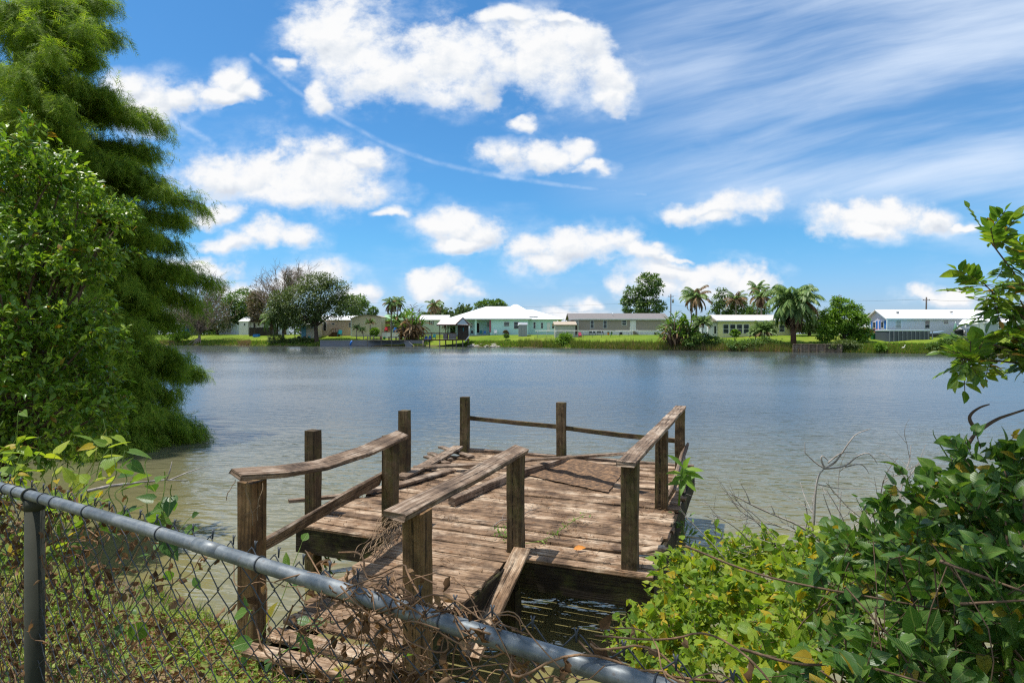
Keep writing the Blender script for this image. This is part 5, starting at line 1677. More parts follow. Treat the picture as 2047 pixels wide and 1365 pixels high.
far_tree('dense_tree', 'shadowy green tree between white house and bare tree', 330, 668, 182, [(330, 630, 44, 30), (295, 640, 40, 26)], LEAF_OAK, .6, 130)
bare_tree('bare_tree', 'tall bare grey tree dotted with mistletoe balls behind the oak', 570, 172, [(560, 575, 46, 36), (535, 590, 28, 30), (598, 568, 34, 32)], 16, .36, BARK_TAN, balls=46, leaves=130)
far_tree('brown_tree', 'brownish thin leaved tree left of the tall bare tree', 527, 668, 175, [(530, 618, 30, 32), (512, 606, 18, 24)], LEAF_BROWNISH, .5, 120, r0=.25)
far_tree('oak_tree', 'big dark spreading oak on the left lawn', 633, 668, 152, [(600, 600, 38, 34), (640, 590, 44, 36), (628, 568, 30, 24), (668, 585, 28, 26), (570, 615, 30, 26), (650, 618, 42, 24), (606, 632, 40, 20), (682, 572, 14, 9), (694, 612, 26, 24), (655, 560, 16, 14), (560, 598, 22, 18), (552, 624, 20, 20), (585, 640, 30, 14)],
         LEAF_OAK, .42, 620, per=13, r0=.55, limbs=20, shell=.5)
far_tree('round_tree', 'dense round dark tree right of the oak', 708, 668, 176, [(708, 606, 26, 17), (722, 620, 17, 20), (695, 625, 22, 22)], LEAF_MID, .5, 150)
far_tree('small_tree', 'small distant tree left of the twin palms', 746, 660, 200, [(746, 622, 9, 8), (744, 632, 7, 6)], LEAF_MID, .5, 40)
far_tree('round_tree', 'rounded yellow green tree peeking over the teal house roof', 982, 640, 190, [(972, 613, 22, 12), (992, 610, 18, 9), (1006, 614, 7, 7)], LEAF_MID, .55, 110)
far_tree('fig_tree', 'tall airy green tree behind the taupe mobile home', 1291, 640, 165, [(1298, 570, 26, 23), (1292, 592, 22, 22), (1262, 590, 15, 17), (1268, 612, 24, 15), (1298, 615, 26, 13), (1318, 612, 13, 11), (1308, 560, 16, 12), (1254, 604, 12, 12)], LEAF_FIG, .62, 210, per=11, r0=.34, limbs=12, shell=.5)
far_tree('young_tree', 'loose glossy leaved tree left of the orange tinted palm', 1440, 640, 135, [(1443, 586, 10, 10), (1436, 603, 13, 12), (1446, 616, 20, 14), (1428, 630, 10, 12), (1470, 617, 24, 18), (1478, 608, 14, 12)], LEAF_FIG, .5, 130, per=9, r0=.14, trunk=BARK_GREY)
far_tree('dense_tree', 'mid green tree between the two brown frond palms', 1515, 640, 140, [(1515, 622, 22, 16), (1495, 630, 20, 12)], LEAF_MID, .45, 80)
far_tree('round_tree', 'bright yellow green round tree shading the right shore', 1688, 690, 101.5, [(1690, 640, 34, 26), (1664, 652, 24, 22), (1716, 655, 20, 22), (1684, 611, 20, 14), (1706, 622, 16, 13), (1652, 668, 18, 13), (1706, 676, 24, 11), (1662, 628, 16, 13), (1728, 668, 13, 10), (1672, 602, 10, 8), (1722, 640, 12, 10)], LEAF_BRIGHT, .30, 430, per=16, r0=.3, limbs=11, shell=.45)
far_tree('dense_tree', 'dark bushy tree behind the big queen palm', 1618, 672, 116, [(1622, 640, 30, 22), (1600, 645, 24, 18), (1640, 650, 20, 18)], LEAF_OAK, .35, 160)
far_tree('small_tree', 'low tree showing between bright tree and white outbuilding', 1745, 660, 150, [(1742, 637, 16, 8), (1730, 640, 10, 8)], LEAF_MID, .5, 50)
far_tree('shore_bush', 'round dark bush at the waterline before the peeling shed', 1129, 690, 131.5, [(1128, 681, 17, 14), (1135, 675, 11, 9), (1118, 688, 10, 7)], LEAF_BRIGHT, .3, 110, cat='bush', r0=.07)
far_tree('lawn_bush', 'small round bush on the lawn before the teal house', 1012, 672, 143, [(1012, 671.5, 5, 3)], LEAF_MID, .25, 26, cat='bush', r0=.04)
far_tree('lawn_bush', 'round green bush left of the white patio wall', 748, 668, 153, [(749, 663, 8, 7)], LEAF_BRIGHT, .3, 50, cat='bush', r0=.05)
far_tree('shore_bush', 'dark shrub under the drooping palm at the left shore', 553, 684, 152, [(552, 677, 16, 9), (572, 682, 14, 6), (595, 682, 18, 6), (615, 682, 16, 6)], LEAF_OAK, .3, 120, cat='bush', r0=.06)
far_tree('shore_bush', 'bright green agave like bush left of the pale bare tree', 366, 676, 160, [(366, 670, 14, 6), (350, 674, 12, 5)], LEAF_BRIGHT, .35, 60, cat='bush', r0=.05)
far_tree('shore_bush', 'leafy bank bush right below the long blue grey home', 1888, 690, 90.5, [(1884, 690, 12, 10), (1905, 686, 16, 16), (1868, 694, 12, 7), (1930, 692, 14, 10)], LEAF_MID, .24, 140, cat='bush', r0=.04)
far_tree('shore_bush', 'low green bush at the water by the duck', 1760, 696, 93.5, [(1757, 693, 6, 7), (1764, 697, 9, 4)], LEAF_BRIGHT, .2, 40, cat='bush', r0=.03)
far_tree('shore_bush', 'low dark bank shrub beneath the bright round tree', 1690, 690, 97.5, [(1690, 688, 22, 7), (1668, 692, 16, 5), (1712, 694, 18, 5)], LEAF_OAK, .26, 120, cat='bush', r0=.04)
far_tree('shore_bush', 'mixed green shrub under the twin palms', 1400, 690, 109.5, [(1400, 674, 20, 8), (1425, 682, 18, 8), (1380, 684, 16, 6), (1450, 686, 16, 7)], LEAF_MID, .26, 150, cat='bush', r0=.04)
far_tree('shore_bush', 'brownish tangled shrub at the water below the yellow house', 1500, 690, 104.5, [(1500, 688, 22, 9), (1528, 684, 18, 10), (1475, 690, 20, 7), (1550, 690, 18, 9)], LEAF_MID, .24, 150, cat='bush', r0=.04)
far_tree('small_tree', 'small plumeria like tree with yellow green leaves below the yellow house', 1469, 684, 106, [(1466, 667, 5, 4), (1474, 668, 5, 3.5), (1469, 663, 5, 3)], LEAF_BRIGHT, .3, 22, per=12, r0=.07)


def palm(name, label, u, v_top, D, crown, n=26, droop=1.0, dry=.25, r=.16, leaflet=.5, skirt=0, lean=0.0, stiff=False, group=None, trunk=PALM_TRUNK, v_base=None, up=.35):
    """feather palm: ringed trunk, arching fronds with hanging leaflets, older fronds dry"""
    g = gz(u, D)
    xx = X(u, D)
    s = D / F
    head = Vector((xx + lean, D, Z(v_top, D)))
    t = thing(name, label, 'palm tree', (xx, D, g), group)
    H = head.z - g
    MB().tube([(xx, D, g - .3), (xx + lean * .3, D, g + H * .4), (xx + lean * .8, D, g + H * .8), head], [r * 1.25, r, r * .9, r * .8], 9).build('trunk', trunk, t)
    rng = np.random.default_rng(int(u * 3 + v_top))
    pos, dr, nr_, ln, isdry = [], [], [], [], []
    st = MB()
    R = crown * s
    for k in range(n):
        az = 2 * math.pi * (k * .382 + rng.uniform(-.05, .05))
        q = k / n
        el = math.radians(75 - 115 * q * droop) if not stiff else math.radians(80 - 130 * q)
        hd = Vector((math.cos(az), math.sin(az), 0))
        L_ = R * rng.uniform(.85, 1.15)
        p = head.copy()
        pts = [p.copy()]
        m = 9
        for i in range(m):
            a = el - droop * (1.25 if not stiff else .6) * (i / m) ** 1.2
            p = p + (hd * math.cos(a) + Vector((0, 0, math.sin(a)))) * L_ / m
            pts.append(p.copy())
        st.tube(pts, [.05] * 2 + [.035] * (m - 2) + [.012], 4, cap=False)
        d_ = q > 1 - dry or rng.random() < dry * .25
        for i in range(1, m):
            T = (pts[i + 1] - pts[i]).normalized()
            S = T.cross(Vector((0, 0, 1)))
            S = S.normalized() if S.length > .01 else Vector((1, 0, 0))
            for j in range(4):
                for sg in (-1, 1):
                    f = (i + j / 4.0)
                    a0 = pts[i].lerp(pts[i + 1], j / 4.0)
                    ll = leaflet * L_ * (1 - .55 * abs(f / m - .45)) * rng.uniform(.8, 1.2) * .55
                    dv = S * sg * .75 + T * .55 + Vector((0, 0, -(.25 + .65 * droop * rng.uniform(.5, 1.3)))) if not stiff else S * sg * .9 + T * .7 + Vector((0, 0, up))
                    pos.append(a0)
                    dr.append(dv)
                    nr_.append(T.cross(dv) * sg + Vector((0, 0, .2)))
                    ln.append(ll)
                    isdry.append(d_)
    pos, dr, nr_, ln, isdry = map(np.array, (pos, dr, nr_, ln, isdry))
    st.build('frond_stems', BARK_BROWN if dry > .5 else LEAF_PALM, t)
    for sel, mt, nm in ((~isdry, LEAF_PALM, 'fronds'), (isdry, LEAF_PALM_DRY, 'dry_fronds')):
        if sel.any():
            V_, F_ = leaf_arrays(pos[sel], dr[sel], nr_[sel], ln[sel], ln[sel] * .11 + .025, LEAF4)
            npmesh(nm, V_, F_, mt, t)
    if skirt:
        n2 = 260
        zz = rng.uniform(0, skirt * s, n2)
        aa = rng.uniform(0, 6.28, n2)
        b = np.stack([xx + lean + r * np.cos(aa), D + r * np.sin(aa), head.z - zz * .8 + .1], -1)
        dv = np.stack([np.cos(aa) * .4, np.sin(aa) * .4, -np.ones(n2)], -1)
        V_, F_ = leaf_arrays(b, dv, np.stack([np.cos(aa), np.sin(aa), np.zeros(n2)], -1), skirt * s * .5, .3, LEAF4)
        npmesh('dead_skirt', V_, F_, PALM_SKIRT, t)
    return t


palm('queen_palm', 'slim queen palm at the left end of the white patio wall', 782, 606, 152, 21, 24, 1.15, .35, .16)
palm('queen_palm', 'second slim palm close behind the patio wall palm', 795, 603, 158, 19, 22, 1.15, .3, .15)
palm('queen_palm', 'ragged palm rising behind the brown banana clump', 868, 610, 172, 20, 24, 1.1, .5, .2)
palm('bare_palm', 'dead palm with bare curled stems above the brown clump', 824, 618, 152, 16, 12, .9, 1.0, .14, leaflet=.10)
palm('bare_palm', 'second dead bare stemmed palm beside the brown clump', 838, 621, 153, 14, 9, 1.1, 1.0, .1, leaflet=.08)
palm('queen_palm', 'front twin palm with a bent grey crown and tall trunk', 1392, 592, 112, 32, 22, 1.05, .42, .19, lean=.0)
palm('queen_palm', 'rear twin palm with thinner trunk behind the bent crown', 1382, 594, 122, 25, 18, 1.1, .35, .13)
palm('coconut_palm', 'palm with orange dead fronds and one upright spear leaf', 1471, 598, 132, 27, 20, .9, .55, .16)
palm('coconut_palm', 'brown and green palm left of the big weeping palm', 1522, 590, 128, 28, 24, 1.0, .5, .2, skirt=22)
palm('coconut_palm', 'dark topped palm high behind the brown palm', 1514, 576, 136, 22, 18, .95, .35, .15)
palm('queen_palm', 'big weeping queen palm with thick brown booted trunk', 1586, 600, 103, 55, 46, 1.12, .12, .40, leaflet=.62, skirt=46, trunk=PALM_SKIRT)
palm('pygmy_palm', 'round dense pygmy palm on a thin stem below twin palms', 1405, 645, 109, 20, 46, .75, .05, .09, leaflet=.4)
palm('bare_palm', 'palm with curled brown fronds above the bright round tree', 1672, 600, 118, 15, 10, .8, 1.0, .12, leaflet=.25)
palm('young_palm', 'small spiky young palm before the beige gable', 740, 645, 154, 12, 26, .7, .2, .12, leaflet=.4)
palm('young_palm', 'low palm left of the spiky one by the beige gable', 713, 655, 153, 10, 22, .8, .2, .1, leaflet=.4)
palm('young_palm', 'leaning low palm near the small fishing dock', 728, 659, 150.5, 10, 20, .9, .3, .1, leaflet=.4, lean=-.5)
palm('drooping_palm', 'drooping pale green palm on the left shore before the oak', 566, 628, 155, 32, 30, 1.2, .05, .3, leaflet=.55, trunk=BARK_GREY)
palm('drooping_palm', 'second drooping palm leaning out left of the oak', 548, 636, 154, 26, 24, 1.2, .05, .2, leaflet=.5, trunk=BARK_GREY, lean=-.6)
palm('saw_palmetto', 'bushy fan of palmetto fronds before the yellow house', 1528, 662, 107, 27, 60, .7, .12, .1, leaflet=.42)
palm('saw_palmetto', 'smaller palmetto tuft right of the yellow house windows', 1510, 668, 108, 17, 40, .7, .12, .08, leaflet=.42)


def paddle_clump(name, label, u, v_base, D, pts, n, leaf, dry, hgt, wid):
    """banana-like clump: stalks from the ground with long broad blades"""
    g = gz(u, D)
    t = thing(name, label, 'plant', (X(u, D), D, g))
    rng = np.random.default_rng(int(u))
    s = D / F
    st = MB()
    P_, Dv, Nr, Ln, Dry = [], [], [], [], []
    for k in range(n):
        a = rng.uniform(0, 6.28)
        rr = math.sqrt(rng.random()) * wid * s
        h = hgt * s * rng.uniform(.35, 1.0) * (1 - .3 * rr / (wid * s))
        b = Vector((X(u, D) + math.cos(a) * rr * .35, D + math.sin(a) * rr * .35, g - .1))
        top = Vector((X(u, D) + math.cos(a) * rr, D + math.sin(a) * rr, g + h))
        st.tube([b, b.lerp(top, .6) + Vector((0, 0, .2)), top], [.11, .08, .04], 5)
        for _ in range(4):
            a2 = a + rng.normal() * .9
            dry_ = rng.random() < dry
            dv = Vector((math.cos(a2), math.sin(a2), rng.uniform(-.2, 1.5) if not dry_ else rng.uniform(-1.6, -.2)))
            P_.append(top if not dry_ else b.lerp(top, rng.uniform(.5, 1)))
            Dv.append(dv)
            Nr.append(Vector((0, 0, 1)) + .3 * Vector(rand_dirs(1, rng)[0]))
            Ln.append(rng.uniform(.22, .36) * hgt * s)
            Dry.append(dry_)
    st.build('stalks', BARK_BROWN, t)
    P_, Dv, Nr, Ln, Dry = map(np.array, (P_, Dv, Nr, Ln, Dry))
    for sel, mt, nm in ((~Dry, leaf, 'leaves'), (Dry, LEAF_PALM_DRY, 'dry_leaves')):
        if sel.any():
            V_, F_ = leaf_arrays(P_[sel], Dv[sel], Nr[sel], Ln[sel], Ln[sel] * .24, LEAF8)
            npmesh(nm, V_, F_, mt, t)
    return t


paddle_clump('banana_clump', 'brown drying banana like clump left of the gazebo', 822, 684, 149.5, None, 46, LEAF_PADDLE, .62, 66, 26)
paddle_clump('banana_clump', 'tangled palm and banana foliage behind the patio wall', 803, 670, 159, None, 34, LEAF_PADDLE, .35, 66, 20)
paddle_clump('bird_of_paradise', 'broad leaved green clump left of the twin palm trunks', 1348, 684, 112, None, 40, LEAF_PADDLE, .22, 68, 24)
paddle_clump('bird_of_paradise', 'second broad leaved clump touching the twin palm trunk', 1376, 684, 111, None, 30, LEAF_PADDLE, .18, 62, 18)

# far wood line beyond the houses: one mass
az = np.concatenate([RNG.uniform(-.74, .86, 2600), RNG.uniform(-.15, -.07, 500)])
dd = RNG.uniform(255, 300, len(az))
dd[2600:] = RNG.uniform(235, 250, 500)
hh = 5.2 + 2.2 * np.sin(az * 31 + 1) + 1.5 * np.sin(az * 83)
hh[2600:] = 9.2 + 1.6 * np.sin(az[2600:] * 140)
zz = 2.6 + RNG.random(len(az)) ** .6 * hh
ctr = np.stack([az * dd, dd, zz], -1)
pos = (ctr[:, None] + RNG.normal(size=(len(az), 7, 3)) * .9).reshape(-1, 3)
V_, F_ = leaf_arrays(pos, rand_dirs(len(pos)), rand_dirs(len(pos)) + np.array([0, -.3, .8]), 1.5, 1.0, LEAF4)
npmesh('far_woods', V_, F_, LEAF_FAR, kind='stuff', label='distant low green tree line beyond the houses', cat='woods')


# reeds and bank grass along the far waterline
def reeds(name, label, spans, per_px, hmin, hmax, mat, lean=.25, width=.05, back=1.5, front=.5):
    us, hs = [], []
    for (a, b, dens, k) in spans:
        n = int((b - a) * per_px * dens)
        us.append(RNG.uniform(a, b, n))
        hs.append(RNG.uniform(hmin, hmax, n) * k)
    us, hs = np.concatenate(us), np.concatenate(hs)
    az = (us - CU) / F
    d = shore_y(az) + RNG.uniform(-front, back, len(us))
    x = az * d
    clump = .55 + .45 * np.sin(us * .9 + 2 * np.sin(us * .31)) * np.sin(us * .23)
    hs = hs * (.55 + .6 * np.clip(clump, 0, 1))
    pos = np.stack([x, d, np.maximum(-.05, land_z(x, d))], -1)
    dv = np.stack([RNG.normal(size=len(x)) * lean, RNG.normal(size=len(x)) * lean, np.ones(len(x))], -1)
    nr = np.stack([RNG.normal(size=len(x)) * .6, -np.ones(len(x)), np.zeros(len(x))], -1)
    V_, F_ = leaf_arrays(pos, dv, nr, hs, width * RNG.uniform(.6, 1.5, len(x)), BLADE)
    npmesh(name, V_, F_, mat, kind='stuff', label=label, cat='reeds')


reeds('green_reeds', 'green reeds standing along the far waterline', [(1036, 1120, 1.0, 1.25), (1140, 1335, 1.1, 1.1), (1335, 1585, 1.0, .9), (1585, 1610, .7, .7), (330, 520, .5, .6), (955, 1036, .6, .5), (1690, 1900, .9, .55), (1860, 2000, .6, .9)], 16, .6, 1.5, LEAF_REED, .16, .06, 2.2)
reeds('dry_reeds', 'dry tan reeds and dead stems along the far waterline', [(1060, 1085, .9, 1.2), (1180, 1340, .55, 1.0), (1340, 1600, 1.2, .8), (476, 500, 1.6, 1.1), (320, 350, 1.0, .9), (1600, 1620, .6, .7)], 9, .5, 1.4, LEAF_REED_DRY, .3, .06, 1.6)
reeds('bank_grass', 'short rough grass fringing the far bank', [(290, 640, 1, 1), (930, 1760, 1.0, 1), (1690, 2047, 1.3, 1.1)], 26, .2, .6, LEAF_GRASS, .4, .10, 4.0, .2)
# ---------------------------------------------------------------- chain link fence in the foreground
FD = Vector((.862, -.507, 0)).normalized()            # along the fence, to the right
FN = Vector((.507, .862, 0))                          # across it, towards the lake
RZ = CZ - .55                                         # height of the rail
R0 = P(0, 973, .55 * F / (973 - HV))
FS = 1.486


def fraw(s, z):
    p = R0 + FD * s
    return Vector((p.x, p.y, z))


def fpt(s, z):
    return fraw(s * FS, RZ + (z - RZ) * FS)


fence = thing('chain_link_fence', 'rusty chain link fence with dull grey top rail across the foreground', 'fence', fraw(1.4, ground_at(-.6, 1.4)))
RR = .0172


def rail_z(s):
    return RZ + .005 * math.sin(s * 2)


rl = MB()
rl.tube([fraw(s, rail_z(s)) for s in np.linspace(-2.4, 4.6, 60)], RR, 24)
rl.build('top_rail', RAIL, fence)
for s in (1.24, -1.2):
    MB().tube([fraw(s - .05, rail_z(s)), fraw(s + .05, rail_z(s))], RR + .001, 24).build('rail_sleeve', RAIL, fence)
for s in (.236, 4.2):
    q = fraw(s, 0) + FN * .014
    MB().tube([(q.x, q.y, ground_at(q.x, q.y) - .2), (q.x, q.y, RZ - .012)], .0285, 20).build('fence_post', POST_OLD, fence)
    pc = MB()
    pc.tube([(q.x, q.y, RZ - .05), (q.x, q.y, RZ - .012)], .0305, 20)
    ring = [fraw(s - .006, rail_z(s) + (RR + .004) * math.sin(a)) + FN * ((RR + .004) * math.cos(a)) for a in np.linspace(0, 6.3, 20)]
    pc.tube(ring, .0035, 6)
    pc.build('post_cap', POST_OLD, fence)
for s in (.05, .13, .33, .41, .62, 1.02, 1.44, 1.86, 1.98, 2.4):
    mb = MB()
    pts = []
    for k in range(17):
        a = k / 16 * 5.9 - .8
        pts.append(fraw(s + .010 * k / 16, rail_z(s) + (RR + .0018) * math.sin(a)) + FN * ((RR + .0018) * math.cos(a)))
    pts.append(fraw(s + .016, RZ - .06) + FN * .026)
    mb.tube(pts, .0017, 6)
    mb.build('tie_wire', WIRE, fence)
wm = MB()
pit, hh = .086, .043
rw = random.Random(4)
WR = .00155


def zig(s0, z0, sgn, i):
    pts = []
    k = 0
    while True:
        z = z0 - k * hh
        ss = s0 + sgn * (pit * .5 if k % 2 else 0) + rw.uniform(-.004, .004)
        q = fraw(ss, z + rw.uniform(-.003, .003)) + FN * (.021 + .012 * math.sin(ss * 3 + k * .25) + (.0016 if k % 2 else -.0016) * sgn)
        if z < ground_at(q.x, q.y) - .06:
            break
        if pts:                                        # each leg is straight with a tight hook where it links the next wire
            a_ = pts[-1]
            pts += [a_.lerp(q, .12) + FN * .0022 * sgn, a_.lerp(q, .88) - FN * .0022 * sgn]
        pts.append(q)
        k += 1
    return pts


for i in range(int(6.4 / pit)):
    s0 = -2.3 + i * pit
    for sgn in (1, -1):
        pts = zig(s0, RZ + .030, sgn, i)
        wm.tube(pts, WR, 5, cap=False)
    top = fraw(s0, RZ + .030) + FN * .021
    for e in ((.004, .003), (-.003, .005)):   # twisted barb of the two cut ends
        wm.tube([top - Vector((0, 0, .012)), top + Vector((e[0] * .3, e[1] * .3, .006)), top + Vector((e[0], e[1], .012))], .0017, 5)
wm.build('wire_mesh', WIRE, fence)


# ---------------------------------------------------------------- stems, vines
FV = FN * FS


def wander(p0, p1, n, amp, sag=0.0, rng=random):
    p0, p1 = Vector(p0), Vector(p1)
    L_ = (p1 - p0).length
    off = [Vector((rng.uniform(-1, 1), rng.uniform(-1, 1), rng.uniform(-1, 1))) for _ in range(n + 1)]
    out = []
    for k in range(n + 1):
        t = k / n
        o = off[k] * amp * L_ * (0 if k in (0, n) else 1)
        q = p0.lerp(p1, t) + o
        q.z -= sag * 4 * t * (1 - t)
        out.append(q)
    for _ in range(2):                                 # round the corners off
        res = [out[0]]
        for a, b in zip(out[:-1], out[1:]):
            res += [a * .75 + b * .25, a * .25 + b * .75]
        res.append(out[-1])
        out = res
    return out


def chaikin(out):
    for _ in range(2):
        res = [out[0]]
        for a, b in zip(out[:-1], out[1:]):
            res += [a * .75 + b * .25, a * .25 + b * .75]
        out = res + [out[-1]]
    return out


def leafset(name, pos, d, nr, ln, wd, mat, shape=LEAF8, parent=None, **kw):
    V_, F_ = leaf_arrays(pos, d, nr, ln, wd, shape)
    T, Fs = shape
    N = len(pos)
    uv = np.concatenate([np.tile(T[f.ravel()][:, :2], (N, 1)) for f in Fs])
    return npmesh(name, V_, F_, mat, parent, smooth=False, uv=uv, **kw)


# dead vine tangle hanging on the mesh (left part) and the heap under the rail (middle)
dv = thing('dead_vine', 'dry brown vine tangle woven through the fence mesh and round the rail', 'vine', fpt(.6, ground_at(0, 1)))
mb = MB()
dpos, dd_ = [], []
rr = random.Random(5)
for k in range(-90, 215):
    if k < 0:
        s = rr.uniform(-.65, .38)
        z0 = RZ - rr.uniform(.0, .75)
        q0 = fpt(s, z0) + FV * rr.uniform(.0, .14)
        q1 = fpt(s + rr.uniform(-.2, .2), z0 - rr.uniform(-.05, .4)) + FV * rr.uniform(-.01, .16)
    elif k < 95:
        s = rr.uniform(-.45, .62) if k % 5 else rr.uniform(.5, 1.1)
        z0 = RZ - rr.uniform(0.01, .45)
        q0 = fpt(s, z0) + FV * rr.uniform(.0, .09)
        q1 = fpt(s + rr.uniform(-.25, .3), z0 - rr.uniform(.05, .45)) + FV * rr.uniform(-.01, .10)
    elif k < 190:
        s = rr.gauss(1.24, .12)
        z0 = RZ - abs(rr.gauss(.03, .11))
        q0 = fpt(s, z0) + FV * rr.uniform(-.02, .07)
        q1 = fpt(s + rr.uniform(-.22, .22), z0 - rr.uniform(.0, .42)) + FV * rr.uniform(-.02, .16)
    else:
        s = rr.uniform(1.0, 1.9)
        q0 = fpt(s, RZ + rr.uniform(.0, .03)) + FV * rr.uniform(-.03, .05)
        q1 = fpt(s + rr.uniform(.1, .35), RZ + rr.uniform(-.06, .02)) + FV * rr.uniform(-.03, .06)
    pts = wander(q0, q1, 5, .16, 0, rr)
    r_ = rr.uniform(.0009, .0024) * (1.0 if k >= 190 else .9)
    mb.tube(pts, [r_] * (len(pts) - 1) + [r_ * .4], 5, cap=False)
    for q in pts[1::3]:
        if rr.random() < .35:
            dpos.append(q)
for k in range(16):                                    # strands wound round the rail
    s = rr.gauss(1.2, .13)
    pts = []
    for j in range(16):
        a = j / 15 * 9 + rr.uniform(0, 6)
        pts.append(fpt(s + j * .008 * rr.choice((1, 1.4)), RZ + (.0155 + .004 * rr.random()) * math.sin(a)) + FV * (.018 * math.cos(a)))
    mb.tube(wander(pts[0], pts[-1], 4, .2, 0, rr) if k % 3 == 0 else pts, .0017, 5, cap=False)
mb.build('stems', bark('dry_vine_stem', (0.10, 0.055, 0.028), (0.34, 0.21, 0.12)), dv)
base = np.array([list(p) for p in dpos])
n_ = len(base)
pos = np.concatenate([base, np.array([list(fpt(s_, z_) + FV * f_) for s_, z_, f_ in zip(RNG.normal(.0, .28, 520), RZ - RNG.gamma(2, .10, 520) - .02, RNG.uniform(.0, .16, 520))]),
                      np.array([list(fpt(s_, z_) + FV * f_) for s_, z_, f_ in zip(RNG.normal(1.25, .13, 60), RZ - .05 - RNG.gamma(2, .1, 60), RNG.uniform(-.02, .08, 60))])])
n_ = len(pos)
leafset('dead_leaves', pos, rand_dirs(n_) + np.array([0, 0, -.8]), rand_dirs(n_), RNG.uniform(.016, .046, n_), RNG.uniform(.010, .032, n_), LEAF_DEAD, CURL, dv)


def vine(name, label, starts, n_leaf, zrange, ln, mat, region, seed, parent_origin, stem_r=.0016, upf=.5):
    """climbing vine: wiry stems with leaves set along them; region(rng) gives a pair of end points"""
    rg = random.Random(seed)
    t = thing(name, label, 'vine', parent_origin)
    mb = MB()
    pos, d, nr = [], [], []
    for k in range(starts):
        a, b = region(rg)
        pts = wander(a, b, 6, .10, 0, rg)
        mb.tube(pts, [stem_r] * (len(pts) - 1) + [stem_r * .4], 5, cap=False)
        for j in range(n_leaf):
            q = pts[rg.randrange(1, len(pts))]
            o = Vector((rg.gauss(0, 1), rg.gauss(0, 1), rg.gauss(.1, .7)))
            e = q + o.normalized() * rg.uniform(.01, .035)
            mb.tube([q, e], stem_r * .5, 4, cap=False)
            pos.append(e)
            d.append(o + Vector((0, 0, -.3)))
            nr.append(Vector((rg.gauss(-.1, .5), rg.gauss(-.35, .5), 1.0 * upf + .5)))
    mb.build('stems', LEAF_VINE if stem_r < .003 else BARK_BROWN, t, kind='stuff')
    n = len(pos)
    L_ = np.array([rg.uniform(*ln) for _ in range(n)])
    leafset('leaves', np.array(pos), np.array(d), np.array(nr), L_, L_ * RNG.uniform(.5, .8, n), mat, HEART if seed % 2 else LEAF8, t)
    return t


def reg_left_top(rg):
    s = rg.uniform(-.55, .16)
    a = fpt(s, RZ - rg.uniform(.05, .3)) + FV * rg.uniform(.03, .14)
    return a, a + FS * Vector((rg.uniform(-.05, .12), rg.uniform(0, .1), rg.uniform(.10, .30)))


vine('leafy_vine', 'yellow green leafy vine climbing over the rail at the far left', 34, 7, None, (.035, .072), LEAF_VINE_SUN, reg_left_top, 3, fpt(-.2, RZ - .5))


def reg_left_low(rg):
    s = rg.uniform(-.7, .75)
    a = fpt(s, RZ - rg.uniform(.35, 1.1)) + FV * rg.uniform(.03, .5)
    return a, a + Vector((rg.uniform(-.2, .25), rg.uniform(0, .25), rg.uniform(-.05, .3)))


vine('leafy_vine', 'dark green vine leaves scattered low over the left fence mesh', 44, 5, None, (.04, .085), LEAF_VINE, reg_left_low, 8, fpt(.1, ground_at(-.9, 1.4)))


def reg_rail_tuft(rg):
    a = fpt(rg.uniform(.36, .62), RZ - rg.uniform(.0, .12)) + FV * rg.uniform(.03, .1)
    return a, a + FS * Vector((rg.uniform(-.06, .06), rg.uniform(0, .06), rg.uniform(.06, .14)))


vine('leafy_vine', 'small bluish green sprigs poking above the rail left of the brown post', 6, 4, None, (.045, .08), LEAF_VINE, reg_rail_tuft, 21, fpt(.5, RZ - .2))
# thin bare branch reaching over the water behind the left vine
mb = MB()
q = [P(160, 985, 2.4), P(215, 972, 2.6), P(270, 965, 2.8), P(330, 959, 3.0), P(375, 961, 3.1)]
mb.tube(q, [.007, .0065, .0055, .004, .002], 6)
mb.tube([P(338, 960, 3.02), P(372, 945, 3.2), P(420, 930, 3.4)], [.004, .003, .001], 5)
mb.tube([P(333, 959, 3.0), P(340, 940, 3.0), P(344, 922, 3.0)], [.0035, .003, .0015], 5)
mb.build('bare_branch', BARK_PALE, None, q[0], 'thin pale bare branch reaching out over the water beyond the left rail', 'branch')
# roots and tendrils on the posts and gangway
mb = MB()
rr = random.Random(14)
for k in range(26):
    a, b = 1.30 + rr.uniform(-.1, .25), .25 - rr.uniform(0, .5)
    p0 = dk(1.12 + rr.uniform(0, .12), .28, DZ + .25 * rr.random())
    p1 = dk(1.25 + rr.uniform(-.05, .25), -.35 - rr.uniform(0, .3), DZ + rr.uniform(.0, .04))
    mb.tube(wander(p0, p1, 5, .10, 0, rr), .003, 4, cap=False)
for k in range(14):
    p0 = dk(rr.uniform(1.5, 2.5), -1.0 - rr.uniform(0, 1), DZ + .02)
    p1 = p0 + Vector((rr.uniform(-.35, .35), rr.uniform(-.35, .35), .02))
    mb.tube(wander(p0, p1, 4, .12, 0, rr), .0025, 4, cap=False)
mb.build('dry_roots', bark('dry_root', (.14, .09, .05), (.42, .30, .19)), None, dk(1.3, 0), 'tuft of dry tan roots lying on the gangway beside the post', 'roots')
mb = MB()
for a, b in (((455, 985, 4.4), (470, 958, 4.45)), ((452, 1000, 4.4), (455, 985, 4.4)), ((495, 962, 4.5), (505, 1050, 4.45)), ((525, 965, 4.5), (515, 1040, 4.45)), ((490, 1030, 4.45), (520, 1010, 4.45))):
    mb.tube(wander(P(*a), P(*b), 5, .08, 0, rr), .003, 4, cap=False)
mb.build('dry_tendril', bpy.data.materials['dry_root'], None, P(495, 962, 4.5), 'dry curly tendrils clinging to the left gangway post', 'tendril')
mb = MB()
rr = random.Random(3)
pts = []
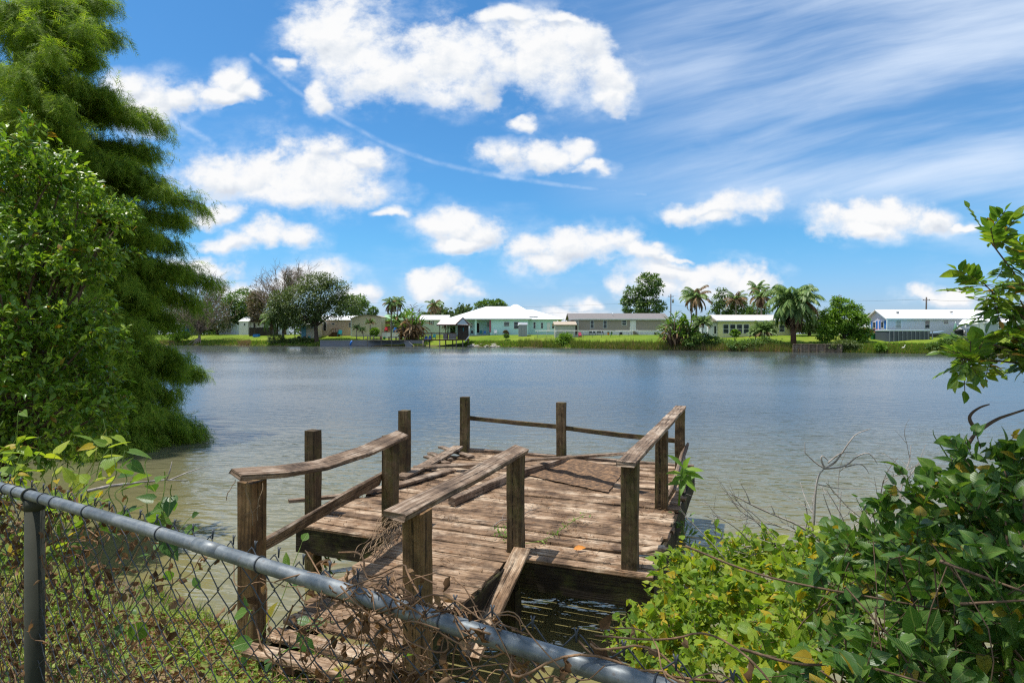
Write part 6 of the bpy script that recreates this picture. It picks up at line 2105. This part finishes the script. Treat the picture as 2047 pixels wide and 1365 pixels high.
for (u, v) in ((985, 1052), (1000, 1040), (1030, 1035), (1060, 1020), (1085, 1013)):
    pts.append(PZ(u, v, DZ + .03))
mb.tube(pts, [.004, .006, .006, .005, .002], 5)
for k in range(9):
    q = pts[rr.randrange(0, 4)]
    mb.tube(wander(q, q + Vector((rr.uniform(-.22, .22), rr.uniform(-.22, .22), rr.uniform(0, .07))), 3, .1, 0, rr), .0022, 4, cap=False)
mb.build('twig', BARK_GREY, None, pts[0], 'forked grey twig lying on the deck behind the junction post', 'twig')
# weed and runner on the deck
t = thing('deck_weed', 'thin green weed creeping over the deck boards from the junction post', 'weed', PZ(1010, 1075, DZ))
run = [PZ(1050, 1086, DZ + .02), PZ(1085, 1080, DZ + .03), PZ(1108, 1068, DZ + .03), PZ(1130, 1052, DZ + .05), PZ(1150, 1038, DZ + .07), PZ(1170, 1028, DZ + .09)]
MB().tube(run, .0035, 5).build('stem', LEAF_BRIGHT, t)
cs = [(PZ(1008, 1066, DZ + .04), .07, 46), (PZ(1020, 1072, DZ + .03), .05, 22)] + [(p, .03, 9) for p in run[1:]]
pos = np.concatenate([np.array(c)[None] + RNG.normal(size=(n, 3)) * s * np.array([1, 1, .5]) for c, s, n in cs])
pos[:, 2] = np.maximum(pos[:, 2], DZ + .008)
n_ = len(pos)
leafset('leaves', pos, rand_dirs(n_) + np.array([0, 0, .4]), np.tile([0, 0, 1.], (n_, 1)) + .5 * rand_dirs(n_), RNG.uniform(.025, .05, n_), RNG.uniform(.012, .022, n_), LEAF_BRIGHT, LEAF8, t)
# orange leaf
lm = plain('orange_leaf', (.55, .20, .02), .6)
c = PZ(1160, 1099, DZ + .02)
leafset('fallen_leaf', np.array([list(PZ(1146, 1097, DZ + .02))]), np.array([[.95, .1, .12]]), np.array([[.1, -.6, 1.0]]), .13, .06, lm, LEAF8, origin=c, label='single orange leaf lying on the front deck boards', cat='leaf')
MB().tube([PZ(1156, 1100, DZ + .02), PZ(1152, 1108, DZ + .012), PZ(1148, 1112, DZ + .01)], .003, 5).build('stalk', BARK_BROWN, bpy.data.objects['fallen_leaf'])
# big-leaved plant at the right edge of the dock
t = thing('dock_plant', 'big leaved green plant growing from the right edge of the dock', 'plant', dk(3.98, 1.6, .6))
h_ = P(1366, 934, 6.9)
MB().tube([P(1357, 1010, 6.75), P(1360, 965, 6.85), h_], [.012, .010, .007], 6).build('stem', LEAF_BRIGHT, t)
dirs = [(-.75, -.1, .65), (.35, -.3, .9), (1, -.2, .1), (.9, -.3, -.2), (-.9, -.3, .15), (-.8, -.35, -.25), (.5, -.5, -.55), (-.3, -.6, -.6), (.2, .3, .9), (-.95, .2, -.1), (.65, .2, .45)]
pos = np.array([list(h_ + Vector((0, 0, -.02 * k))) for k in range(len(dirs))])
leafset('leaves', pos, np.array(dirs), np.array([[-.2, -.5, 1.0]] * len(dirs)), RNG.uniform(.17, .25, len(dirs)), RNG.uniform(.075, .10, len(dirs)), LEAF_BRIGHT, LEAF8, t)
# waterside weeds at the dock piles
for (u, v, D_, n, lb) in ((1372, 1050, 7.0, 60, 'dark water weed tuft at the right dock edge'), (655, 1105, 7.0, 40, 'drooping rooty weed hanging on the left dock pile')):
    c = P(u, v, D_)
    pos = np.array(c)[None] + RNG.normal(size=(n, 3)) * np.array([.07, .07, .12])
    leafset('hanging_weed', pos, rand_dirs(n) + np.array([0, 0, -.6]), rand_dirs(n), RNG.uniform(.05, .12, n), RNG.uniform(.012, .03, n), LEAF_MID, LEAF8, origin=c, label=lb, cat='weed', kind='stuff')

# ---------------------------------------------------------------- near bank: grass, litter
n_ = 60000
x = RNG.uniform(-5.2, 2.4, n_)
y = RNG.uniform(.2, 7.4, n_)
d = x * NB[0] + y * NB[1]
keep = (d > .2) & (d < 4.25) & ((d > 1.6 + .35 * wobble(x, y, 2.0)) | (RNG.random(n_) < .5)) & (land_z(x, y) > .03)
keep &= RNG.random(n_) < np.clip(.15 + .85 * (wobble(x * 2.3, y * 2.3, 1.0) > -.1) * 1.0, 0, 1)
inside = ((x - FL.x) * E1.x + (y - FL.y) * E1.y)
bside = ((x - FL.x) * E2.x + (y - FL.y) * E2.y)
keep &= ~((inside > 1.35) & (inside < 2.6) & (bside > -2.15))
x, y = x[keep], y[keep]
pos = np.stack([x, y, land_z(x, y) - .01], -1)
n_ = len(x)
dvv = np.stack([RNG.normal(size=n_) * .45, RNG.normal(size=n_) * .45, np.ones(n_)], -1)
V_, F_ = leaf_arrays(pos, dvv, np.stack([RNG.normal(size=n_), RNG.normal(size=n_), .3 * np.ones(n_)], -1), RNG.gamma(3, .022, n_) + .03, RNG.uniform(.004, .011, n_), BLADE)
npmesh('grass', V_, F_, LEAF_GRASS, kind='stuff', label='bright sunlit grass on the near bank', cat='grass')
sel = RNG.random(n_) < .16
k_ = int(sel.sum())
po = np.repeat(pos[sel], 5, 0) + np.concatenate([RNG.normal(size=(5 * k_, 2)) * .02, RNG.uniform(.02, .09, (5 * k_, 1))], 1)
V_, F_ = leaf_arrays(po, rand_dirs(len(po)) * np.array([1, 1, .4]), np.tile([0, 0, 1.], (len(po), 1)) + .4 * rand_dirs(len(po)), RNG.uniform(.02, .05, len(po)), RNG.uniform(.010, .02, len(po)), LEAF4)
npmesh('ground_cover', V_, F_, LEAF_VINE_SUN, kind='stuff', label='small bright leafy weeds among the near grass', cat='weeds')
n_ = 15000
x, y = RNG.uniform(-4, 2.6, n_), RNG.uniform(.1, 5.5, n_)
d = x * NB[0] + y * NB[1]
keep = (d > .1) & (d < 3.7)
x, y = x[keep], y[keep]
n_ = len(x)
pos = np.stack([x, y, land_z(x, y) + RNG.uniform(.002, .03, n_)], -1)
V_, F_ = leaf_arrays(pos, rand_dirs(n_) * np.array([1, 1, .25]), np.tile([0, 0, 1.], (n_, 1)) + .5 * rand_dirs(n_), RNG.uniform(.02, .08, n_), RNG.uniform(.004, .03, n_), CURL)
npmesh('leaf_litter', V_, F_, LEAF_DEAD, kind='stuff', label='dry brown leaf litter on the near bank', cat='litter')

# ---------------------------------------------------------------- bald cypress on the left
CB = Vector((-15.2, 18.5, 0))
cy = thing('cypress_tree', 'tall feathery bald cypress leaning its boughs over the water on the left', 'tree', (CB.x, CB.y, ground_at(CB.x, CB.y)))
g0 = ground_at(CB.x, CB.y)
tk = MB()
tk.tube([(CB.x, CB.y, g0 - .3), (CB.x, CB.y, g0 + .7), (CB.x + .05, CB.y, 4), (CB.x + .2, CB.y, 9), (CB.x + .1, CB.y, 14), (CB.x, CB.y, 19)], [.75, .48, .40, .30, .2, .05], 12)
rng = np.random.default_rng(77)
boughs = []
TIPS = [(212, 12, 17.5), (150, 25, 16.5), (222, 72, 17.5), (185, 120, 16.5), (160, 170, 16), (322, 250, 18), (262, 230, 17), (300, 305, 17.5), (240, 325, 16.5), (390, 408, 18), (330, 380, 17), (365, 440, 17.5), (300, 470, 16.5),
        (342, 490, 17.5), (418, 562, 18), (360, 545, 17.2), (385, 600, 17.5), (300, 600, 16.5), (340, 640, 17.3), (270, 650, 16), (352, 715, 17), (300, 700, 16.4), (345, 745, 17.2), (335, 790, 16.8), (290, 770, 16), (398, 862, 16.6), (350, 850, 16.2),
        (300, 830, 15.6), (370, 878, 16.4), (280, 885, 15.2), (230, 905, 14.6), (185, 925, 14.0), (240, 850, 15), (210, 800, 15.2), (180, 880, 14.6), (150, 905, 14.2),
        (60, 60, 15.6), (110, 110, 15.2), (40, 150, 14.8), (120, 210, 15), (70, 255, 14.8), (160, 270, 15.2), (110, 320, 15), (190, 390, 15.4), (140, 430, 15), (250, 420, 16), (220, 520, 15.6), (260, 560, 16), (200, 600, 15.2), (240, 700, 15.6),
        (20, 20, 15.8), (90, 10, 16.5), (15, 230, 14.8), (170, 60, 16), (210, 190, 16.5), (60, 200, 15), (200, 330, 16), (290, 350, 17), (280, 520, 16.6), (310, 560, 17), (230, 640, 15.5), (260, 740, 15.8), (200, 740, 15), (250, 800, 15.6), (320, 880, 15.8)]
for (u, v, D_) in TIPS:
    tp = P(u, v, D_)
    tp.z = max(tp.z, .12)
    boughs.append(tp)
for k in range(46):
    a = rng.uniform(0, 6.28)
    z = rng.uniform(1.0, 17.5)
    R_ = (5.6 - .25 * z) * rng.uniform(.6, 1.0)
    if math.cos(a) > .25 and math.sin(a) < .3:
        continue
    boughs.append(Vector((CB.x + math.cos(a) * R_, CB.y + math.sin(a) * R_, z)))
sp_pos, sp_dir, sp_nr, sp_ln = [], [], [], []
tw = MB()
for tp in boughs:
    dxy = Vector((tp.x - CB.x, tp.y - CB.y, 0))
    zt = min(18.5, tp.z + .05 * dxy.length + rng.uniform(-.1, .5))
    st = Vector((CB.x, CB.y, max(.6, zt - .02 * dxy.length)))
    up_ = Vector((0, 0, dxy.length * .16))
    c1 = st.lerp(tp, .45) + up_
    pts = []
    for k in range(9):
        t = k / 8
        pts.append(st * (1 - t) ** 2 + c1 * 2 * t * (1 - t) + tp * t * t)
    tk.tube(pts, list(np.linspace(.085, .012, 9)), 5, cap=False)
    L_ = dxy.length
    nb = int(12 + L_ * 4.6)
    for j in range(nb):
        t = .22 + .78 * (j / nb) ** .8
        b = st * (1 - t) ** 2 + c1 * 2 * t * (1 - t) + tp * t * t
        side = Vector((-dxy.y, dxy.x, 0)).normalized() * (1 if j % 2 else -1)
        out = (dxy.normalized() * rng.uniform(.35, 1.0) + side * rng.uniform(.2, 1.1) * (1.15 - t) + Vector((0, 0, rng.uniform(-.25, .30)))).normalized()
        bl = (.45 + 1.15 * (1 - t)) * rng.uniform(.6, 1.2) * min(1.0, .45 + L_ * .12)
        e = b + out * bl + Vector((0, 0, -.18 * bl))
        tw.tube([b, b.lerp(e, .55) + Vector((0, 0, .05)), e], [.013, .009, .004], 3, cap=False)
        ns_ = int((20 + 26 * bl) * rng.choice([.25, .7, 1.3, 1.9]))
        tt = rng.random(ns_)
        for q in tt:
            w_ = b.lerp(e, float(q))
            jit = Vector(rng.normal(size=3) * np.array([.13, .13, .10]))
            sp_pos.append(w_ + jit)
            sp_dir.append(out * .55 + Vector(rng.normal(size=3)) * .42 + Vector((0, 0, -.5 - .5 * rng.random())))
            sp_nr.append(Vector((rng.normal() * .4, rng.normal() * .4, 1.0)))
            sp_ln.append(rng.uniform(.24, .5))
tk.build('trunk', BARK_GREY, cy)
tw.build('twigs', BARK_BROWN, cy, kind='stuff')
sp_pos, sp_dir, sp_nr, sp_ln = map(np.array, (sp_pos, sp_dir, sp_nr, sp_ln))
print('cypress sprays', len(sp_pos))
parts = []
for i in range(3):
    s_ = slice(i, None, 3)
    parts.append(leaf_arrays(sp_pos[s_], sp_dir[s_], sp_nr[s_], sp_ln[s_], sp_ln[s_] * .8, spray_shape(6, i)))
V_, F_ = merge(*parts)
npmesh('crown', V_, F_, LEAF_CYPRESS, cy)


# ---------------------------------------------------------------- glossy shrub before the cypress
def leafy_mass(name, label, cat, origin, lobes, leaf, ln, clumps, per, spread, seed, trunk_base=None, r0=.05, sprigs=0, shell=.6, shape=LEAF8, bark_=BARK_BROWN, wr=.42, droop=-.1, upw=.8, extra_tips=(), rag=.12, gaps=0.0):
    t = thing(name, label, cat, origin)
    rng = np.random.default_rng(seed)
    ells = [(np.array(P(u, v, D_)), np.array([ru * D_ / F, dep, rv * D_ / F])) for (u, v, ru, rv, D_, dep) in lobes]
    if trunk_base is not None:
        tips = []
        for c, r in ells:
            for _ in range(3):
                tips.append(c + rand_dirs(1, rng)[0] * r * .7)
        mb = MB()
        for tp in tips + [np.array(x_) for x_ in extra_tips]:
            b0 = Vector(trunk_base) + Vector((rng.uniform(-.12, .12), rng.uniform(-.12, .12), 0))
            mb.tube(wander(b0, tp, 5, .05, -.15 * (Vector(tp) - b0).length * .5), (r0, r0 * .2), 6)
        mb.build('branches', bark_, t)
    # twig whorls: each clump is a short shoot with leaves along it
    vol = np.array([(r[0] * r[1] * r[2]) ** (2 / 3) for c, r in ells])
    cnt = np.maximum(2, np.round(clumps * vol / vol.sum()).astype(int))
    pos, d, nr = [], [], []
    tw_ = MB()
    for (c, r), n in zip(ells, cnt):
        o = rand_dirs(n, rng)
        rad = shell + (1.02 - shell) * rng.random((n, 1)) ** .7
        rad = np.where(rng.random((n, 1)) < rag, rng.uniform(1.0, 1.32, (n, 1)), rad)
        ct = c + o * rad * r
        for k in range(n):
            x_, y_, z_ = ct[k]
            if gaps and math.sin(gaps * x_ + 1.3) * math.sin(gaps * z_ * 1.2 + .4) + .6 * math.sin(gaps * 2.1 * z_ + gaps * 1.3 * x_) + .4 * math.sin(gaps * 2 * y_) < -.42:
                continue
            sd = Vector(o[k]) * .8 + Vector((rng.normal() * .5, rng.normal() * .5, rng.normal() * .4 + .25))
            sd.normalize()
            L_ = spread * rng.uniform(.6, 1.5)
            e = Vector(ct[k]) + sd * L_
            tw_.tube([ct[k], e], [ln * .035, ln * .018], 3, cap=False)
            for j in range(per):
                q = Vector(ct[k]).lerp(e, (j + .5) / per)
                ld = sd * .55 + Vector(rand_dirs(1, rng)[0]) * .95 + Vector((0, 0, droop))
                pos.append(q)
                d.append(ld)
                nr.append(Vector((rng.normal() * .55, rng.normal() * .55 - .15, upw)))
    tw_.build('twigs', bark_, t, kind='stuff')
    pos, d, nr = np.array(pos), np.array(d), np.array(nr)
    n = len(pos)
    L_ = ln * rng.uniform(.45, 1.3, n)
    leafset('leaves', pos, d, nr, L_, L_ * wr * rng.uniform(.8, 1.2, n), leaf, shape, t)
    return t


leafy_mass('glossy_shrub', 'tall shrub with glossy small leaves at the left edge before the cypress', 'shrub', P(-60, 960, 8.3) * 1.0,
           [(20, 330, 80, 85, 8.58, 0.78), (-40, 420, 140, 150, 8.32, 1.17), (95, 400, 85, 70, 8.84, 0.78), (165, 420, 60, 45, 8.97, 0.52), (90, 500, 110, 90, 8.58, 0.91), (175, 505, 42, 60, 8.84, 0.45), (60, 600, 120, 110, 8.19, 1.04), (150, 600, 45, 70, 8.58, 0.45), (70, 720, 120, 100, 8.06, 1.04),
            (150, 700, 45, 60, 8.45, 0.45), (190, 760, 34, 40, 8.58, 0.39), (90, 820, 100, 80, 8.06, 0.78), (170, 830, 50, 45, 8.32, 0.45), (40, 880, 90, 60, 8.06, 0.78), (-60, 650, 150, 260, 8.06, 1.17), (130, 355, 40, 25, 8.84, 0.39), (200, 445, 40, 30, 8.97, 0.39)],
           LEAF_GLOSSY, .10, 4600, 10, .17, 31, trunk_base=P(-40, 985, 8.2), r0=.035, shell=.45, wr=.42, gaps=3.4, rag=.18)

# ---------------------------------------------------------------- right bank: leafy heap, bare twigs, sprigs
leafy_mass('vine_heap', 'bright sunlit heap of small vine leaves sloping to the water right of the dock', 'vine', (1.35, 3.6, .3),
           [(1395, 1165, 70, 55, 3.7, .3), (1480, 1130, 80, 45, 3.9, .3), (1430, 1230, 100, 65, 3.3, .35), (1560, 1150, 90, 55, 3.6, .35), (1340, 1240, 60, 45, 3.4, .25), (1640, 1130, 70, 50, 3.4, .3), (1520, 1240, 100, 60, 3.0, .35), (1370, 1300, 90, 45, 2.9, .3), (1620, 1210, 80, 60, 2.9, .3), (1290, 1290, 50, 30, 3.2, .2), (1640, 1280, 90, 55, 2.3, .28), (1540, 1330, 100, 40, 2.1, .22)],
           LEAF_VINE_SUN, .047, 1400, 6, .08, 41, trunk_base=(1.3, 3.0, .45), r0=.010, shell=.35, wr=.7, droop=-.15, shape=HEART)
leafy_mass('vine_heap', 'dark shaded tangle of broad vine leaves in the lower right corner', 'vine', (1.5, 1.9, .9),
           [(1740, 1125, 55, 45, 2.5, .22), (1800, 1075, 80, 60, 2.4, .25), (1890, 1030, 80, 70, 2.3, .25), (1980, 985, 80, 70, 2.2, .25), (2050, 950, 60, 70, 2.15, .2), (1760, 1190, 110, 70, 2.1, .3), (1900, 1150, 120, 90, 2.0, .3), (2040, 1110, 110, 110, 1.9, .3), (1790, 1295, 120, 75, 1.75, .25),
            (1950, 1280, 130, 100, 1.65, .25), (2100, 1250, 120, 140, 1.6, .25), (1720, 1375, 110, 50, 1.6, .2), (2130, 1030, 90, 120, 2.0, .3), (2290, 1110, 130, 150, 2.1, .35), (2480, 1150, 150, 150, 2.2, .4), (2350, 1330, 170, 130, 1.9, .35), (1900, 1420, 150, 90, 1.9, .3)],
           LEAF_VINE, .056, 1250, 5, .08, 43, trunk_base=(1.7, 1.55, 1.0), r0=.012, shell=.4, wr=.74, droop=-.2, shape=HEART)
# stems hanging in the dark hollow
mb = MB()
rr = random.Random(9)
for k in range(60):
    u = rr.uniform(1650, 2120)
    a = P(u, rr.uniform(1080, 1230), rr.uniform(1.6, 2.3))
    b = Vector((a.x + rr.uniform(-.25, .25), a.y + rr.uniform(-.2, .25), ground_at(a.x, a.y) - .02))
    mb.tube(wander(a, b, 5, .16, 0, rr), rr.uniform(.001, .0026), 5, cap=False)
for (pp_, r_) in (([(1370, 1095, 2.2), (1500, 1140, 2.1), (1620, 1160, 1.95), (1760, 1190, 1.8), (1900, 1230, 1.7)], .006), ([(1480, 1300, 1.7), (1600, 1320, 1.65), (1700, 1335, 1.6), (1850, 1365, 1.5)], .006), ([(1880, 1125, 1.75), (1960, 1160, 1.65), (2060, 1185, 1.55)], .007), ([(1920, 1212, 1.6), (2060, 1205, 1.5)], .006)):
    mb.tube(chaikin([P(u_, v_ + rr.uniform(-14, 14), d_) for u_, v_, d_ in pp_]), (r_ * .8, r_ * .4), 6)
mb.build('stem_thicket', BARK_BROWN, None, P(1900, 1300, 1.9), 'brown leafless stems hanging in the dark hollow under the lower right vines', 'stems')


def twig_tree(name, label, D_, lines, mat=BARK_PALE):
    mb = MB()
    for r_, pts in lines:
        q = [P(u, v, D_ + (dd or 0)) for (u, v, *x_) in pts for dd in ((x_[0] if x_ else 0),)]
        q = wander(q[0], q[-1], 1, 0) if len(q) == 2 else chaikin(q)
        r_ = r_ * .66
        n = len(q)
        mb.tube(q, [max(.0012, r_ * (1 - .75 * k / (n - 1))) for k in range(n)], 6)
    return mb.build(name, mat, None, P(lines[0][1][0][0], lines[0][1][0][1], D_), label, 'branch')


twig_tree('bare_branch', 'pale forked dead branch standing from the vine heap against the water', 3.5, [
    (.016, [(1622, 1085), (1627, 1040), (1629, 990), (1635, 950), (1648, 936)]),
    (.010, [(1648, 936), (1640, 915), (1645, 910), (1655, 920)]), (.009, [(1648, 936), (1630, 925), (1609, 905)]), (.005, [(1609, 905), (1609, 884)]),
    (.010, [(1648, 936), (1668, 926), (1680, 910), (1700, 880), (1712, 866), (1740, 857)]), (.008, [(1655, 925), (1675, 908), (1690, 903), (1710, 905)]),
    (.009, [(1648, 937), (1690, 933), (1712, 912), (1733, 904), (1745, 912), (1754, 927)]), (.007, [(1690, 933), (1720, 926), (1730, 934), (1737, 946)]),
    (.006, [(1636, 968), (1670, 976), (1700, 977), (1800, 976)])])
twig_tree('bare_branch', 'low spreading grey dead branches at the waterline behind the vine heap', 3.8, [
    (.014, [(1640, 1082), (1600, 1050), (1550, 1030), (1500, 1008), (1470, 990), (1445, 985)]), (.007, [(1500, 1008), (1492, 985), (1480, 965)]), (.006, [(1550, 1030), (1540, 1005), (1533, 1018)]),
    (.009, [(1610, 1060), (1615, 1030), (1608, 1000)]), (.009, [(1700, 1085), (1670, 1050), (1655, 1015), (1645, 985)]), (.008, [(1680, 1060), (1678, 1020), (1682, 980)]), (.007, [(1640, 1082), (1700, 1075), (1760, 1060)]),
    (.010, [(1450, 1100), (1540, 1085), (1640, 1090), (1700, 1085)]), (.006, [(1690, 1070), (1720, 1040), (1760, 1020)]), (.006, [(1720, 1080), (1750, 1050), (1745, 1020)]), (.006, [(1560, 1085), (1530, 1050), (1500, 1020), (1455, 1000)]),
    (.006, [(1780, 1010), (1810, 960), (1835, 930), (1850, 888)]), (.006, [(1810, 1000), (1790, 970), (1768, 941)])])
twig_tree('bare_branch', 'thick brown leaning stem with a hooked tip at the right', 2.6, [
    (.024, [(1890, 985), (1915, 920), (1940, 880), (1953, 862)]), (.014, [(1953, 862), (1936, 838), (1942, 825), (1960, 813), (1978, 808)]), (.013, [(1950, 866), (1990, 838), (2020, 828), (2060, 815), (2120, 800)]), (.006, [(1930, 900), (1900, 890), (1892, 880)])], BARK_BROWN)
twig_tree('vine_shoot', 'thin green vine shoot rising with a curled bud against the water', 2.5, [(.006, [(1945, 1010), (1905, 930), (1880, 890), (1866, 870), (1865, 858)])], LEAF_VINE)
twig_tree('bare_branch', 'short upright dry twigs standing before the dark water under the dock', 2.6, [
    (.006, [(1232, 1330), (1215, 1280), (1200, 1250), (1187, 1226)]), (.005, [(1275, 1290), (1268, 1260), (1258, 1240), (1252, 1223)]), (.004, [(1240, 1310), (1232, 1270), (1226, 1248)])], BARK_BROWN)


mb = MB()
rr = random.Random(23)


def grow(p, d_, L_, r_, depth):
    q = [p]
    for _ in range(4):
        d_ = (d_ + Vector((rr.uniform(-.3, .3), rr.uniform(-.3, .3), rr.uniform(-.22, .22)))).normalized()
        q.append(q[-1] + d_ * L_ / 4)
    mb.tube(chaikin(q), (r_, r_ * .35), 5)
    if depth:
        for _ in range(rr.randint(2, 4)):
            k = rr.randint(1, 3)
            grow(q[k], (d_ + Vector((rr.uniform(-1, 1), rr.uniform(-.6, .6), rr.uniform(-.5, .8)))).normalized(), L_ * rr.uniform(.35, .65), r_ * .6, depth - 1)


for (u, v, dx_, dz_) in ((1640, 1090, -.9, .35), (1650, 1090, -.3, 1.0), (1690, 1085, .1, 1.0), (1560, 1095, -.8, .5), (1500, 1085, -.6, .8), (1720, 1060, .5, .8), (1760, 1030, -.2, 1.0), (1800, 1000, .2, 1.0), (1600, 1090, -1.0, .15), (1680, 1090, -.9, .25), (1740, 1050, -.7, .7), (1450, 1120, -.5, .8)):
    grow(P(u, v, 3.7), Vector((dx_, rr.uniform(-.3, .3), dz_)).normalized(), rr.uniform(.3, .55), .0045, 2)
mb.build('dry_twigs', BARK_PALE, None, P(1640, 1090, 3.7), 'mesh of fine dry pale twigs standing in the water behind the bright vines', 'twigs', kind='stuff')


# leafy sprigs of the tree at the right; its crown shades the bank and the camera
def sprig(mb, pos, d, nr, pts, n, ln, rg, r_=.006):
    q = [Vector(p) for p in pts]
    mb.tube(q, list(np.linspace(r_, r_ * .3, len(q))), 6)
    for k in range(n):
        t = rg.uniform(.1, 1) * (len(q) - 1)
        i = min(int(t), len(q) - 2)
        b = q[i].lerp(q[i + 1], t - i)
        ax = (q[i + 1] - q[i]).normalized()
        sd = (Vector((rg.gauss(0, 1), rg.gauss(0, 1), rg.gauss(-.1, .8))) + ax * .8).normalized()
        L_ = ln * rg.uniform(1.5, 2.8)
        e = b + sd * L_ + Vector((0, 0, -.12 * L_))
        mb.tube([b, b.lerp(e, .5) + Vector((0, 0, .02 * L_)), e], r_ * .25, 4, cap=False)
        S = sd.cross(Vector((rg.gauss(0, .3), rg.gauss(0, .3), 1))).normalized()
        m_ = rg.randint(3, 5)
        for j in range(m_):
            c_ = b.lerp(e, .25 + .75 * j / m_)
            for sg in (-1, 1):
                pos.append(c_)
                d.append(sd * .7 + S * sg)
                nr.append(S.cross(sd) * (1 if S.cross(sd).z > 0 else -1) + Vector((rg.gauss(0, .25), rg.gauss(0, .25), .2)))
        pos.append(e)
        d.append(sd)
        nr.append(Vector((rg.gauss(0, .3), rg.gauss(0, .3), 1)))


lt = thing('leafy_tree', 'leafy tree reaching its rounded leaflet sprigs in from the right edge', 'tree', (3.3, 2.0, ground_at(3.3, 2.0)))
rg = random.Random(17)
mb = MB()
pos, d, nr = [], [], []
D_ = 2.5
for (pts, n) in (([(2160, 700), (2100, 640), (2030, 550), (1985, 490), (1960, 455)], 21), ([(2160, 720), (2080, 670), (2020, 610), (1985, 585), (1965, 565)], 21), ([(2180, 760), (2080, 730), (2000, 722), (1950, 722), (1915, 715)], 26),
                 ([(2150, 640), (2090, 560), (2060, 500)], 12), ([(2180, 760), (2090, 740), (2030, 700), (1990, 690), (1950, 690)], 26), ([(2160, 780), (2100, 780), (2065, 770)], 5), ([(2180, 700), (2110, 670), (2060, 640), (2040, 600)], 15), ([(2140, 460), (2080, 420), (2050, 400)], 2), ([(2160, 720), (2100, 690), (2050, 690), (2000, 660)], 17)):
    sprig(mb, pos, d, nr, [P(u, v, D_ + rg.uniform(-.12, .12)) for u, v in pts], n, .052, rg)
hub = Vector((3.0, 2.4, 2.75))
for (u, v) in ((2160, 710), (2180, 760), (2150, 640), (2140, 460), (2160, 780)):
    mb.tube(wander(hub, P(u, v, D_), 4, .04), .010, 6)
mb.tube([(3.3, 2.0, ground_at(3.3, 2.0) - .1), (3.25, 2.1, 2.0), hub, (2.7, 1.9, 4.2), (1.9, 1.2, 5.6)], [.09, .08, .07, .055, .02], 8)
for k in range(14):
    a = Vector((2.7, 1.9, 4.2)).lerp(Vector((1.9, 1.2, 5.6)), rg.random())
    mb.tube(wander(a, a + Vector((rg.uniform(-2.2, 1.0), rg.uniform(-1.8, 1.2), rg.uniform(.1, .9))), 4, .06), [.02] * 3 + [.012] * 7, 5) if False else mb.tube([a, a + Vector((rg.uniform(-2.2, 1.0), rg.uniform(-1.8, 1.2), rg.uniform(.1, .9)))], [.02, .008], 5)
mb.build('branches', BARK_BROWN, lt)
pos, d, nr = np.array([list(p) for p in pos]), np.array([list(p) for p in d]), np.array([list(p) for p in nr])
n = len(pos)
L_ = .062 * RNG.uniform(.6, 1.25, n)
leafset('leaves', pos, d, nr, L_, L_ * .5, LEAF_SPRIG, LEAF8, lt)
# overhead crown out of the frame: it throws the dappled shade on rail and bank
ells = [(np.array([.95, 2.0, 5.2]), np.array([.75, .6, .35])), (np.array([1.7, 1.5, 5.3]), np.array([1.0, .7, .45])), (np.array([-.75, 1.0, 5.0]), np.array([.9, .45, .3])), (np.array([.15, 1.25, 5.1]), np.array([.5, .4, .3]))]
ps, ou = clump_points(ells, 430, 15, .12, np.random.default_rng(3), .2)
n = len(ps)
leafset('crown', ps, ou + rand_dirs(n), rand_dirs(n) + np.array([0, 0, 1.0]), RNG.uniform(.05, .085, n), RNG.uniform(.025, .045, n), LEAF_SPRIG, LEAF8, lt)
